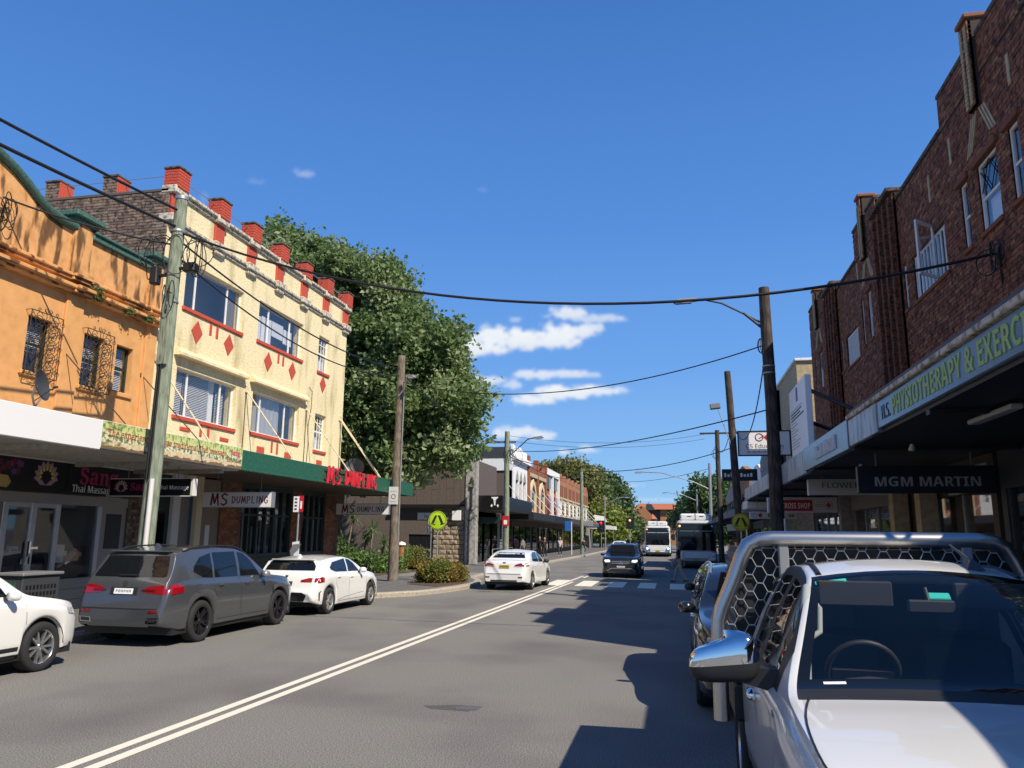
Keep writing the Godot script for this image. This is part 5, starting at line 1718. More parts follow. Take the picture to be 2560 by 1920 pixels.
func far_left() -> void:
	# stone and panel building on the far side of the little square, its long side towards the camera
	var t := thing("stone_building", "low building of rough sandstone blocks and brown panels with black double doors", "building")
	var fr := front_wall(-48.5)
	var m := mb(fr)
	m.wall(-30, 0.15, -13.06, 3.60, -0.3, 0.0, [[-16.78, 0.15, -15.20, 1.97]])
	put("wall", m, "brown_panel", t)
	m = mb(fr)
	m.b6(-30, 3.60, -0.3, -13.06, 7.2, -0.03)
	put("panel_backing", m, "black_paint", t)
	var r := RandomNumberGenerator.new(); r.seed = 17
	var x := -22.0
	while x < -13.2:
		var w := r.randf_range(0.42, 0.62)
		var y := 3.84
		while y < 7.15:
			var h := r.randf_range(0.8, 1.9)
			m = mb(fr)
			m.cbox(Vector3(x + 0.012, y + 0.012, -0.03), Vector3(minf(x + w, -13.07), minf(y + h, 7.18), r.randf_range(0.0, 0.012)), 0.006)
			put("wall_panel", m, "brown_panel", t)
			y += h
		x += w
	# rock-faced blocks beside the door
	var row := 0
	var y := 0.16
	while y < 3.5:
		var h := 0.30
		var u := -15.12 - (0.25 if row % 2 else 0.0)
		while u < -13.08:
			var w := r.randf_range(0.36, 0.62)
			var a := maxf(u, -15.12) + 0.006; var b := minf(u + w, -13.07) - 0.006
			if b - a > 0.08:
				m = mb(fr)
				var q := []
				for k in 4: q.append(r.randf_range(0.04, 0.10))
				var c := Vector3((a + b) * 0.5 + r.randf_range(-0.05, 0.05), y + h * 0.5, r.randf_range(0.10, 0.16))
				var e := [Vector3(a, y, 0.02), Vector3(b, y, 0.02), Vector3(b, y + h - 0.012, 0.02), Vector3(a, y + h - 0.012, 0.02)]
				var f := []
				for k in 4: f.append(e[k].lerp(Vector3(c.x, c.y, 0.02), 0.16) + Vector3(0, 0, q[k]))
				for k in 4:
					m.quad(e[k], e[(k + 1) % 4], f[(k + 1) % 4], f[k])
					m.tri(f[k], f[(k + 1) % 4], c)
					m.quad(e[k] - Vector3(0, 0, 0.03), e[(k + 1) % 4] - Vector3(0, 0, 0.03), e[(k + 1) % 4], e[k])
				put("stone_block", m, "sandstone", t)
			u += w
		y += h; row += 1
	for q in [[-16.76, -16.0], [-15.98, -15.22]]:
		m = mb(fr)
		m.cbox(Vector3(q[0], 0.16, -0.15), Vector3(q[1], 1.95, -0.08), 0.01)
		var d := put("door", m, "black_paint", t)
		m = mb(fr)
		m.cbox(Vector3(q[0] + 0.1, 0.98, -0.08), Vector3(q[1] - 0.08, 1.07, -0.02), 0.01)
		put("push_bar", m, "aluminium", d)
	m = mb(fr)
	m.cbox(Vector3(-17.8, 3.58, 0.0), Vector3(-13.4, 3.80, 0.45), 0.02)
	put("canopy", m, "black_paint", t)
	m = mb(fr)
	m.cbox(Vector3(-16.20, 2.91, 0.0), Vector3(-14.45, 3.34, 0.05), 0.01)
	put("sign_panel", m, "sign_white", t)
	fit_text("for", ital, "lettering_black", t, Basis.IDENTITY, Vector3(-15.75, 3.0, -48.448), 0.35, 0.22)
	m = mb(fr)
	m.cbox(Vector3(-13.82, 2.86, 0.0), Vector3(-13.26, 3.48, 0.35), 0.01)
	put("sign_box", m, "sign_white", t)
	m = mb()
	m.cbox(Vector3(-13.05, 0.15, -49.0), Vector3(-12.32, 6.72, -48.42), 0.02)
	put("corner_pilaster", m, "concrete", t)
	m = mb()
	m.tube([Vector3(-12.75, 0.2, -48.36), Vector3(-12.75, 3.2, -48.36), Vector3(-12.6, 3.8, -48.34), Vector3(-12.6, 5.6, -48.36)], 0.05, 6)
	m.cbox(Vector3(-12.72, 4.9, -48.42), Vector3(-12.5, 5.4, -48.28), 0.02)
	put("meter_box", m, "slate", t)
	m = mb()
	m.b6(-30, 0.15, -58, -13.2, 7.0, -48.85)
	put("rear_block", m, "brown_panel", t)
	# bar with a black box fascia carrying a white goblet mark
	t = thing("bar_front", "black boxed bar front with white goblet and diamonds mark at street corner", "shopfront")
	m = mb()
	m.cbox(Vector3(-12.75, 3.55, -59.4), Vector3(-10.72, 4.46, -48.95), 0.02)
	put("fascia_box", m, "sign_black", t)
	var ff := front_wall(-48.945)
	m = mb(ff)
	m.ext(PackedVector2Array([Vector2(-11.46, 4.36), Vector2(-11.02, 4.36), Vector2(-11.02, 4.31), Vector2(-11.14, 4.22), Vector2(-11.19, 4.0), Vector2(-11.20, 3.82), Vector2(-11.28, 3.82), Vector2(-11.29, 4.0), Vector2(-11.34, 4.22), Vector2(-11.46, 4.31)]), 0.0, 0.02)
	put("goblet_mark", m, "sign_white", t)
	for u in [-11.44, -11.04]:
		m = mb(ff)
		m.ext(PackedVector2Array([Vector2(u - 0.07, 3.80), Vector2(u, 3.70), Vector2(u + 0.07, 3.80), Vector2(u, 3.92)]), 0.0, 0.02)
		put("diamond_mark", m, "sign_white", t)
	m = mb()
	m.b6(-18, 0.15, -59.4, -13.2, 3.55, -49.2)
	put("wall", m, "grey_render", t)
	for z in [-50.4, -52.6, -55.0, -57.4]:
		m = mb()
		m.cbox(Vector3(-13.22, 0.2, z - 0.85), Vector3(-13.14, 3.2, z + 0.85), 0.01)
		put("glazing", m, "tinted", t)
	m = mb()
	m.cbox(Vector3(-12.9, 2.7, -49.6), Vector3(-11.1, 3.1, -49.5), 0.01)
	put("hanging_sign", m, "dark_green", t)
	m = mb()
	m.tube([Vector3(-11.6, 0.15, -50.0), Vector3(-11.6, 1.05, -50.0), Vector3(-11.3, 1.15, -51.5), Vector3(-10.9, 1.15, -53.0), Vector3(-10.9, 0.15, -53.0)], 0.025, 6)
	put("handrail", m, "galvanised", t)
	# row of two-storey shops
	var X := -13.2
	var lf := left_wall(X)
	t = thing("white_arcade_building", "white rendered building with three pointed arched windows and stepped crown", "building")
	m = mb(lf)
	m.wall(64.3, 3.6, 70.6, 8.15, -0.4, 0.0, [[65.3, 4.9, 66.5, 6.6], [67.0, 4.9, 68.2, 6.6], [68.7, 4.9, 69.9, 6.6]])
	put("wall", m, "white_wall", t)
	for q in [65.9, 67.6, 69.3]:
		m = mb(lf)
		m.ext(PackedVector2Array([Vector2(q - 0.6, 6.6), Vector2(q - 0.45, 7.0), Vector2(q, 7.45), Vector2(q + 0.45, 7.0), Vector2(q + 0.6, 6.6)]), -0.1, 0.03)
		put("arch_head", m, "grey_render", t)
		m = mb(lf)
		m.b6(q - 0.6, 4.9, -0.3, q + 0.6, 6.6, -0.2)
		put("window", m, "tinted", t)
	m = mb(lf)
	m.cbox(Vector3(64.2, 8.15, -0.4), Vector3(70.8, 8.6, 0.35), 0.05)
	put("cornice", m, "white_wall", t)
	for k in 7:
		m = mb(lf)
		var hh: float = [9.5, 9.2, 9.35, 9.55, 9.4, 9.2, 9.35][k]
		m.cbox(Vector3(64.3 + k * 0.9, 8.6, -0.3), Vector3(64.3 + k * 0.9 + 0.82, hh, 0.0), 0.05)
		put("crown_block", m, "white_wall", t)
	m = mb(front_wall(-64.3))
	m.b6(-24, 0.15, -0.3, -13.3, 7.3, 0.0)
	put("side_wall", m, "brown_panel", t)
	m = mb(front_wall(-64.3))
	m.b6(-24, 7.3, -0.3, -13.3, 8.3, 0.12)
	put("side_band", m, "white_wall", t)
	m = mb(front_wall(-64.3))
	m.b6(-26, 8.3, -3.0, -13.5, 9.3, 0.02)
	put("side_parapet", m, "slate", t)
	m = mb()
	m.b6(-24, 0.15, -70.5, -13.5, 8.2, -64.6)
	put("block", m, "grey_render", t)
	t = thing("gothic_shop_building", "brown brick shop building with two cream pointed arches and scalloped parapet", "building")
	m = mb(lf)
	m.b6(70.8, 3.6, -6, 80.8, 7.9, 0.0)
	put("wall", m, "brick_red_2", t)
	for c in [73.2, 78.2]:
		m = mb(lf)
		var p := PackedVector2Array()
		for k in 9:
			var a := PI * k / 8.0
			p.append(Vector2(c + cos(a) * 2.2, 7.9 + (0.9 if k in [0, 8] else 0.9 - 0.75 * sin(a) + (0.35 if k == 4 else 0.0))))
		p.append(Vector2(c - 2.2, 7.8)); p.append(Vector2(c + 2.2, 7.8))
		m.ext(p, -0.3, 0.05)
		put("scalloped_parapet", m, "brick_red_1", t)
		m = mb(lf)
		m.cbox(Vector3(c - 2.1, 7.3, 0.0), Vector3(c + 2.1, 7.7, 0.22), 0.04)
		put("cornice", m, "tan_wall", t)
		m = mb(lf)
		m.ext(PackedVector2Array([Vector2(c - 1.5, 3.6), Vector2(c - 1.5, 5.9), Vector2(c - 1.1, 6.6), Vector2(c, 7.2), Vector2(c + 1.1, 6.6), Vector2(c + 1.5, 5.9), Vector2(c + 1.5, 3.6), Vector2(c + 1.05, 3.6), Vector2(c + 1.05, 5.8), Vector2(c + 0.7, 6.3), Vector2(c, 6.7), Vector2(c - 0.7, 6.3), Vector2(c - 1.05, 5.8), Vector2(c - 1.05, 3.6)]), -0.1, 0.16)
		put("arch_surround", m, "cream_paint", t)
		m = mb(lf)
		m.cbox(Vector3(c - 0.75, 4.6, 0.0), Vector3(c + 0.75, 6.0, 0.06), 0.01)
		put("window", m, "tinted", t)
	for c in [70.9, 75.7, 80.7]:
		m = mb(lf)
		m.cbox(Vector3(c - 0.3, 3.6, -0.3), Vector3(c + 0.3, 9.2, 0.2), 0.03)
		put("buttress", m, "brick_red_1", t)
	t = thing("modern_infill_building", "white framed infill building with dark glazing and red panels", "building")
	m = mb(lf)
	m.b6(81.0, 3.6, -6, 90.7, 9.0, -0.3)
	put("block", m, "brick_red_4", t)
	for q in [[81.0, 8.3, 90.7, 9.0], [81.0, 3.6, 81.4, 8.3], [85.7, 3.6, 86.1, 8.3], [90.3, 3.6, 90.7, 8.3]]:
		m = mb(lf)
		m.cbox(Vector3(q[0], q[1], -0.3), Vector3(q[2], q[3], 0.1), 0.02)
		put("frame", m, "white_wall", t)
	for q in [[81.5, 6.9], [83.6, 6.9], [86.2, 6.9], [88.3, 6.9], [81.5, 4.4], [86.2, 4.4]]:
		m = mb(lf)
		m.cbox(Vector3(q[0], q[1], -0.3), Vector3(q[0] + 1.7, q[1] + 1.3, -0.1), 0.02)
		put("window", m, "tinted", t)
	for q in [[83.5, 4.2], [88.2, 4.2]]:
		m = mb(lf)
		m.cbox(Vector3(q[0], q[1], -0.3), Vector3(q[0] + 1.9, q[1] + 2.0, -0.06), 0.02)
		put("red_panel", m, "car_red", t)
	for k in 4:
		var a := 91.0 + k * 7.7
		t = thing("red_brick_shop", ["nearest red brick terrace shop beside the modern infill building", "second red brick terrace shop counted from the modern infill building", "third red brick terrace shop counted from the modern infill building", "last red brick terrace shop before the corner cafe"][k], "building", Vector3.ZERO, 0.0, "red brick shops along the far row")
		m = mb(lf)
		m.b6(a, 6.2, -6, a + 7.6, 8.4, 0.0)
		put("upper_wall", m, "brick_red_4", t)
		m = mb(lf)
		m.b6(a, 3.4, -6, a + 7.6, 6.2, 0.04)
		put("lower_wall", m, "tan_wall", t)
		for c in [a + 0.2, a + 3.8]:
			m = mb(lf)
			m.ext(PackedVector2Array([Vector2(c, 8.4), Vector2(c + 3.4, 8.4), Vector2(c + 3.0, 8.7), Vector2(c + 1.7, 9.2), Vector2(c + 0.4, 8.7)]), -0.3, 0.02)
			put("parapet_gable", m, "brick_red_2", t)
			for j in 2:
				m = mb(lf)
				m.cbox(Vector3(c + 0.4 + j * 1.5, 4.3, 0.0), Vector3(c + 1.4 + j * 1.5, 5.8, 0.09), 0.02)
				put("window", m, "tinted" if j else "white_wall", t)
				m = mb(lf)
				m.cbox(Vector3(c + 0.5 + j * 1.5, 6.5, 0.0), Vector3(c + 1.3 + j * 1.5, 7.8, 0.06), 0.02)
				put("brick_recess", m, "brick_red_3", t)
		m = mb(lf)
		m.cbox(Vector3(a, 6.15, 0.0), Vector3(a + 7.6, 6.4, 0.16), 0.03)
		put("string_course", m, "tan_wall", t)
	# awnings and shopfronts of the row
	var aw := [[59.6, 70.6, "charcoal"], [70.7, 80.8, "sign_navy"], [80.9, 90.6, "slate"], [90.7, 104.0, "grey_metal"], [104.1, 121.0, "fascia_blue"]]
	for i in aw.size():
		var q: Array = aw[i]
		t = thing("row_awning", ["charcoal awning below the white arcade building", "navy awning below the gothic arches", "slate awning below the modern infill building", "grey awning below the nearer red brick shops", "blue-grey awning at the far end of the row"][i], "awning")
		m = mb(left_wall(-10.6))
		m.cbox(Vector3(q[0], 3.16, -2.55), Vector3(q[1], 3.72, 0.0), 0.02)
		put("fascia", m, q[2], t)
		var g := mb(lf)
		g.b6(q[0], 0.15, -0.4, q[1], 3.16, -0.2)
		put("shop_wall", g, "shop_brown", t)
		var n := int((q[1] - q[0]) / 2.6)
		for k in n:
			var a: float = lerpf(q[0], q[1], float(k) / n)
			m = mb(lf)
			m.cbox(Vector3(a + 0.15, 0.6, -0.2), Vector3(a + 2.3, 2.7, -0.12), 0.01)
			put("shop_window", m, "tinted", t)
			if k % 2 == 0:
				m = mb()
				m.tube([Vector3(-13.15, 6.2, -a - 1.0), Vector3(-10.8, 3.72, -a - 1.0)], 0.03, 5)
				put("awning_stay", m, "offwhite", t)
	t = thing("corner_cafe_awning", "white striped-edge cafe awning with small roof sign at the far corner", "awning")
	m = mb()
	m.hexa([Vector3(-13, 3.1, -123), Vector3(-9.2, 2.9, -123), Vector3(-9.2, 2.9, -127), Vector3(-13, 3.1, -127), Vector3(-13, 3.9, -123), Vector3(-9.2, 3.45, -123), Vector3(-9.2, 3.45, -127), Vector3(-13, 3.9, -127)])
	put("canopy", m, "offwhite", t)
	m = mb()
	m.hexa([Vector3(-12.2, 4.3, -123.2), Vector3(-10.4, 4.1, -123.2), Vector3(-10.4, 4.1, -123.0), Vector3(-12.2, 4.3, -123.0), Vector3(-12.4, 5.2, -123.2), Vector3(-10.7, 4.9, -123.2), Vector3(-10.7, 4.9, -123.0), Vector3(-12.4, 5.2, -123.0)])
	put("roof_sign", m, "sign_white", t)
	for x2 in [-12.8, -9.4]:
		m = mb()
		m.cyl(Vector3(x2, 0.15, -123.1), Vector3(x2, 3.2, -123.1), 0.05)
		put("post", m, "grey_metal", t)
	m = mb()
	m.b6(-20, 0.15, -128, -13.1, 3.6, -122)
	put("wall", m, "grey_render", t)

func far_right() -> void:
	var fr := right_wall(5.1)
	var t := thing("beige_building", "plain beige two-storey building with downpipe beyond the dark red brick", "building")
	var m := mb(fr)
	m.wall(33.4, 3.9, 43.4, 9.2, -6.0, 0.0, [])
	put("wall", m, "tan_wall", t)
	m = mb(fr)
	m.cbox(Vector3(33.3, 9.2, -6.0), Vector3(43.5, 9.32, 0.08), 0.02)
	put("parapet", m, "white_wall", t)
	m = mb(fr)
	m.tube([Vector3(39.0, 9.0, 0.06), Vector3(39.0, 7.2, 0.06), Vector3(38.7, 6.9, 0.06), Vector3(38.7, 4.0, 0.06)], 0.06, 6)
	put("downpipe", m, "charcoal", t)
	for k in 5:
		m = mb(fr)
		m.b6(39.6, 8.4 - k * 0.32, 0.0, 43.0, 8.5 - k * 0.32, 0.03)
		put("plaster_band", m, "grey_render", t)
	for u in [35.0, 40.6]:
		window(t, fr, [u, 5.6, u + 1.3, 6.9], [0.5], [], "white_paint", 0.0, "", 0.06)
	# buildings farther along on the right
	var specs := [[43.5, 51.0, 7.0, 5.3, "grey_render", "grey gabled shop building behind the education sign"], [51.2, 60.0, 6.4, 5.5, "white_wall", "small white shop building behind the third timber pole"], [60.2, 72.0, 7.2, 5.4, "brick_red_4", "brick shop building far along the right footpath"], [72.2, 90.0, 6.6, 5.5, "grey_render", "long grey shop building far along the right footpath"]]
	for q in specs:
		t = thing("far_shop_building", q[5], "building")
		var f := right_wall(q[3])
		m = mb(f)
		m.b6(q[0], 0.15, -8.0, q[1], q[2] - 1.0, 0.0)
		put("wall", m, q[4], t)
		m = mb(f)
		var c: float = (q[0] + q[1]) * 0.5
		m.ext(PackedVector2Array([Vector2(q[0], q[2] - 1.0), Vector2(q[1], q[2] - 1.0), Vector2(q[1], q[2] - 0.4), Vector2(c + 1.0, q[2] + 0.4), Vector2(c - 1.0, q[2] + 0.4), Vector2(q[0], q[2] - 0.4)]), -0.4, 0.02)
		put("gable", m, q[4], t)
		var n := int((q[1] - q[0]) / 2.2)
		for k in n:
			var a: float = lerpf(q[0], q[1], (k + 0.25) / n)
			m = mb(f)
			m.cbox(Vector3(a, 4.2, -0.02), Vector3(a + 1.0, 5.4, 0.04), 0.01)
			put("window", m, "tinted", t)
			m = mb(f)
			m.cbox(Vector3(a - 0.3, 0.7, -0.02), Vector3(a + 1.3, 2.6, 0.04), 0.01)
			put("shop_window", m, "tinted", t)
	# chimney and tank on the grey building
	t = thing("roof_chimney", "pale chimney with round cowl and grey tank on roof behind education sign", "chimney")
	m = mb()
	m.cbox(Vector3(5.6, 5.9, -46.2), Vector3(6.3, 8.0, -45.5), 0.03)
	put("stack", m, "tan_wall", t)
	m = mb(Transform3D(Basis.IDENTITY, Vector3(6.0, 8.0, -45.8)))
	m.lathe([Vector2(0.32, 0), Vector2(0.36, 0.15), Vector2(0.25, 0.32), Vector2(0, 0.36)], 14)
	put("cowl", m, "offwhite", t)
	m = mb()
	m.cbox(Vector3(6.4, 6.4, -46.4), Vector3(7.4, 7.6, -45.6), 0.08)
	put("tank", m, "grey_metal", t)
	m = mb(Transform3D(Basis.from_scale(Vector3(0.3, 0.55, 0.3)), Vector3(4.7, 7.1, -45.0)))
	m.lathe([Vector2(0, -1), Vector2(0.8, -0.6), Vector2(1, 0), Vector2(0.7, 0.6), Vector2(0, 1)], 12)
	tag(put("red_roof_ornament", m, "terracotta"), "small red ornament on the roof edge above the education sign", "ornament")
	# awnings beyond
	for q in [[34.4, 36.6, 3.18, 3.52, "sign_white", "short white box fascia at end of the long stained awning"], [36.8, 47.5, 3.05, 3.45, "grey_render", "grey shabby awning between the second and third timber poles"], [47.7, 70.0, 3.05, 3.45, "charcoal", "dark awning beyond the third timber pole"]]:
		t = thing("far_awning", q[5], "awning")
		m = mb(right_wall(2.95))
		m.cbox(Vector3(q[0], q[2], -2.4), Vector3(q[1], q[3], 0.0), 0.02)
		put("fascia", m, q[4], t)
		for u in [q[0] + 0.6, q[1] - 0.8]:
			m = mb(right_wall(5.3))
			m.tube([Vector3(u, 5.4, 0.0), Vector3(u, q[3], 2.2)], 0.025, 5)
			put("stay", m, "iron", t)
	t = thing("black_sign_box", "black roof sign with white script between timber poles", "sign")
	m = mb(front_wall(-44.0))
	m.cbox(Vector3(2.55, 5.0, -0.3), Vector3(4.4, 5.62, 0.0), 0.02)
	put("sign_box", m, "sign_black", t)
	for k in 9:
		m = mb(front_wall(-44.0))
		m.cbox(Vector3(2.66 + k * 0.17, 5.2, 0.0), Vector3(2.66 + k * 0.17 + 0.11, 5.2 + [0.2, 0.14, 0.22, 0.14, 0.14, 0.2, 0.14, 0.16, 0.2][k], 0.01), 0.004)
		put("script_stroke", m, "lettering_white", t)
	m = mb()
	m.b6(3.3, 3.5, -44.25, 3.4, 5.0, -44.15)
	put("support", m, "charcoal", t)

func distance() -> void:
	var t := thing("gabled_brick_hall", "red brick hall with gable and pale windows at the end of the road", "building")
	var m := mb(front_wall(-172))
	m.b6(-10.4, 0, -8, -4.2, 5.6, 0.0)
	put("wall", m, "brick_red_4", t)
	m = mb(front_wall(-172))
	m.ext(PackedVector2Array([Vector2(-8.6, 5.6), Vector2(-4.9, 5.6), Vector2(-4.9, 6.4), Vector2(-6.75, 8.3), Vector2(-8.6, 6.4)]), -8.0, 0.05)
	put("gable", m, "brick_red_4", t)
	m = mb()
	m.hexa([Vector3(-11, 5.6, -171.6), Vector3(-8.6, 5.6, -171.6), Vector3(-8.6, 5.6, -180), Vector3(-11, 5.6, -180), Vector3(-10.4, 8.0, -175), Vector3(-8.6, 8.0, -175), Vector3(-8.6, 8.0, -176), Vector3(-10.4, 8.0, -176)])
	put("roof", m, "roof_tile", t)
	m = mb()
	m.hexa([Vector3(-4.9, 5.6, -171.6), Vector3(-3.9, 5.6, -171.6), Vector3(-3.9, 5.6, -180), Vector3(-4.9, 5.6, -180), Vector3(-4.9, 6.8, -174), Vector3(-4.3, 6.2, -174), Vector3(-4.3, 6.2, -178), Vector3(-4.9, 6.8, -178)])
	put("roof", m, "roof_tile", t)
	for x in [-9.9, -8.1, -7.3, -6.2, -5.6, -4.7]:
		m = mb(front_wall(-172))
		m.cbox(Vector3(x - 0.25, 3.0, 0.0), Vector3(x + 0.25, 4.7, 0.08), 0.02)
		put("window", m, "offwhite", t)
	t = thing("orange_roofed_block", "brick block with orange tiled roof and dark glass behind the hall", "building")
	for q in [[-8.2, -6.0, 8.2, "brick_red_4"], [-6.0, -2.9, 8.0, "slate"], [-2.9, -1.3, 8.2, "brick_red_4"], [-1.3, -0.5, 8.2, "slate"], [-0.5, 0.8, 8.2, "brick_red_4"]]:
		m = mb(front_wall(-190))
		m.b6(q[0] - 0.6, 0, -8, q[1] - 0.6, q[2], 0.0 if q[3] != "slate" else -0.4)
		put("wall_bay", m, q[3], t)
	m = mb()
	m.hexa([Vector3(-9.2, 8.2, -189), Vector3(0.6, 8.2, -189), Vector3(0.6, 8.2, -200), Vector3(-9.2, 8.2, -200), Vector3(-8.6, 9.7, -193), Vector3(0.0, 9.7, -193), Vector3(0.0, 9.7, -196), Vector3(-8.6, 9.7, -196)])
	put("roof", m, "roof_tile", t)
	m = mb()
	m.ext(PackedVector2Array([Vector2(-7.0, 8.0), Vector2(-4.6, 8.0), Vector2(-5.4, 9.4), Vector2(-6.6, 9.5)]), -189.2, -188.8)
	put("dormer", m, "slate", t)
	# traffic signals at the far crossing
	for q in [[-10.3, -112.0, 3.2, "far traffic signal showing red beside the lamp pole", "signal_red_lit"], [-6.6, -118.0, 3.7, "far traffic signal on an arm showing amber red before the trees", "lamp_amber_lit"]]:
		t = thing("traffic_signal", q[3], "traffic light")
		m = mb()
		m.cyl(Vector3(q[0], 0.1, q[1]), Vector3(q[0], q[2] - 0.5, q[1]), 0.06, -1, 8)
		put("post", m, "grey_metal", t)
		m = mb()
		m.cbox(Vector3(q[0] - 0.55, q[2] - 0.7, q[1] - 0.1), Vector3(q[0] + 0.55, q[2] + 0.9, q[1] + 0.1), 0.04)
		put("backing_board", m, "black_paint", t)
		for k in 3:
			m = mb(Transform3D(Basis(Vector3.RIGHT, PI / 2), Vector3(q[0], q[2] + 0.55 - k * 0.42, q[1] + 0.1)))
			m.lathe([Vector2(0, 0.04), Vector2(0.14, 0.02), Vector2(0.16, 0)], 14)
			put("lens", m, q[4] if k == 0 else "plastic", t)

class Shape:
	# a car body described by curves along its length s (0 = nose)
	var L: float
	var top: Array
	var belt: Array
	var wid: Array
	var bot: Array
	var tumble := 0.42
	var arches := []   # [s, radius, height of centre]
	var lift := 0.0
	func at(c: Array, s: float) -> float:
		if s <= c[0][0]: return c[0][1]
		for i in c.size() - 1:
			if s <= c[i + 1][0]:
				# monotone cubic through the points
				var h: float = c[i + 1][0] - c[i][0]
				var t: float = (s - c[i][0]) / h
				var d: float = (c[i + 1][1] - c[i][1]) / h
				var m0: float = d; var m1: float = d
				if i > 0:
					var e: float = (c[i][1] - c[i - 1][1]) / (c[i][0] - c[i - 1][0])
					m0 = 0.0 if e * d <= 0.0 else 2.0 * e * d / (e + d)
				if i < c.size() - 2:
					var e: float = (c[i + 2][1] - c[i + 1][1]) / (c[i + 2][0] - c[i + 1][0])
					m1 = 0.0 if e * d <= 0.0 else 2.0 * e * d / (e + d)
				var t2 := t * t; var t3 := t2 * t
				return (2 * t3 - 3 * t2 + 1) * c[i][1] + (t3 - 2 * t2 + t) * h * m0 + (-2 * t3 + 3 * t2) * c[i + 1][1] + (t3 - t2) * h * m1
		return c[-1][1]
	func half(s: float) -> PackedVector2Array:
		# right half of the section, (x, y) from the sill up to the centre of the roof
		var w := at(wid, s); var b := at(bot, s); var be := at(belt, s); var tp := at(top, s)
		for a in arches:
			var d: float = absf(s - a[0])
			if d < a[1]: b = maxf(b, a[2] + sqrt(a[1] * a[1] - d * d))
		b = minf(b, be - 0.12)
		tp = maxf(tp, be - 0.02)
		var rise := tp - be
		var he := maxf(be + 0.006, tp - clampf(0.02 + rise * 0.10, 0.02, 0.055))
		if rise < 0.03: he = minf(be + 0.004, tp)
		var we := w - 0.055 - tumble * maxf(he - be, 0.0)
		var p := PackedVector2Array([Vector2(w - 0.07, b), Vector2(w - 0.022, b + 0.02), Vector2(w - 0.006, lerpf(b, be, 0.25)), Vector2(w - 0.002, lerpf(b, be, 0.55)), Vector2(w - 0.004, be - 0.085), Vector2(w - 0.028, be - 0.016), Vector2(w - 0.055, be)])
		var e0 := p[6]; var e1 := Vector2(we, he)
		for k in [0.10, 0.5, 0.90, 1.0]: p.append(e0.lerp(e1, k) + Vector2(0.022 * 4.0 * k * (1.0 - k) * clampf(rise * 2.0, 0, 1), 0))
		for k in [0.955, 0.88, 0.70, 0.45, 0.20, 0.0]: p.append(Vector2(we * k, he + (tp - he) * (1.0 - k * k)))
		if lift != 0.0:
			for i in p.size(): p[i].y += lift
		return p
	func side(s: float, h: float) -> float:
		var p := half(s)
		if h <= p[0].y: return p[0].x
		for i in 10:
			if h <= p[i + 1].y: return lerpf(p[i].x, p[i + 1].x, (h - p[i].y) / maxf(0.0005, p[i + 1].y - p[i].y))
		return p[10].x
	func height(s: float, x: float) -> float:
		var p := half(s)
		x = absf(x)
		if x > p[3].x: return -1.0
		for i in range(p.size() - 1, 3, -1):
			if x <= p[i - 1].x: return lerpf(p[i].y, p[i - 1].y, (x - p[i].x) / maxf(0.0005, p[i - 1].x - p[i].x))
		return p[4].y
	func end(x: float, h: float, rear: bool) -> float:
		# how far along the car the skin is met, looking from the end
		var a := L if rear else 0.0
		var st := -0.02 if rear else 0.02
		var s := a
		var n := 0
		while n < 70 and height(s, x) < h:
			s += st; n += 1
		if n == 0: return a
		var lo := s - st; var hi := s
		for k in 8:
			var m := (lo + hi) * 0.5
			if height(m, x) < h: lo = m
			else: hi = m
		return hi
	func p3(s: float, x: float, y: float) -> Vector3: return Vector3(x, y, s - L * 0.5)

func body_grid(sh: Shape, pick: Callable, out: Dictionary, step := 0.055) -> Array:
	var ss := []
	var s := 0.0
	while s < sh.L - 0.001:
		ss.append(s)
		var dense := s < 0.3 or s > sh.L - 0.5
		for a in sh.arches:
			if absf(absf(s - a[0]) - a[1]) < 0.1: dense = true
		s += step * (0.4 if dense else 1.0)
	ss.append(sh.L)
	var p := []
	for q in ss:
		var h := sh.half(q)
		var row := []
		for k in 17: row.append(sh.p3(q, -h[k].x, h[k].y))
		for k in range(15, -1, -1): row.append(sh.p3(q, h[k].x, h[k].y))
		p.append(row)
	var N := []
	var R := p.size(); var C := 33
	for i in R:
		var row := PackedVector3Array()
		for j in C:
			var u: Vector3 = p[mini(i + 1, R - 1)][j] - p[maxi(i - 1, 0)][j]
			var w: Vector3 = p[i][mini(j + 1, C - 1)] - p[i][maxi(j - 1, 0)]
			row.append(w.cross(u).normalized() * -1.0)
		N.append(row)
	for i in R - 1:
		for j in C - 1:
			var hcell := j if j < 16 else 31 - j
			var key: String = pick.call((ss[i] + ss[i + 1]) * 0.5, hcell, j < 16)
			if key == "": continue
			if not out.has(key): out[key] = MB.new()
			out[key].gcell(p, N, i, j, false, R, C)
	return [p, N, ss]

func cap_end(m: MB, row: Array, sgn: float) -> void:
	for k in 16:
		var a: Vector3 = row[k]; var b: Vector3 = row[32 - k]; var c: Vector3 = row[31 - k]; var d: Vector3 = row[k + 1]
		if sgn > 0: m.quad(a, b, c, d)
		else: m.quad(b, a, d, c)

func clip_strips(poly: PackedVector2Array, step: Vector2) -> Array:
	var lo := poly[0]; var hi := poly[0]
	for q in poly:
		lo = lo.min(q); hi = hi.max(q)
	var out := []
	var x := lo.x
	while x < hi.x - 1e-4:
		var y := lo.y
		while y < hi.y - 1e-4:
			var cell := PackedVector2Array([Vector2(x, y), Vector2(x + step.x, y), Vector2(x + step.x, y + step.y), Vector2(x, y + step.y)])
			for r in Geometry2D.intersect_polygons(poly, cell): out.append(r)
			y += step.y
		x += step.x
	return out

func fan(m: MB, poly: PackedVector2Array, f: Callable) -> void:
	var ix := Geometry2D.triangulate_polygon(poly)
	for k in range(0, ix.size(), 3):
		m.tri(f.call(poly[ix[k]]), f.call(poly[ix[k + 1]]), f.call(poly[ix[k + 2]]))

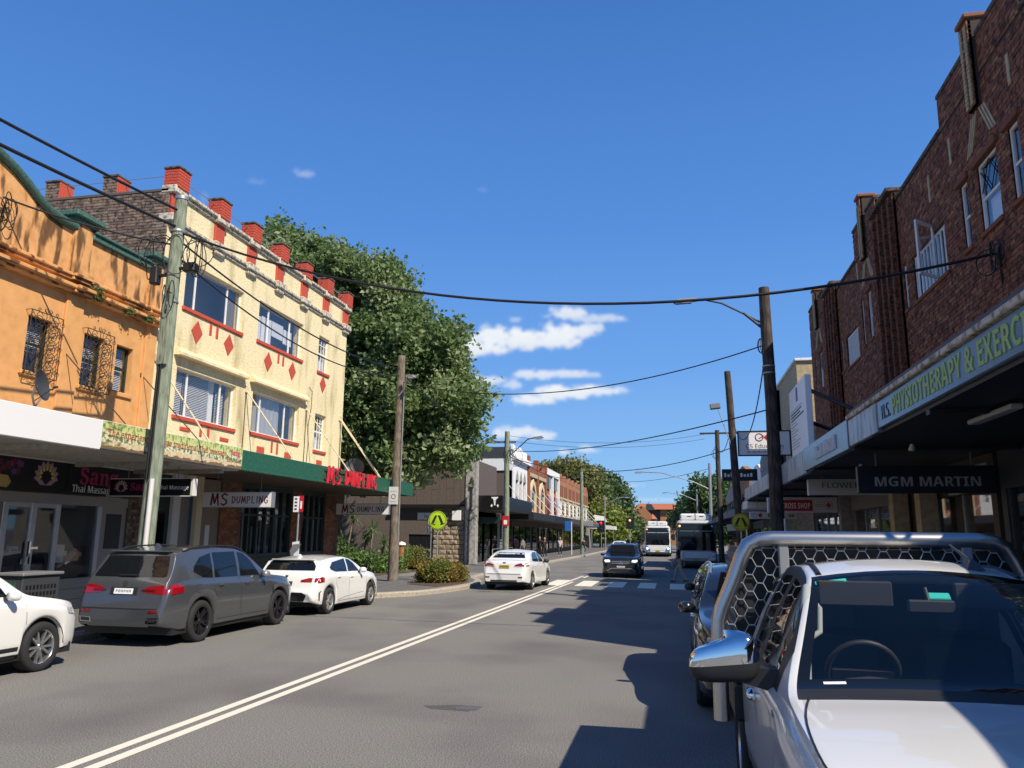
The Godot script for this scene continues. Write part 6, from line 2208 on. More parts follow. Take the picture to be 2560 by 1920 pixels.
func on_side(sh: Shape, pts: Array, sgn: float, off: float, m: MB) -> void:
	# a flat outline (s, h) laid on the flank
	var poly := PackedVector2Array(pts)
	for r in clip_strips(poly, Vector2(0.08, 0.12)):
		fan(m, r, func(q): return sh.p3(q.x, sgn * (sh.side(q.x, q.y) + off), q.y))

func on_end(sh: Shape, pts: Array, rear: bool, off: float, m: MB, mirror := 1.0) -> void:
	# an outline (x, h) laid on the nose or the tail
	var poly := PackedVector2Array(pts)
	for r in clip_strips(poly, Vector2(0.09, 0.06)):
		fan(m, r, func(q): return sh.p3(sh.end(q.x, q.y, rear) + (off if rear else -off), q.x * mirror, q.y))

func side_line(sh: Shape, pts: Array, sgn: float, wd: float, m: MB, off := 0.003) -> void:
	for i in pts.size() - 1:
		var a: Vector2 = pts[i]; var b: Vector2 = pts[i + 1]
		var k := maxi(1, int((b - a).length() / 0.1))
		var nn := Vector2(-(b - a).y, (b - a).x).normalized() * wd * 0.5
		for j in k:
			var c := a.lerp(b, float(j) / k); var d := a.lerp(b, float(j + 1) / k)
			var q := []
			for e in [c - nn, c + nn, d + nn, d - nn]: q.append(sh.p3(e.x, sgn * (sh.side(e.x, e.y) + off), e.y))
			m.quad(q[0], q[1], q[2], q[3])

var wheel_cache := {}
func wheel(parent: Node3D, at: Vector3, r: float, wd: float, style: String, out: float) -> void:
	var key := "%s %f" % [style, r]
	var flip := Basis(Vector3(0, 0, 1), -PI / 2 * out)
	if not wheel_cache.has(key):
		var t := MB.new()
		var pr := []
		for q in [[0.66, -0.5], [0.80, -0.53], [0.93, -0.52], [0.985, -0.42], [1.0, -0.30], [1.0, 0.30], [0.985, 0.42], [0.93, 0.52], [0.80, 0.53], [0.69, 0.50], [0.67, 0.40]]: pr.append(Vector2(q[0] * r, q[1] * wd))
		t.lathe(pr, 36)
		for k in 40:
			var a := TAU * k / 40.0
			for y in [-0.2, 0.2]:
				t.x = Transform3D(Basis(Vector3.UP, a), Vector3.ZERO)
				t.b6(r * 0.99, y * wd - wd * 0.14, -0.006, r * 1.004, y * wd + wd * 0.14, 0.012)
		t.x = Transform3D.IDENTITY
		var rim := MB.new()
		rim.lathe([Vector2(r * 0.69, wd * 0.46), Vector2(r * 0.665, wd * 0.44), Vector2(r * 0.63, wd * 0.30), Vector2(r * 0.60, -wd * 0.2)], 36)
		var n := 5
		for k in n:
			for h in ([-0.16, 0.16] if style != "silver" else [-0.26, 0.26]):
				rim.x = Transform3D(Basis(Vector3.UP, TAU * k / n + h * 0.5), Vector3.ZERO)
				var d: float = h * 1.0
				var w0 := 0.020; var w1 := 0.016 if style != "silver" else 0.022
				var ya := wd * 0.34; var yb := wd * 0.40
				var ra := r * 0.10; var rb := r * 0.665
				rim.hexa([Vector3(ra, ya - 0.03, -w0), Vector3(rb, yb - 0.03, -w1 - d * 0.12), Vector3(rb, yb - 0.03, w1 - d * 0.12), Vector3(ra, ya - 0.03, w0), Vector3(ra, ya, -w0 * 0.8), Vector3(rb, yb, -w1 * 0.7 - d * 0.12), Vector3(rb, yb, w1 * 0.7 - d * 0.12), Vector3(ra, ya, w0 * 0.8)])
		rim.x = Transform3D.IDENTITY
		rim.lathe([Vector2(0.0, wd * 0.40), Vector2(r * 0.09, wd * 0.40), Vector2(r * 0.15, wd * 0.34), Vector2(r * 0.16, wd * 0.2)], 18)
		var dk := MB.new()
		dk.lathe([Vector2(0.0, wd * 0.05), Vector2(r * 0.45, wd * 0.07), Vector2(r * 0.64, 0.0)], 24)
		wheel_cache[key] = [t.done(), rim.done(), dk.done()]
	var g := group_node("wheel", parent)
	g.position = at; g.basis = flip
	var c: Array = wheel_cache[key]
	node("tyre", c[0], M.tyre, g)
	node("rim", c[1], M[{"black": "alloy_black", "silver": "alloy", "dark": "grey_metal"}[style]], g)
	node("brake_disc", c[2], M.plastic, g)

func make_car(label: String, category: String, called: String, at: Vector3, turn: float, sp: Dictionary) -> Node3D:
	var t := thing(called, label, category, at, turn, sp.get("group", ""))
	var sh := Shape.new()
	sh.L = sp.L; sh.top = sp.top; sh.belt = sp.belt; sh.wid = sp.wid; sh.bot = sp.bot
	if sp.has("tumble"): sh.tumble = sp.tumble
	var r: float = sp.r
	for a in sp.axles: sh.arches.append([a, r + 0.055, r])
	var out := {}
	var g := body_grid(sh, func(_s, _h, _l): return "paint", out)
	cap_end(out.paint, g[0][0], -1.0); cap_end(out.paint, g[0][-1], 1.0)
	put("body", out.paint, sp.paint, t)
	# dark underbody and wheel housings
	var m := MB.new()
	var hw: float = sp.half - 0.09
	m.b6(-hw, 0.20, -sh.L * 0.5 + 0.25, hw, 0.34, sh.L * 0.5 - 0.28)
	for a in sp.axles:
		m.b6(-hw + 0.16, 0.3, a - sh.L * 0.5 - r - 0.08, hw - 0.16, r * 2.0 + 0.08, a - sh.L * 0.5 + r + 0.08)
		for s in [-1.0, 1.0]:
			var rows := []
			for k in 13:
				var an := PI * k / 12.0
				rows.append([Vector3(s * (hw - 0.2), r + sin(an) * (r + 0.07), a - sh.L * 0.5 - cos(an) * (r + 0.07)), Vector3(s * (sh.side(a, r * 2.0 + 0.1) - 0.012), r + sin(an) * (r + 0.07), a - sh.L * 0.5 - cos(an) * (r + 0.07))])
			m.grid(rows)
	put("underbody", m, "plastic", t)
	for a in sp.axles:
		for s in [-1.0, 1.0]:
			wheel(t, Vector3(s * (sp.half - 0.135), r, a - sh.L * 0.5), r, 0.235, sp.rim, s)
	# flanks: windows, trims, gaps, handles
	for s in [-1.0, 1.0]:
		for w in sp.windows:
			m = MB.new()
			on_side(sh, w, s, 0.005, m)
			put("side_window", m, "tinted", t)
		if sp.has("arch_trim"):
			for a in sp.axles:
				m = MB.new()
				var pts := []
				for k in 15:
					var an := PI * (0.02 + 0.96 * k / 14.0)
					pts.append(Vector2(a - cos(an) * (r + 0.085), r + sin(an) * (r + 0.085)))
				side_line(sh, pts, s, 0.06, m, 0.006)
				put("arch_trim", m, sp.arch_trim, t)
		if sp.has("sill"):
			m = MB.new()
			on_side(sh, [Vector2(sp.axles[0] + r + 0.1, 0.24), Vector2(sp.axles[1] - r - 0.1, 0.24), Vector2(sp.axles[1] - r - 0.1, sp.sill), Vector2(sp.axles[0] + r + 0.1, sp.sill)], s, 0.008, m)
			put("sill_trim", m, "plastic", t)
		for l in sp.gaps:
			m = MB.new()
			side_line(sh, l, s, 0.008, m)
			put("door_gap", m, "plastic", t)
		for h in sp.handles:
			m = MB.new()
			var x: float = s * (sh.side(h.x, h.y) + 0.004)
			m.cbox(sh.p3(h.x - 0.09, x - 0.012, h.y - 0.018), sh.p3(h.x + 0.09, x + 0.026 * s, h.y + 0.018), 0.01)
			put("door_handle", m, sp.get("handle_mat", sp.paint), t)
		# mirror on its stalk
		var mp: Vector2 = sp.mirror
		m = MB.new()
		var mx: float = s * (sh.side(mp.x, mp.y) + 0.13)
		m.x = Transform3D(Basis.from_scale(Vector3(0.115, 0.075, 0.065)), sh.p3(mp.x, mx, mp.y + 0.05))
		m.lathe([Vector2(0.0, -1.0), Vector2(0.7, -0.85), Vector2(0.97, -0.35), Vector2(1.0, 0.1), Vector2(0.85, 0.6), Vector2(0.5, 0.9), Vector2(0.0, 1.0)], 14)
		var mr := put("mirror", m, sp.get("mirror_mat", sp.paint), t)
		m = MB.new()
		m.hexa([sh.p3(mp.x - 0.04, mx - s * 0.15, mp.y - 0.03), sh.p3(mp.x + 0.04, mx - s * 0.15, mp.y - 0.03), sh.p3(mp.x + 0.03, mx, mp.y), sh.p3(mp.x - 0.03, mx, mp.y), sh.p3(mp.x - 0.04, mx - s * 0.15, mp.y + 0.03), sh.p3(mp.x + 0.04, mx - s * 0.15, mp.y + 0.03), sh.p3(mp.x + 0.03, mx, mp.y + 0.03), sh.p3(mp.x - 0.03, mx, mp.y + 0.03)])
		put("stalk", m, "plastic", mr)
	# pieces laid on nose and tail: [name, rear?, outline, material, mirrored, offset]
	for q in sp.ends:
		for s in ([1.0, -1.0] if q[4] else [1.0]):
			m = MB.new()
			on_end(sh, q[2], q[1], q[5] if q.size() > 5 else 0.006, m, s)
			put(q[0], m, q[3], t)
	# characters on the plates
	for q in sp.ends:
		if q[0] != "number_plate" or q[3] == "plastic_grey": continue
		var lo: Vector2 = q[2][0]; var hi: Vector2 = q[2][2]
		m = MB.new()
		for k in 6:
			var a := lerpf(lo.x, hi.x, 0.10 + k * 0.14); var b := a + (hi.x - lo.x) * 0.095
			var y0 := lerpf(lo.y, hi.y, 0.25); var y1 := lerpf(lo.y, hi.y, 0.75); var th := 0.008
			for bar in [[a, y0, a + th, y1], [b - th, y0 if k % 3 else (y0 + y1) * 0.5, b, y1], [a, y1 - th, b, y1], [a, (y0 + y1) * 0.5 - 0.004, b, (y0 + y1) * 0.5 + 0.004]]:
				on_end(sh, rect(bar[0], bar[1], bar[2], bar[3]), q[1], 0.0145, m)
		put("plate_characters", m, "lettering_black", t).set_meta("kind", "stuff")
	for q in sp.get("flank_pieces", []):
		for s in [1.0, -1.0]:
			m = MB.new()
			on_side(sh, q[1], s, 0.011, m)
			put(q[0], m, q[2], t)
	for q in sp.get("boxes", []):
		m = MB.new()
		m.cbox(sh.p3(q[1], q[2], q[3]), sh.p3(q[4], q[5], q[6]), 0.012)
		put(q[0], m, q[7], t)
	if sp.has("rails"):
		for s in [-1.0, 1.0]:
			m = MB.new()
			var pts := []
			for k in 9:
				var q: float = lerpf(sp.rails[0], sp.rails[1], k / 8.0)
				var h := sh.half(q)
				pts.append(sh.p3(q, s * (h[10].x - 0.03), h[10].y + (0.05 if k > 0 and k < 8 else 0.01)))
			m.tube(pts, 0.018, 6)
			put("roof_rail", m, sp.get("rail_mat", "plastic"), t)
	if sp.has("fin"):
		m = MB.new()
		var y := sh.height(sp.fin, 0.0)
		m.hexa([sh.p3(sp.fin - 0.1, -0.02, y - 0.01), sh.p3(sp.fin + 0.08, -0.03, y - 0.01), sh.p3(sp.fin + 0.08, 0.03, y - 0.01), sh.p3(sp.fin - 0.1, 0.02, y - 0.01), sh.p3(sp.fin + 0.02, -0.008, y + 0.07), sh.p3(sp.fin + 0.08, -0.008, y + 0.075), sh.p3(sp.fin + 0.08, 0.008, y + 0.075), sh.p3(sp.fin + 0.02, 0.008, y + 0.07)])
		put("antenna_fin", m, sp.paint, t)
	t.set_meta("shape_length", sh.L)
	return t

func V(a: Array) -> Array:
	var o := []
	for i in range(0, a.size(), 2): o.append(Vector2(a[i], a[i + 1]))
	return o

func rect(x0: float, y0: float, x1: float, y1: float) -> Array: return V([x0, y0, x1, y0, x1, y1, x0, y1])

func vehicles() -> void:
	# grey SUV, seen from behind
	var suv := {"L": 4.886, "half": 0.97, "r": 0.372, "axles": [0.90, 3.833], "paint": "car_grey", "rim": "black", "tumble": 0.36,
		"top": [[0, 0.72], [0.05, 0.86], [0.25, 0.98], [0.6, 1.06], [1.25, 1.13], [1.36, 1.16], [1.75, 1.42], [2.1, 1.62], [2.5, 1.715], [3.0, 1.735], [3.7, 1.72], [4.25, 1.67], [4.44, 1.64], [4.47, 1.58], [4.70, 1.20], [4.76, 1.12], [4.80, 1.00], [4.83, 0.86], [4.86, 0.72], [4.886, 0.66]],
		"belt": [[0, 0.66], [0.3, 0.86], [1.3, 1.02], [2.5, 1.05], [4.2, 1.10], [4.6, 1.06], [4.76, 0.98], [4.83, 0.80], [4.886, 0.60]],
		"wid": [[0, 0.60], [0.06, 0.76], [0.2, 0.87], [0.5, 0.945], [0.9, 0.965], [2.4, 0.952], [3.8, 0.97], [4.4, 0.945], [4.65, 0.915], [4.78, 0.88], [4.84, 0.85], [4.886, 0.80]],
		"bot": [[0, 0.30], [0.4, 0.25], [1.5, 0.27], [3.3, 0.27], [4.4, 0.28], [4.886, 0.38]],
		"windows": [V([1.72, 1.115, 2.48, 1.125, 2.40, 1.60, 2.20, 1.575, 1.98, 1.44]), V([2.58, 1.125, 3.42, 1.14, 3.34, 1.605, 2.50, 1.61]), V([3.50, 1.14, 3.82, 1.16, 4.08, 1.27, 4.05, 1.36, 3.82, 1.52, 3.42, 1.60])],
		"gaps": [V([1.34, 1.0, 1.30, 0.6, 1.42, 0.36]), V([2.53, 1.10, 2.50, 0.6, 2.44, 0.36]), V([3.46, 1.12, 3.50, 0.95, 3.42, 0.80]), V([3.92, 0.90, 4.05, 0.90, 4.08, 1.03, 3.94, 1.04, 3.92, 0.90]), V([1.42, 0.36, 3.36, 0.36])],
		"handles": [Vector2(2.30, 0.98), Vector2(3.28, 1.0)], "mirror": Vector2(1.72, 1.08), "mirror_mat": "car_silver", "rails": [1.95, 4.2], "fin": 3.95,
		"ends": [["rear_window", true, V([-0.62, 1.56, 0.62, 1.56, 0.735, 1.22, 0.70, 1.195, -0.70, 1.195, -0.735, 1.22]), "tinted", false],
			["tail_light", true, V([0.44, 0.93, 0.84, 0.90, 0.86, 1.06, 0.62, 1.06, 0.42, 1.02]), "lamp_red", true], ["tail_light_bar", true, V([0.36, 0.955, 0.62, 0.945, 0.62, 0.985, 0.36, 0.99]), "lamp_dark_red", true, 0.010],
			["number_plate", true, rect(-0.19, 0.905, 0.19, 1.0), "sign_white", false, 0.012], ["plate_recess", true, rect(-0.27, 0.89, 0.27, 1.02), "plastic", false],
			["badge", true, V([-0.045, 1.07, 0.0, 1.035, 0.045, 1.07, 0.045, 1.11, 0.0, 1.14, -0.045, 1.11]), "chrome", false, 0.012],
			["tailgate_gap", true, rect(-0.74, 0.655, 0.74, 0.672), "plastic", false, 0.007], ["lower_bumper", true, rect(-0.60, 0.36, 0.60, 0.46), "plastic_grey", false],
			["reflector", true, V([0.58, 0.60, 0.76, 0.605, 0.76, 0.64, 0.58, 0.635]), "lamp_red", true, 0.012],
			["exhaust", true, V([0.54, 0.42, 0.76, 0.43, 0.78, 0.52, 0.56, 0.51]), "chrome", true, 0.010], ["exhaust_hole", true, V([0.575, 0.44, 0.735, 0.447, 0.75, 0.505, 0.59, 0.495]), "plastic", true, 0.016]],
		"flank_pieces": [["tail_light", V([4.44, 0.93, 4.74, 0.90, 4.73, 1.05, 4.55, 1.085, 4.44, 1.04]), "lamp_red"], ["fender_vent", V([1.17, 0.62, 1.22, 0.62, 1.26, 0.86, 1.22, 0.86]), "plastic"]],
		"boxes": [["roof_spoiler", 4.34, -0.60, 1.625, 4.50, 0.60, 1.655, "car_grey"], ["rear_wiper", 4.715, -0.18, 1.215, 4.735, 0.16, 1.235, "plastic"]]}
	make_car("dark grey SUV with black wheels parked in front of massage shop", "car", "parked_suv", Vector3(-9.63, 0, -14.98), 0.0, suv)
	# white hatchback
	var hatch := {"L": 4.319, "half": 0.90, "r": 0.322, "axles": [0.855, 3.525], "paint": "car_white", "rim": "dark",
		"top": [[0, 0.60], [0.05, 0.74], [0.25, 0.84], [0.7, 0.93], [1.15, 1.0], [1.27, 1.03], [1.7, 1.26], [2.05, 1.38], [2.5, 1.43], [3.0, 1.425], [3.6, 1.375], [3.88, 1.335], [3.91, 1.27], [4.10, 1.03], [4.15, 0.96], [4.20, 0.84], [4.26, 0.66], [4.319, 0.56]],
		"belt": [[0, 0.56], [0.3, 0.74], [1.2, 0.90], [2.5, 0.935], [3.6, 0.985], [3.95, 0.96], [4.10, 0.88], [4.22, 0.68], [4.319, 0.52]],
		"wid": [[0, 0.56], [0.06, 0.70], [0.2, 0.80], [0.5, 0.87], [0.9, 0.895], [2.3, 0.875], [3.5, 0.90], [3.9, 0.88], [4.1, 0.85], [4.24, 0.80], [4.319, 0.72]],
		"bot": [[0, 0.22], [0.4, 0.19], [1.3, 0.20], [3.0, 0.20], [3.9, 0.24], [4.319, 0.34]],
		"windows": [V([1.62, 0.985, 2.32, 1.0, 2.26, 1.325, 2.06, 1.30, 1.86, 1.21]), V([2.40, 1.0, 3.15, 1.02, 3.42, 1.08, 3.46, 1.14, 3.22, 1.26, 2.34, 1.335])],
		"gaps": [V([1.25, 0.88, 1.22, 0.5, 1.30, 0.28]), V([2.36, 0.97, 2.36, 0.5, 2.32, 0.28]), V([3.16, 0.98, 3.22, 0.75, 3.10, 0.58]), V([1.30, 0.28, 3.02, 0.28]), V([1.4, 0.42, 2.6, 0.36, 3.05, 0.30])],
		"handles": [Vector2(2.20, 0.86), Vector2(3.06, 0.89)], "mirror": Vector2(1.66, 0.96), "fin": 3.5,
		"ends": [["rear_window", true, V([-0.56, 1.30, 0.56, 1.30, 0.66, 1.18, 0.68, 1.075, -0.68, 1.075, -0.66, 1.18]), "tinted", false],
			["tail_light", true, V([0.40, 0.80, 0.80, 0.80, 0.82, 0.90, 0.60, 0.905, 0.40, 0.85]), "lamp_red", true], ["number_plate", true, rect(-0.19, 0.72, 0.19, 0.82), "plastic_grey", false, 0.012],
			["badge", true, V([-0.04, 0.93, 0.0, 0.90, 0.04, 0.93, 0.04, 0.965, 0.0, 0.995, -0.04, 0.965]), "chrome", false, 0.012], ["lower_bumper", true, V([-0.56, 0.35, 0.56, 0.35, 0.62, 0.50, 0.50, 0.56, -0.50, 0.56, -0.62, 0.50]), "plastic", false], ["exhaust", true, V([0.40, 0.37, 0.50, 0.37, 0.52, 0.44, 0.40, 0.44]), "chrome", true, 0.012]],
		"flank_pieces": [["tail_light", V([3.88, 0.80, 4.14, 0.78, 4.12, 0.88, 3.98, 0.93, 3.88, 0.90]), "lamp_red"], ["bumper_slot", V([4.05, 0.36, 4.09, 0.36, 4.12, 0.55, 4.02, 0.60, 4.02, 0.58, 4.07, 0.54]), "plastic"]],
		"boxes": [["roof_spoiler", 3.78, -0.56, 1.325, 3.96, 0.56, 1.345, "car_white"]]}
	make_car("white hatchback parked behind dark grey SUV near the kerb build-out", "car", "parked_hatchback", Vector3(-9.47, 0, -20.40), -0.012, hatch)
	# white SUV entering the frame at the left edge
	var tig := {"L": 4.43, "half": 0.905, "r": 0.345, "axles": [0.88, 3.485], "paint": "car_white", "rim": "silver", "sill": 0.40, "tumble": 0.36,
		"top": [[0, 0.68], [0.05, 0.82], [0.2, 0.93], [0.6, 1.02], [1.05, 1.09], [1.18, 1.12], [1.6, 1.40], [1.95, 1.58], [2.3, 1.66], [2.8, 1.68], [3.5, 1.65], [4.0, 1.58], [4.1, 1.5], [4.3, 1.12], [4.38, 0.95], [4.43, 0.6]],
		"belt": [[0, 0.64], [0.3, 0.84], [1.2, 0.99], [2.5, 1.03], [3.9, 1.06], [4.2, 1.0], [4.43, 0.58]],
		"wid": [[0, 0.55], [0.06, 0.70], [0.2, 0.80], [0.5, 0.88], [0.9, 0.90], [2.4, 0.895], [3.6, 0.90], [4.1, 0.86], [4.43, 0.72]],
		"bot": [[0, 0.30], [0.4, 0.27], [1.5, 0.28], [4.0, 0.28], [4.43, 0.36]],
		"windows": [V([1.55, 1.09, 2.36, 1.10, 2.28, 1.56, 2.02, 1.52, 1.80, 1.40]), V([2.46, 1.10, 3.2, 1.12, 3.1, 1.56, 2.38, 1.57])],
		"gaps": [V([1.26, 0.96, 1.22, 0.6, 1.28, 0.42]), V([2.41, 1.07, 2.38, 0.5, 2.34, 0.42])], "handles": [Vector2(2.2, 0.93), Vector2(3.05, 0.96)], "mirror": Vector2(1.58, 1.06), "rails": [1.9, 3.9],
		"ends": [["headlight", false, V([0.42, 0.66, 0.72, 0.70, 0.70, 0.82, 0.42, 0.78]), "lamp_clear", true], ["grille", false, rect(-0.4, 0.66, 0.4, 0.76), "plastic", false], ["lower_grille", false, rect(-0.55, 0.32, 0.55, 0.5), "plastic", false]],
		"flank_pieces": [["headlight", V([0.12, 0.72, 0.42, 0.78, 0.44, 0.86, 0.18, 0.83]), "lamp_clear"]]}
	make_car("white SUV with silver alloy wheels parked closest behind dark grey SUV", "car", "parked_suv", Vector3(-9.92, 0, -8.86), 0.0, tig)
	# white sedan driving away
	var sedan := {"L": 4.62, "half": 0.8875, "r": 0.312, "axles": [0.94, 3.64], "paint": "car_white", "rim": "silver",
		"top": [[0, 0.60], [0.05, 0.72], [0.3, 0.82], [0.8, 0.92], [1.15, 0.98], [1.27, 1.01], [1.75, 1.27], [2.1, 1.40], [2.5, 1.45], [2.9, 1.45], [3.4, 1.385], [3.65, 1.31], [4.02, 1.12], [4.12, 1.09], [4.42, 1.075], [4.50, 1.05], [4.54, 0.96], [4.57, 0.76], [4.60, 0.66], [4.62, 0.6]],
		"belt": [[0, 0.55], [0.3, 0.72], [1.2, 0.88], [2.5, 0.92], [3.7, 0.97], [4.3, 0.97], [4.48, 0.94], [4.55, 0.74], [4.62, 0.56]],
		"wid": [[0, 0.55], [0.06, 0.68], [0.2, 0.79], [0.5, 0.86], [1.0, 0.885], [2.4, 0.88], [3.7, 0.885], [4.2, 0.86], [4.45, 0.81], [4.56, 0.77], [4.62, 0.70]],
		"bot": [[0, 0.22], [0.4, 0.20], [1.3, 0.21], [3.1, 0.21], [4.0, 0.24], [4.62, 0.32]],
		"windows": [V([1.60, 0.965, 2.36, 0.985, 2.30, 1.35, 2.05, 1.31, 1.82, 1.19]), V([2.44, 0.985, 3.28, 1.02, 3.52, 1.06, 3.30, 1.25, 2.96, 1.345, 2.38, 1.355])],
		"gaps": [V([1.26, 0.86, 1.22, 0.5, 1.30, 0.28]), V([2.40, 0.96, 2.40, 0.5, 2.36, 0.28]), V([3.30, 0.98, 3.30, 0.75, 3.18, 0.58]), V([1.30, 0.28, 3.1, 0.28])],
		"handles": [Vector2(2.24, 0.84), Vector2(3.12, 0.87)], "mirror": Vector2(1.64, 0.94), "mirror_mat": "plastic",
		"ends": [["rear_window", true, V([-0.50, 1.34, 0.50, 1.34, 0.64, 1.15, -0.64, 1.15]), "tinted", false],
			["tail_light", true, V([0.40, 0.86, 0.74, 0.86, 0.765, 0.96, 0.60, 0.985, 0.40, 0.92]), "lamp_red", true], ["tail_light_strip", true, V([0.36, 0.85, 0.70, 0.85, 0.70, 0.87, 0.36, 0.87]), "lamp_clear", true, 0.01],
			["number_plate", true, rect(-0.19, 0.79, 0.19, 0.91), "plate_yellow", false, 0.012], ["badge", true, V([-0.06, 0.985, 0.0, 0.965, 0.06, 0.985, 0.05, 1.02, -0.05, 1.02]), "chrome", false, 0.012],
			["bumper_crease", true, V([-0.66, 0.60, -0.60, 0.61, 0.60, 0.61, 0.66, 0.60, 0.62, 0.585, -0.62, 0.585]), "car_silver", false], ["reflector", true, rect(0.54, 0.46, 0.70, 0.50), "lamp_dark_red", true, 0.01], ["lower_bumper", true, rect(-0.5, 0.33, 0.5, 0.38), "plastic", false]],
		"flank_pieces": [["tail_light", V([4.22, 0.88, 4.44, 0.86, 4.46, 0.97, 4.28, 0.98]), "lamp_red"]]}
	make_car("white sedan with yellow number plate driving away before the zebra crossing", "car", "white_sedan", Vector3(-6.08, 0, -30.9), -0.05, sedan)
	# black SUV coming towards the camera with its lamps lit
	var glc := {"L": 4.656, "half": 0.945, "r": 0.362, "axles": [0.86, 3.733], "paint": "car_black", "rim": "black", "tumble": 0.36, "rails": [1.95, 3.9], "rail_mat": "aluminium", "handle_mat": "chrome",
		"top": [[0, 0.70], [0.04, 0.86], [0.12, 0.95], [0.4, 1.03], [1.05, 1.10], [1.2, 1.13], [1.6, 1.38], [1.95, 1.55], [2.3, 1.625], [2.8, 1.635], [3.5, 1.59], [3.95, 1.52], [4.1, 1.42], [4.4, 1.08], [4.56, 0.9], [4.656, 0.6]],
		"belt": [[0, 0.66], [0.12, 0.84], [0.4, 0.93], [1.2, 1.0], [2.5, 1.02], [3.9, 1.04], [4.3, 0.96], [4.656, 0.58]],
		"wid": [[0, 0.66], [0.04, 0.78], [0.14, 0.86], [0.4, 0.92], [0.9, 0.94], [2.4, 0.93], [3.7, 0.945], [4.2, 0.90], [4.656, 0.74]],
		"bot": [[0, 0.24], [0.4, 0.24], [1.5, 0.27], [4.0, 0.28], [4.656, 0.36]],
		"windows": [V([1.56, 1.06, 2.40, 1.07, 2.32, 1.53, 2.05, 1.49, 1.82, 1.36]), V([2.5, 1.07, 3.3, 1.09, 3.2, 1.52, 2.42, 1.53])],
		"gaps": [V([1.26, 0.98, 1.22, 0.6, 1.3, 0.34]), V([2.45, 1.05, 2.42, 0.5, 2.38, 0.34])], "handles": [Vector2(2.25, 0.92), Vector2(3.15, 0.94)], "mirror": Vector2(1.58, 1.03),
		"ends": [["windscreen", false, V([-0.66, 1.15, 0.66, 1.15, 0.56, 1.55, -0.56, 1.55]), "tinted", false],
			["headlight", false, V([0.50, 0.74, 0.74, 0.72, 0.82, 0.80, 0.80, 0.87, 0.52, 0.86]), "lamp_clear", true], ["running_light", false, V([0.53, 0.775, 0.70, 0.755, 0.785, 0.80, 0.77, 0.85, 0.55, 0.845, 0.55, 0.825, 0.72, 0.825, 0.70, 0.785, 0.54, 0.80]), "lamp_lit", true, 0.014],
			["grille", false, V([-0.48, 0.70, -0.40, 0.58, 0.40, 0.58, 0.48, 0.70, 0.46, 0.84, -0.46, 0.84]), "plastic", false], ["grille_bar", false, rect(-0.44, 0.75, 0.44, 0.775), "grey_metal", false, 0.014], ["grille_bar", false, rect(-0.44, 0.675, 0.44, 0.70), "grey_metal", false, 0.014],
			["badge", false, V([-0.02, 0.74, -0.10, 0.66, -0.07, 0.64, 0.0, 0.70, 0.07, 0.64, 0.10, 0.66, 0.02, 0.74, 0.012, 0.83, -0.012, 0.83]), "chrome", false, 0.020], ["number_plate", false, rect(-0.19, 0.50, 0.19, 0.57), "sign_white", false, 0.012],
			["lower_intake", false, rect(-0.62, 0.34, 0.62, 0.46), "plastic", false], ["skid_trim", false, V([-0.70, 0.34, -0.48, 0.47, 0.48, 0.47, 0.70, 0.34, 0.66, 0.33, 0.46, 0.435, -0.46, 0.435, -0.66, 0.33]), "grey_metal", false, 0.012]]}
	make_car("black SUV with lit headlights approaching the zebra crossing", "car", "black_suv", Vector3(-2.65, 0, -41.25), PI, glc)
	# black cars parked behind the ute
	var pk := glc.duplicate()
	pk.ends = glc.ends.filter(func(q): return q[0] != "running_light")
	make_car("black SUV parked directly behind the white ute", "car", "parked_suv", Vector3(1.12, 0, -11.75), PI, pk)
	var pk2 := sedan.duplicate()
	pk2.paint = "car_black"; pk2.rim = "silver"
	pk2.ends = [["windscreen", false, V([-0.60, 1.03, 0.60, 1.03, 0.50, 1.37, -0.50, 1.37]), "tinted", false], ["headlight", false, V([0.42, 0.62, 0.70, 0.60, 0.72, 0.74, 0.44, 0.70]), "lamp_clear", true], ["grille", false, rect(-0.5, 0.4, 0.5, 0.55), "plastic", false]]
	pk2.flank_pieces = []
	make_car("black sedan parked between the black SUV and the crossing", "car", "parked_sedan", Vector3(1.2, 0, -17.6), PI, pk2)
	# traffic far down the road
	var far := [[-6.3, -92.0, 0.0, "car_white", "white sedan waiting at the distant red signal"], [-3.2, -100.0, PI, "car_silver", "silver sedan beyond the black SUV, far down the road"], [-2.2, -118.0, PI, "car_red", "dark red sedan far down the road beside the first bus"]]
	for q in far:
		var f := pk2.duplicate() if q[2] > 1.0 else sedan.duplicate()
		f.paint = q[3]; f.rim = "silver"
		make_car(q[4], "car", "distant_sedan", Vector3(q[0], 0, q[1]), q[2], f)
	ute()
	bus("white and grey city bus with lit roof lamp waiting at the crossing", Vector3(1.26, 0, -58.3), "sign_navy", false)
	bus("white city bus with blue lower front following behind in the traffic lane", Vector3(-1.8, 0, -86.2), "sign_navy", true)

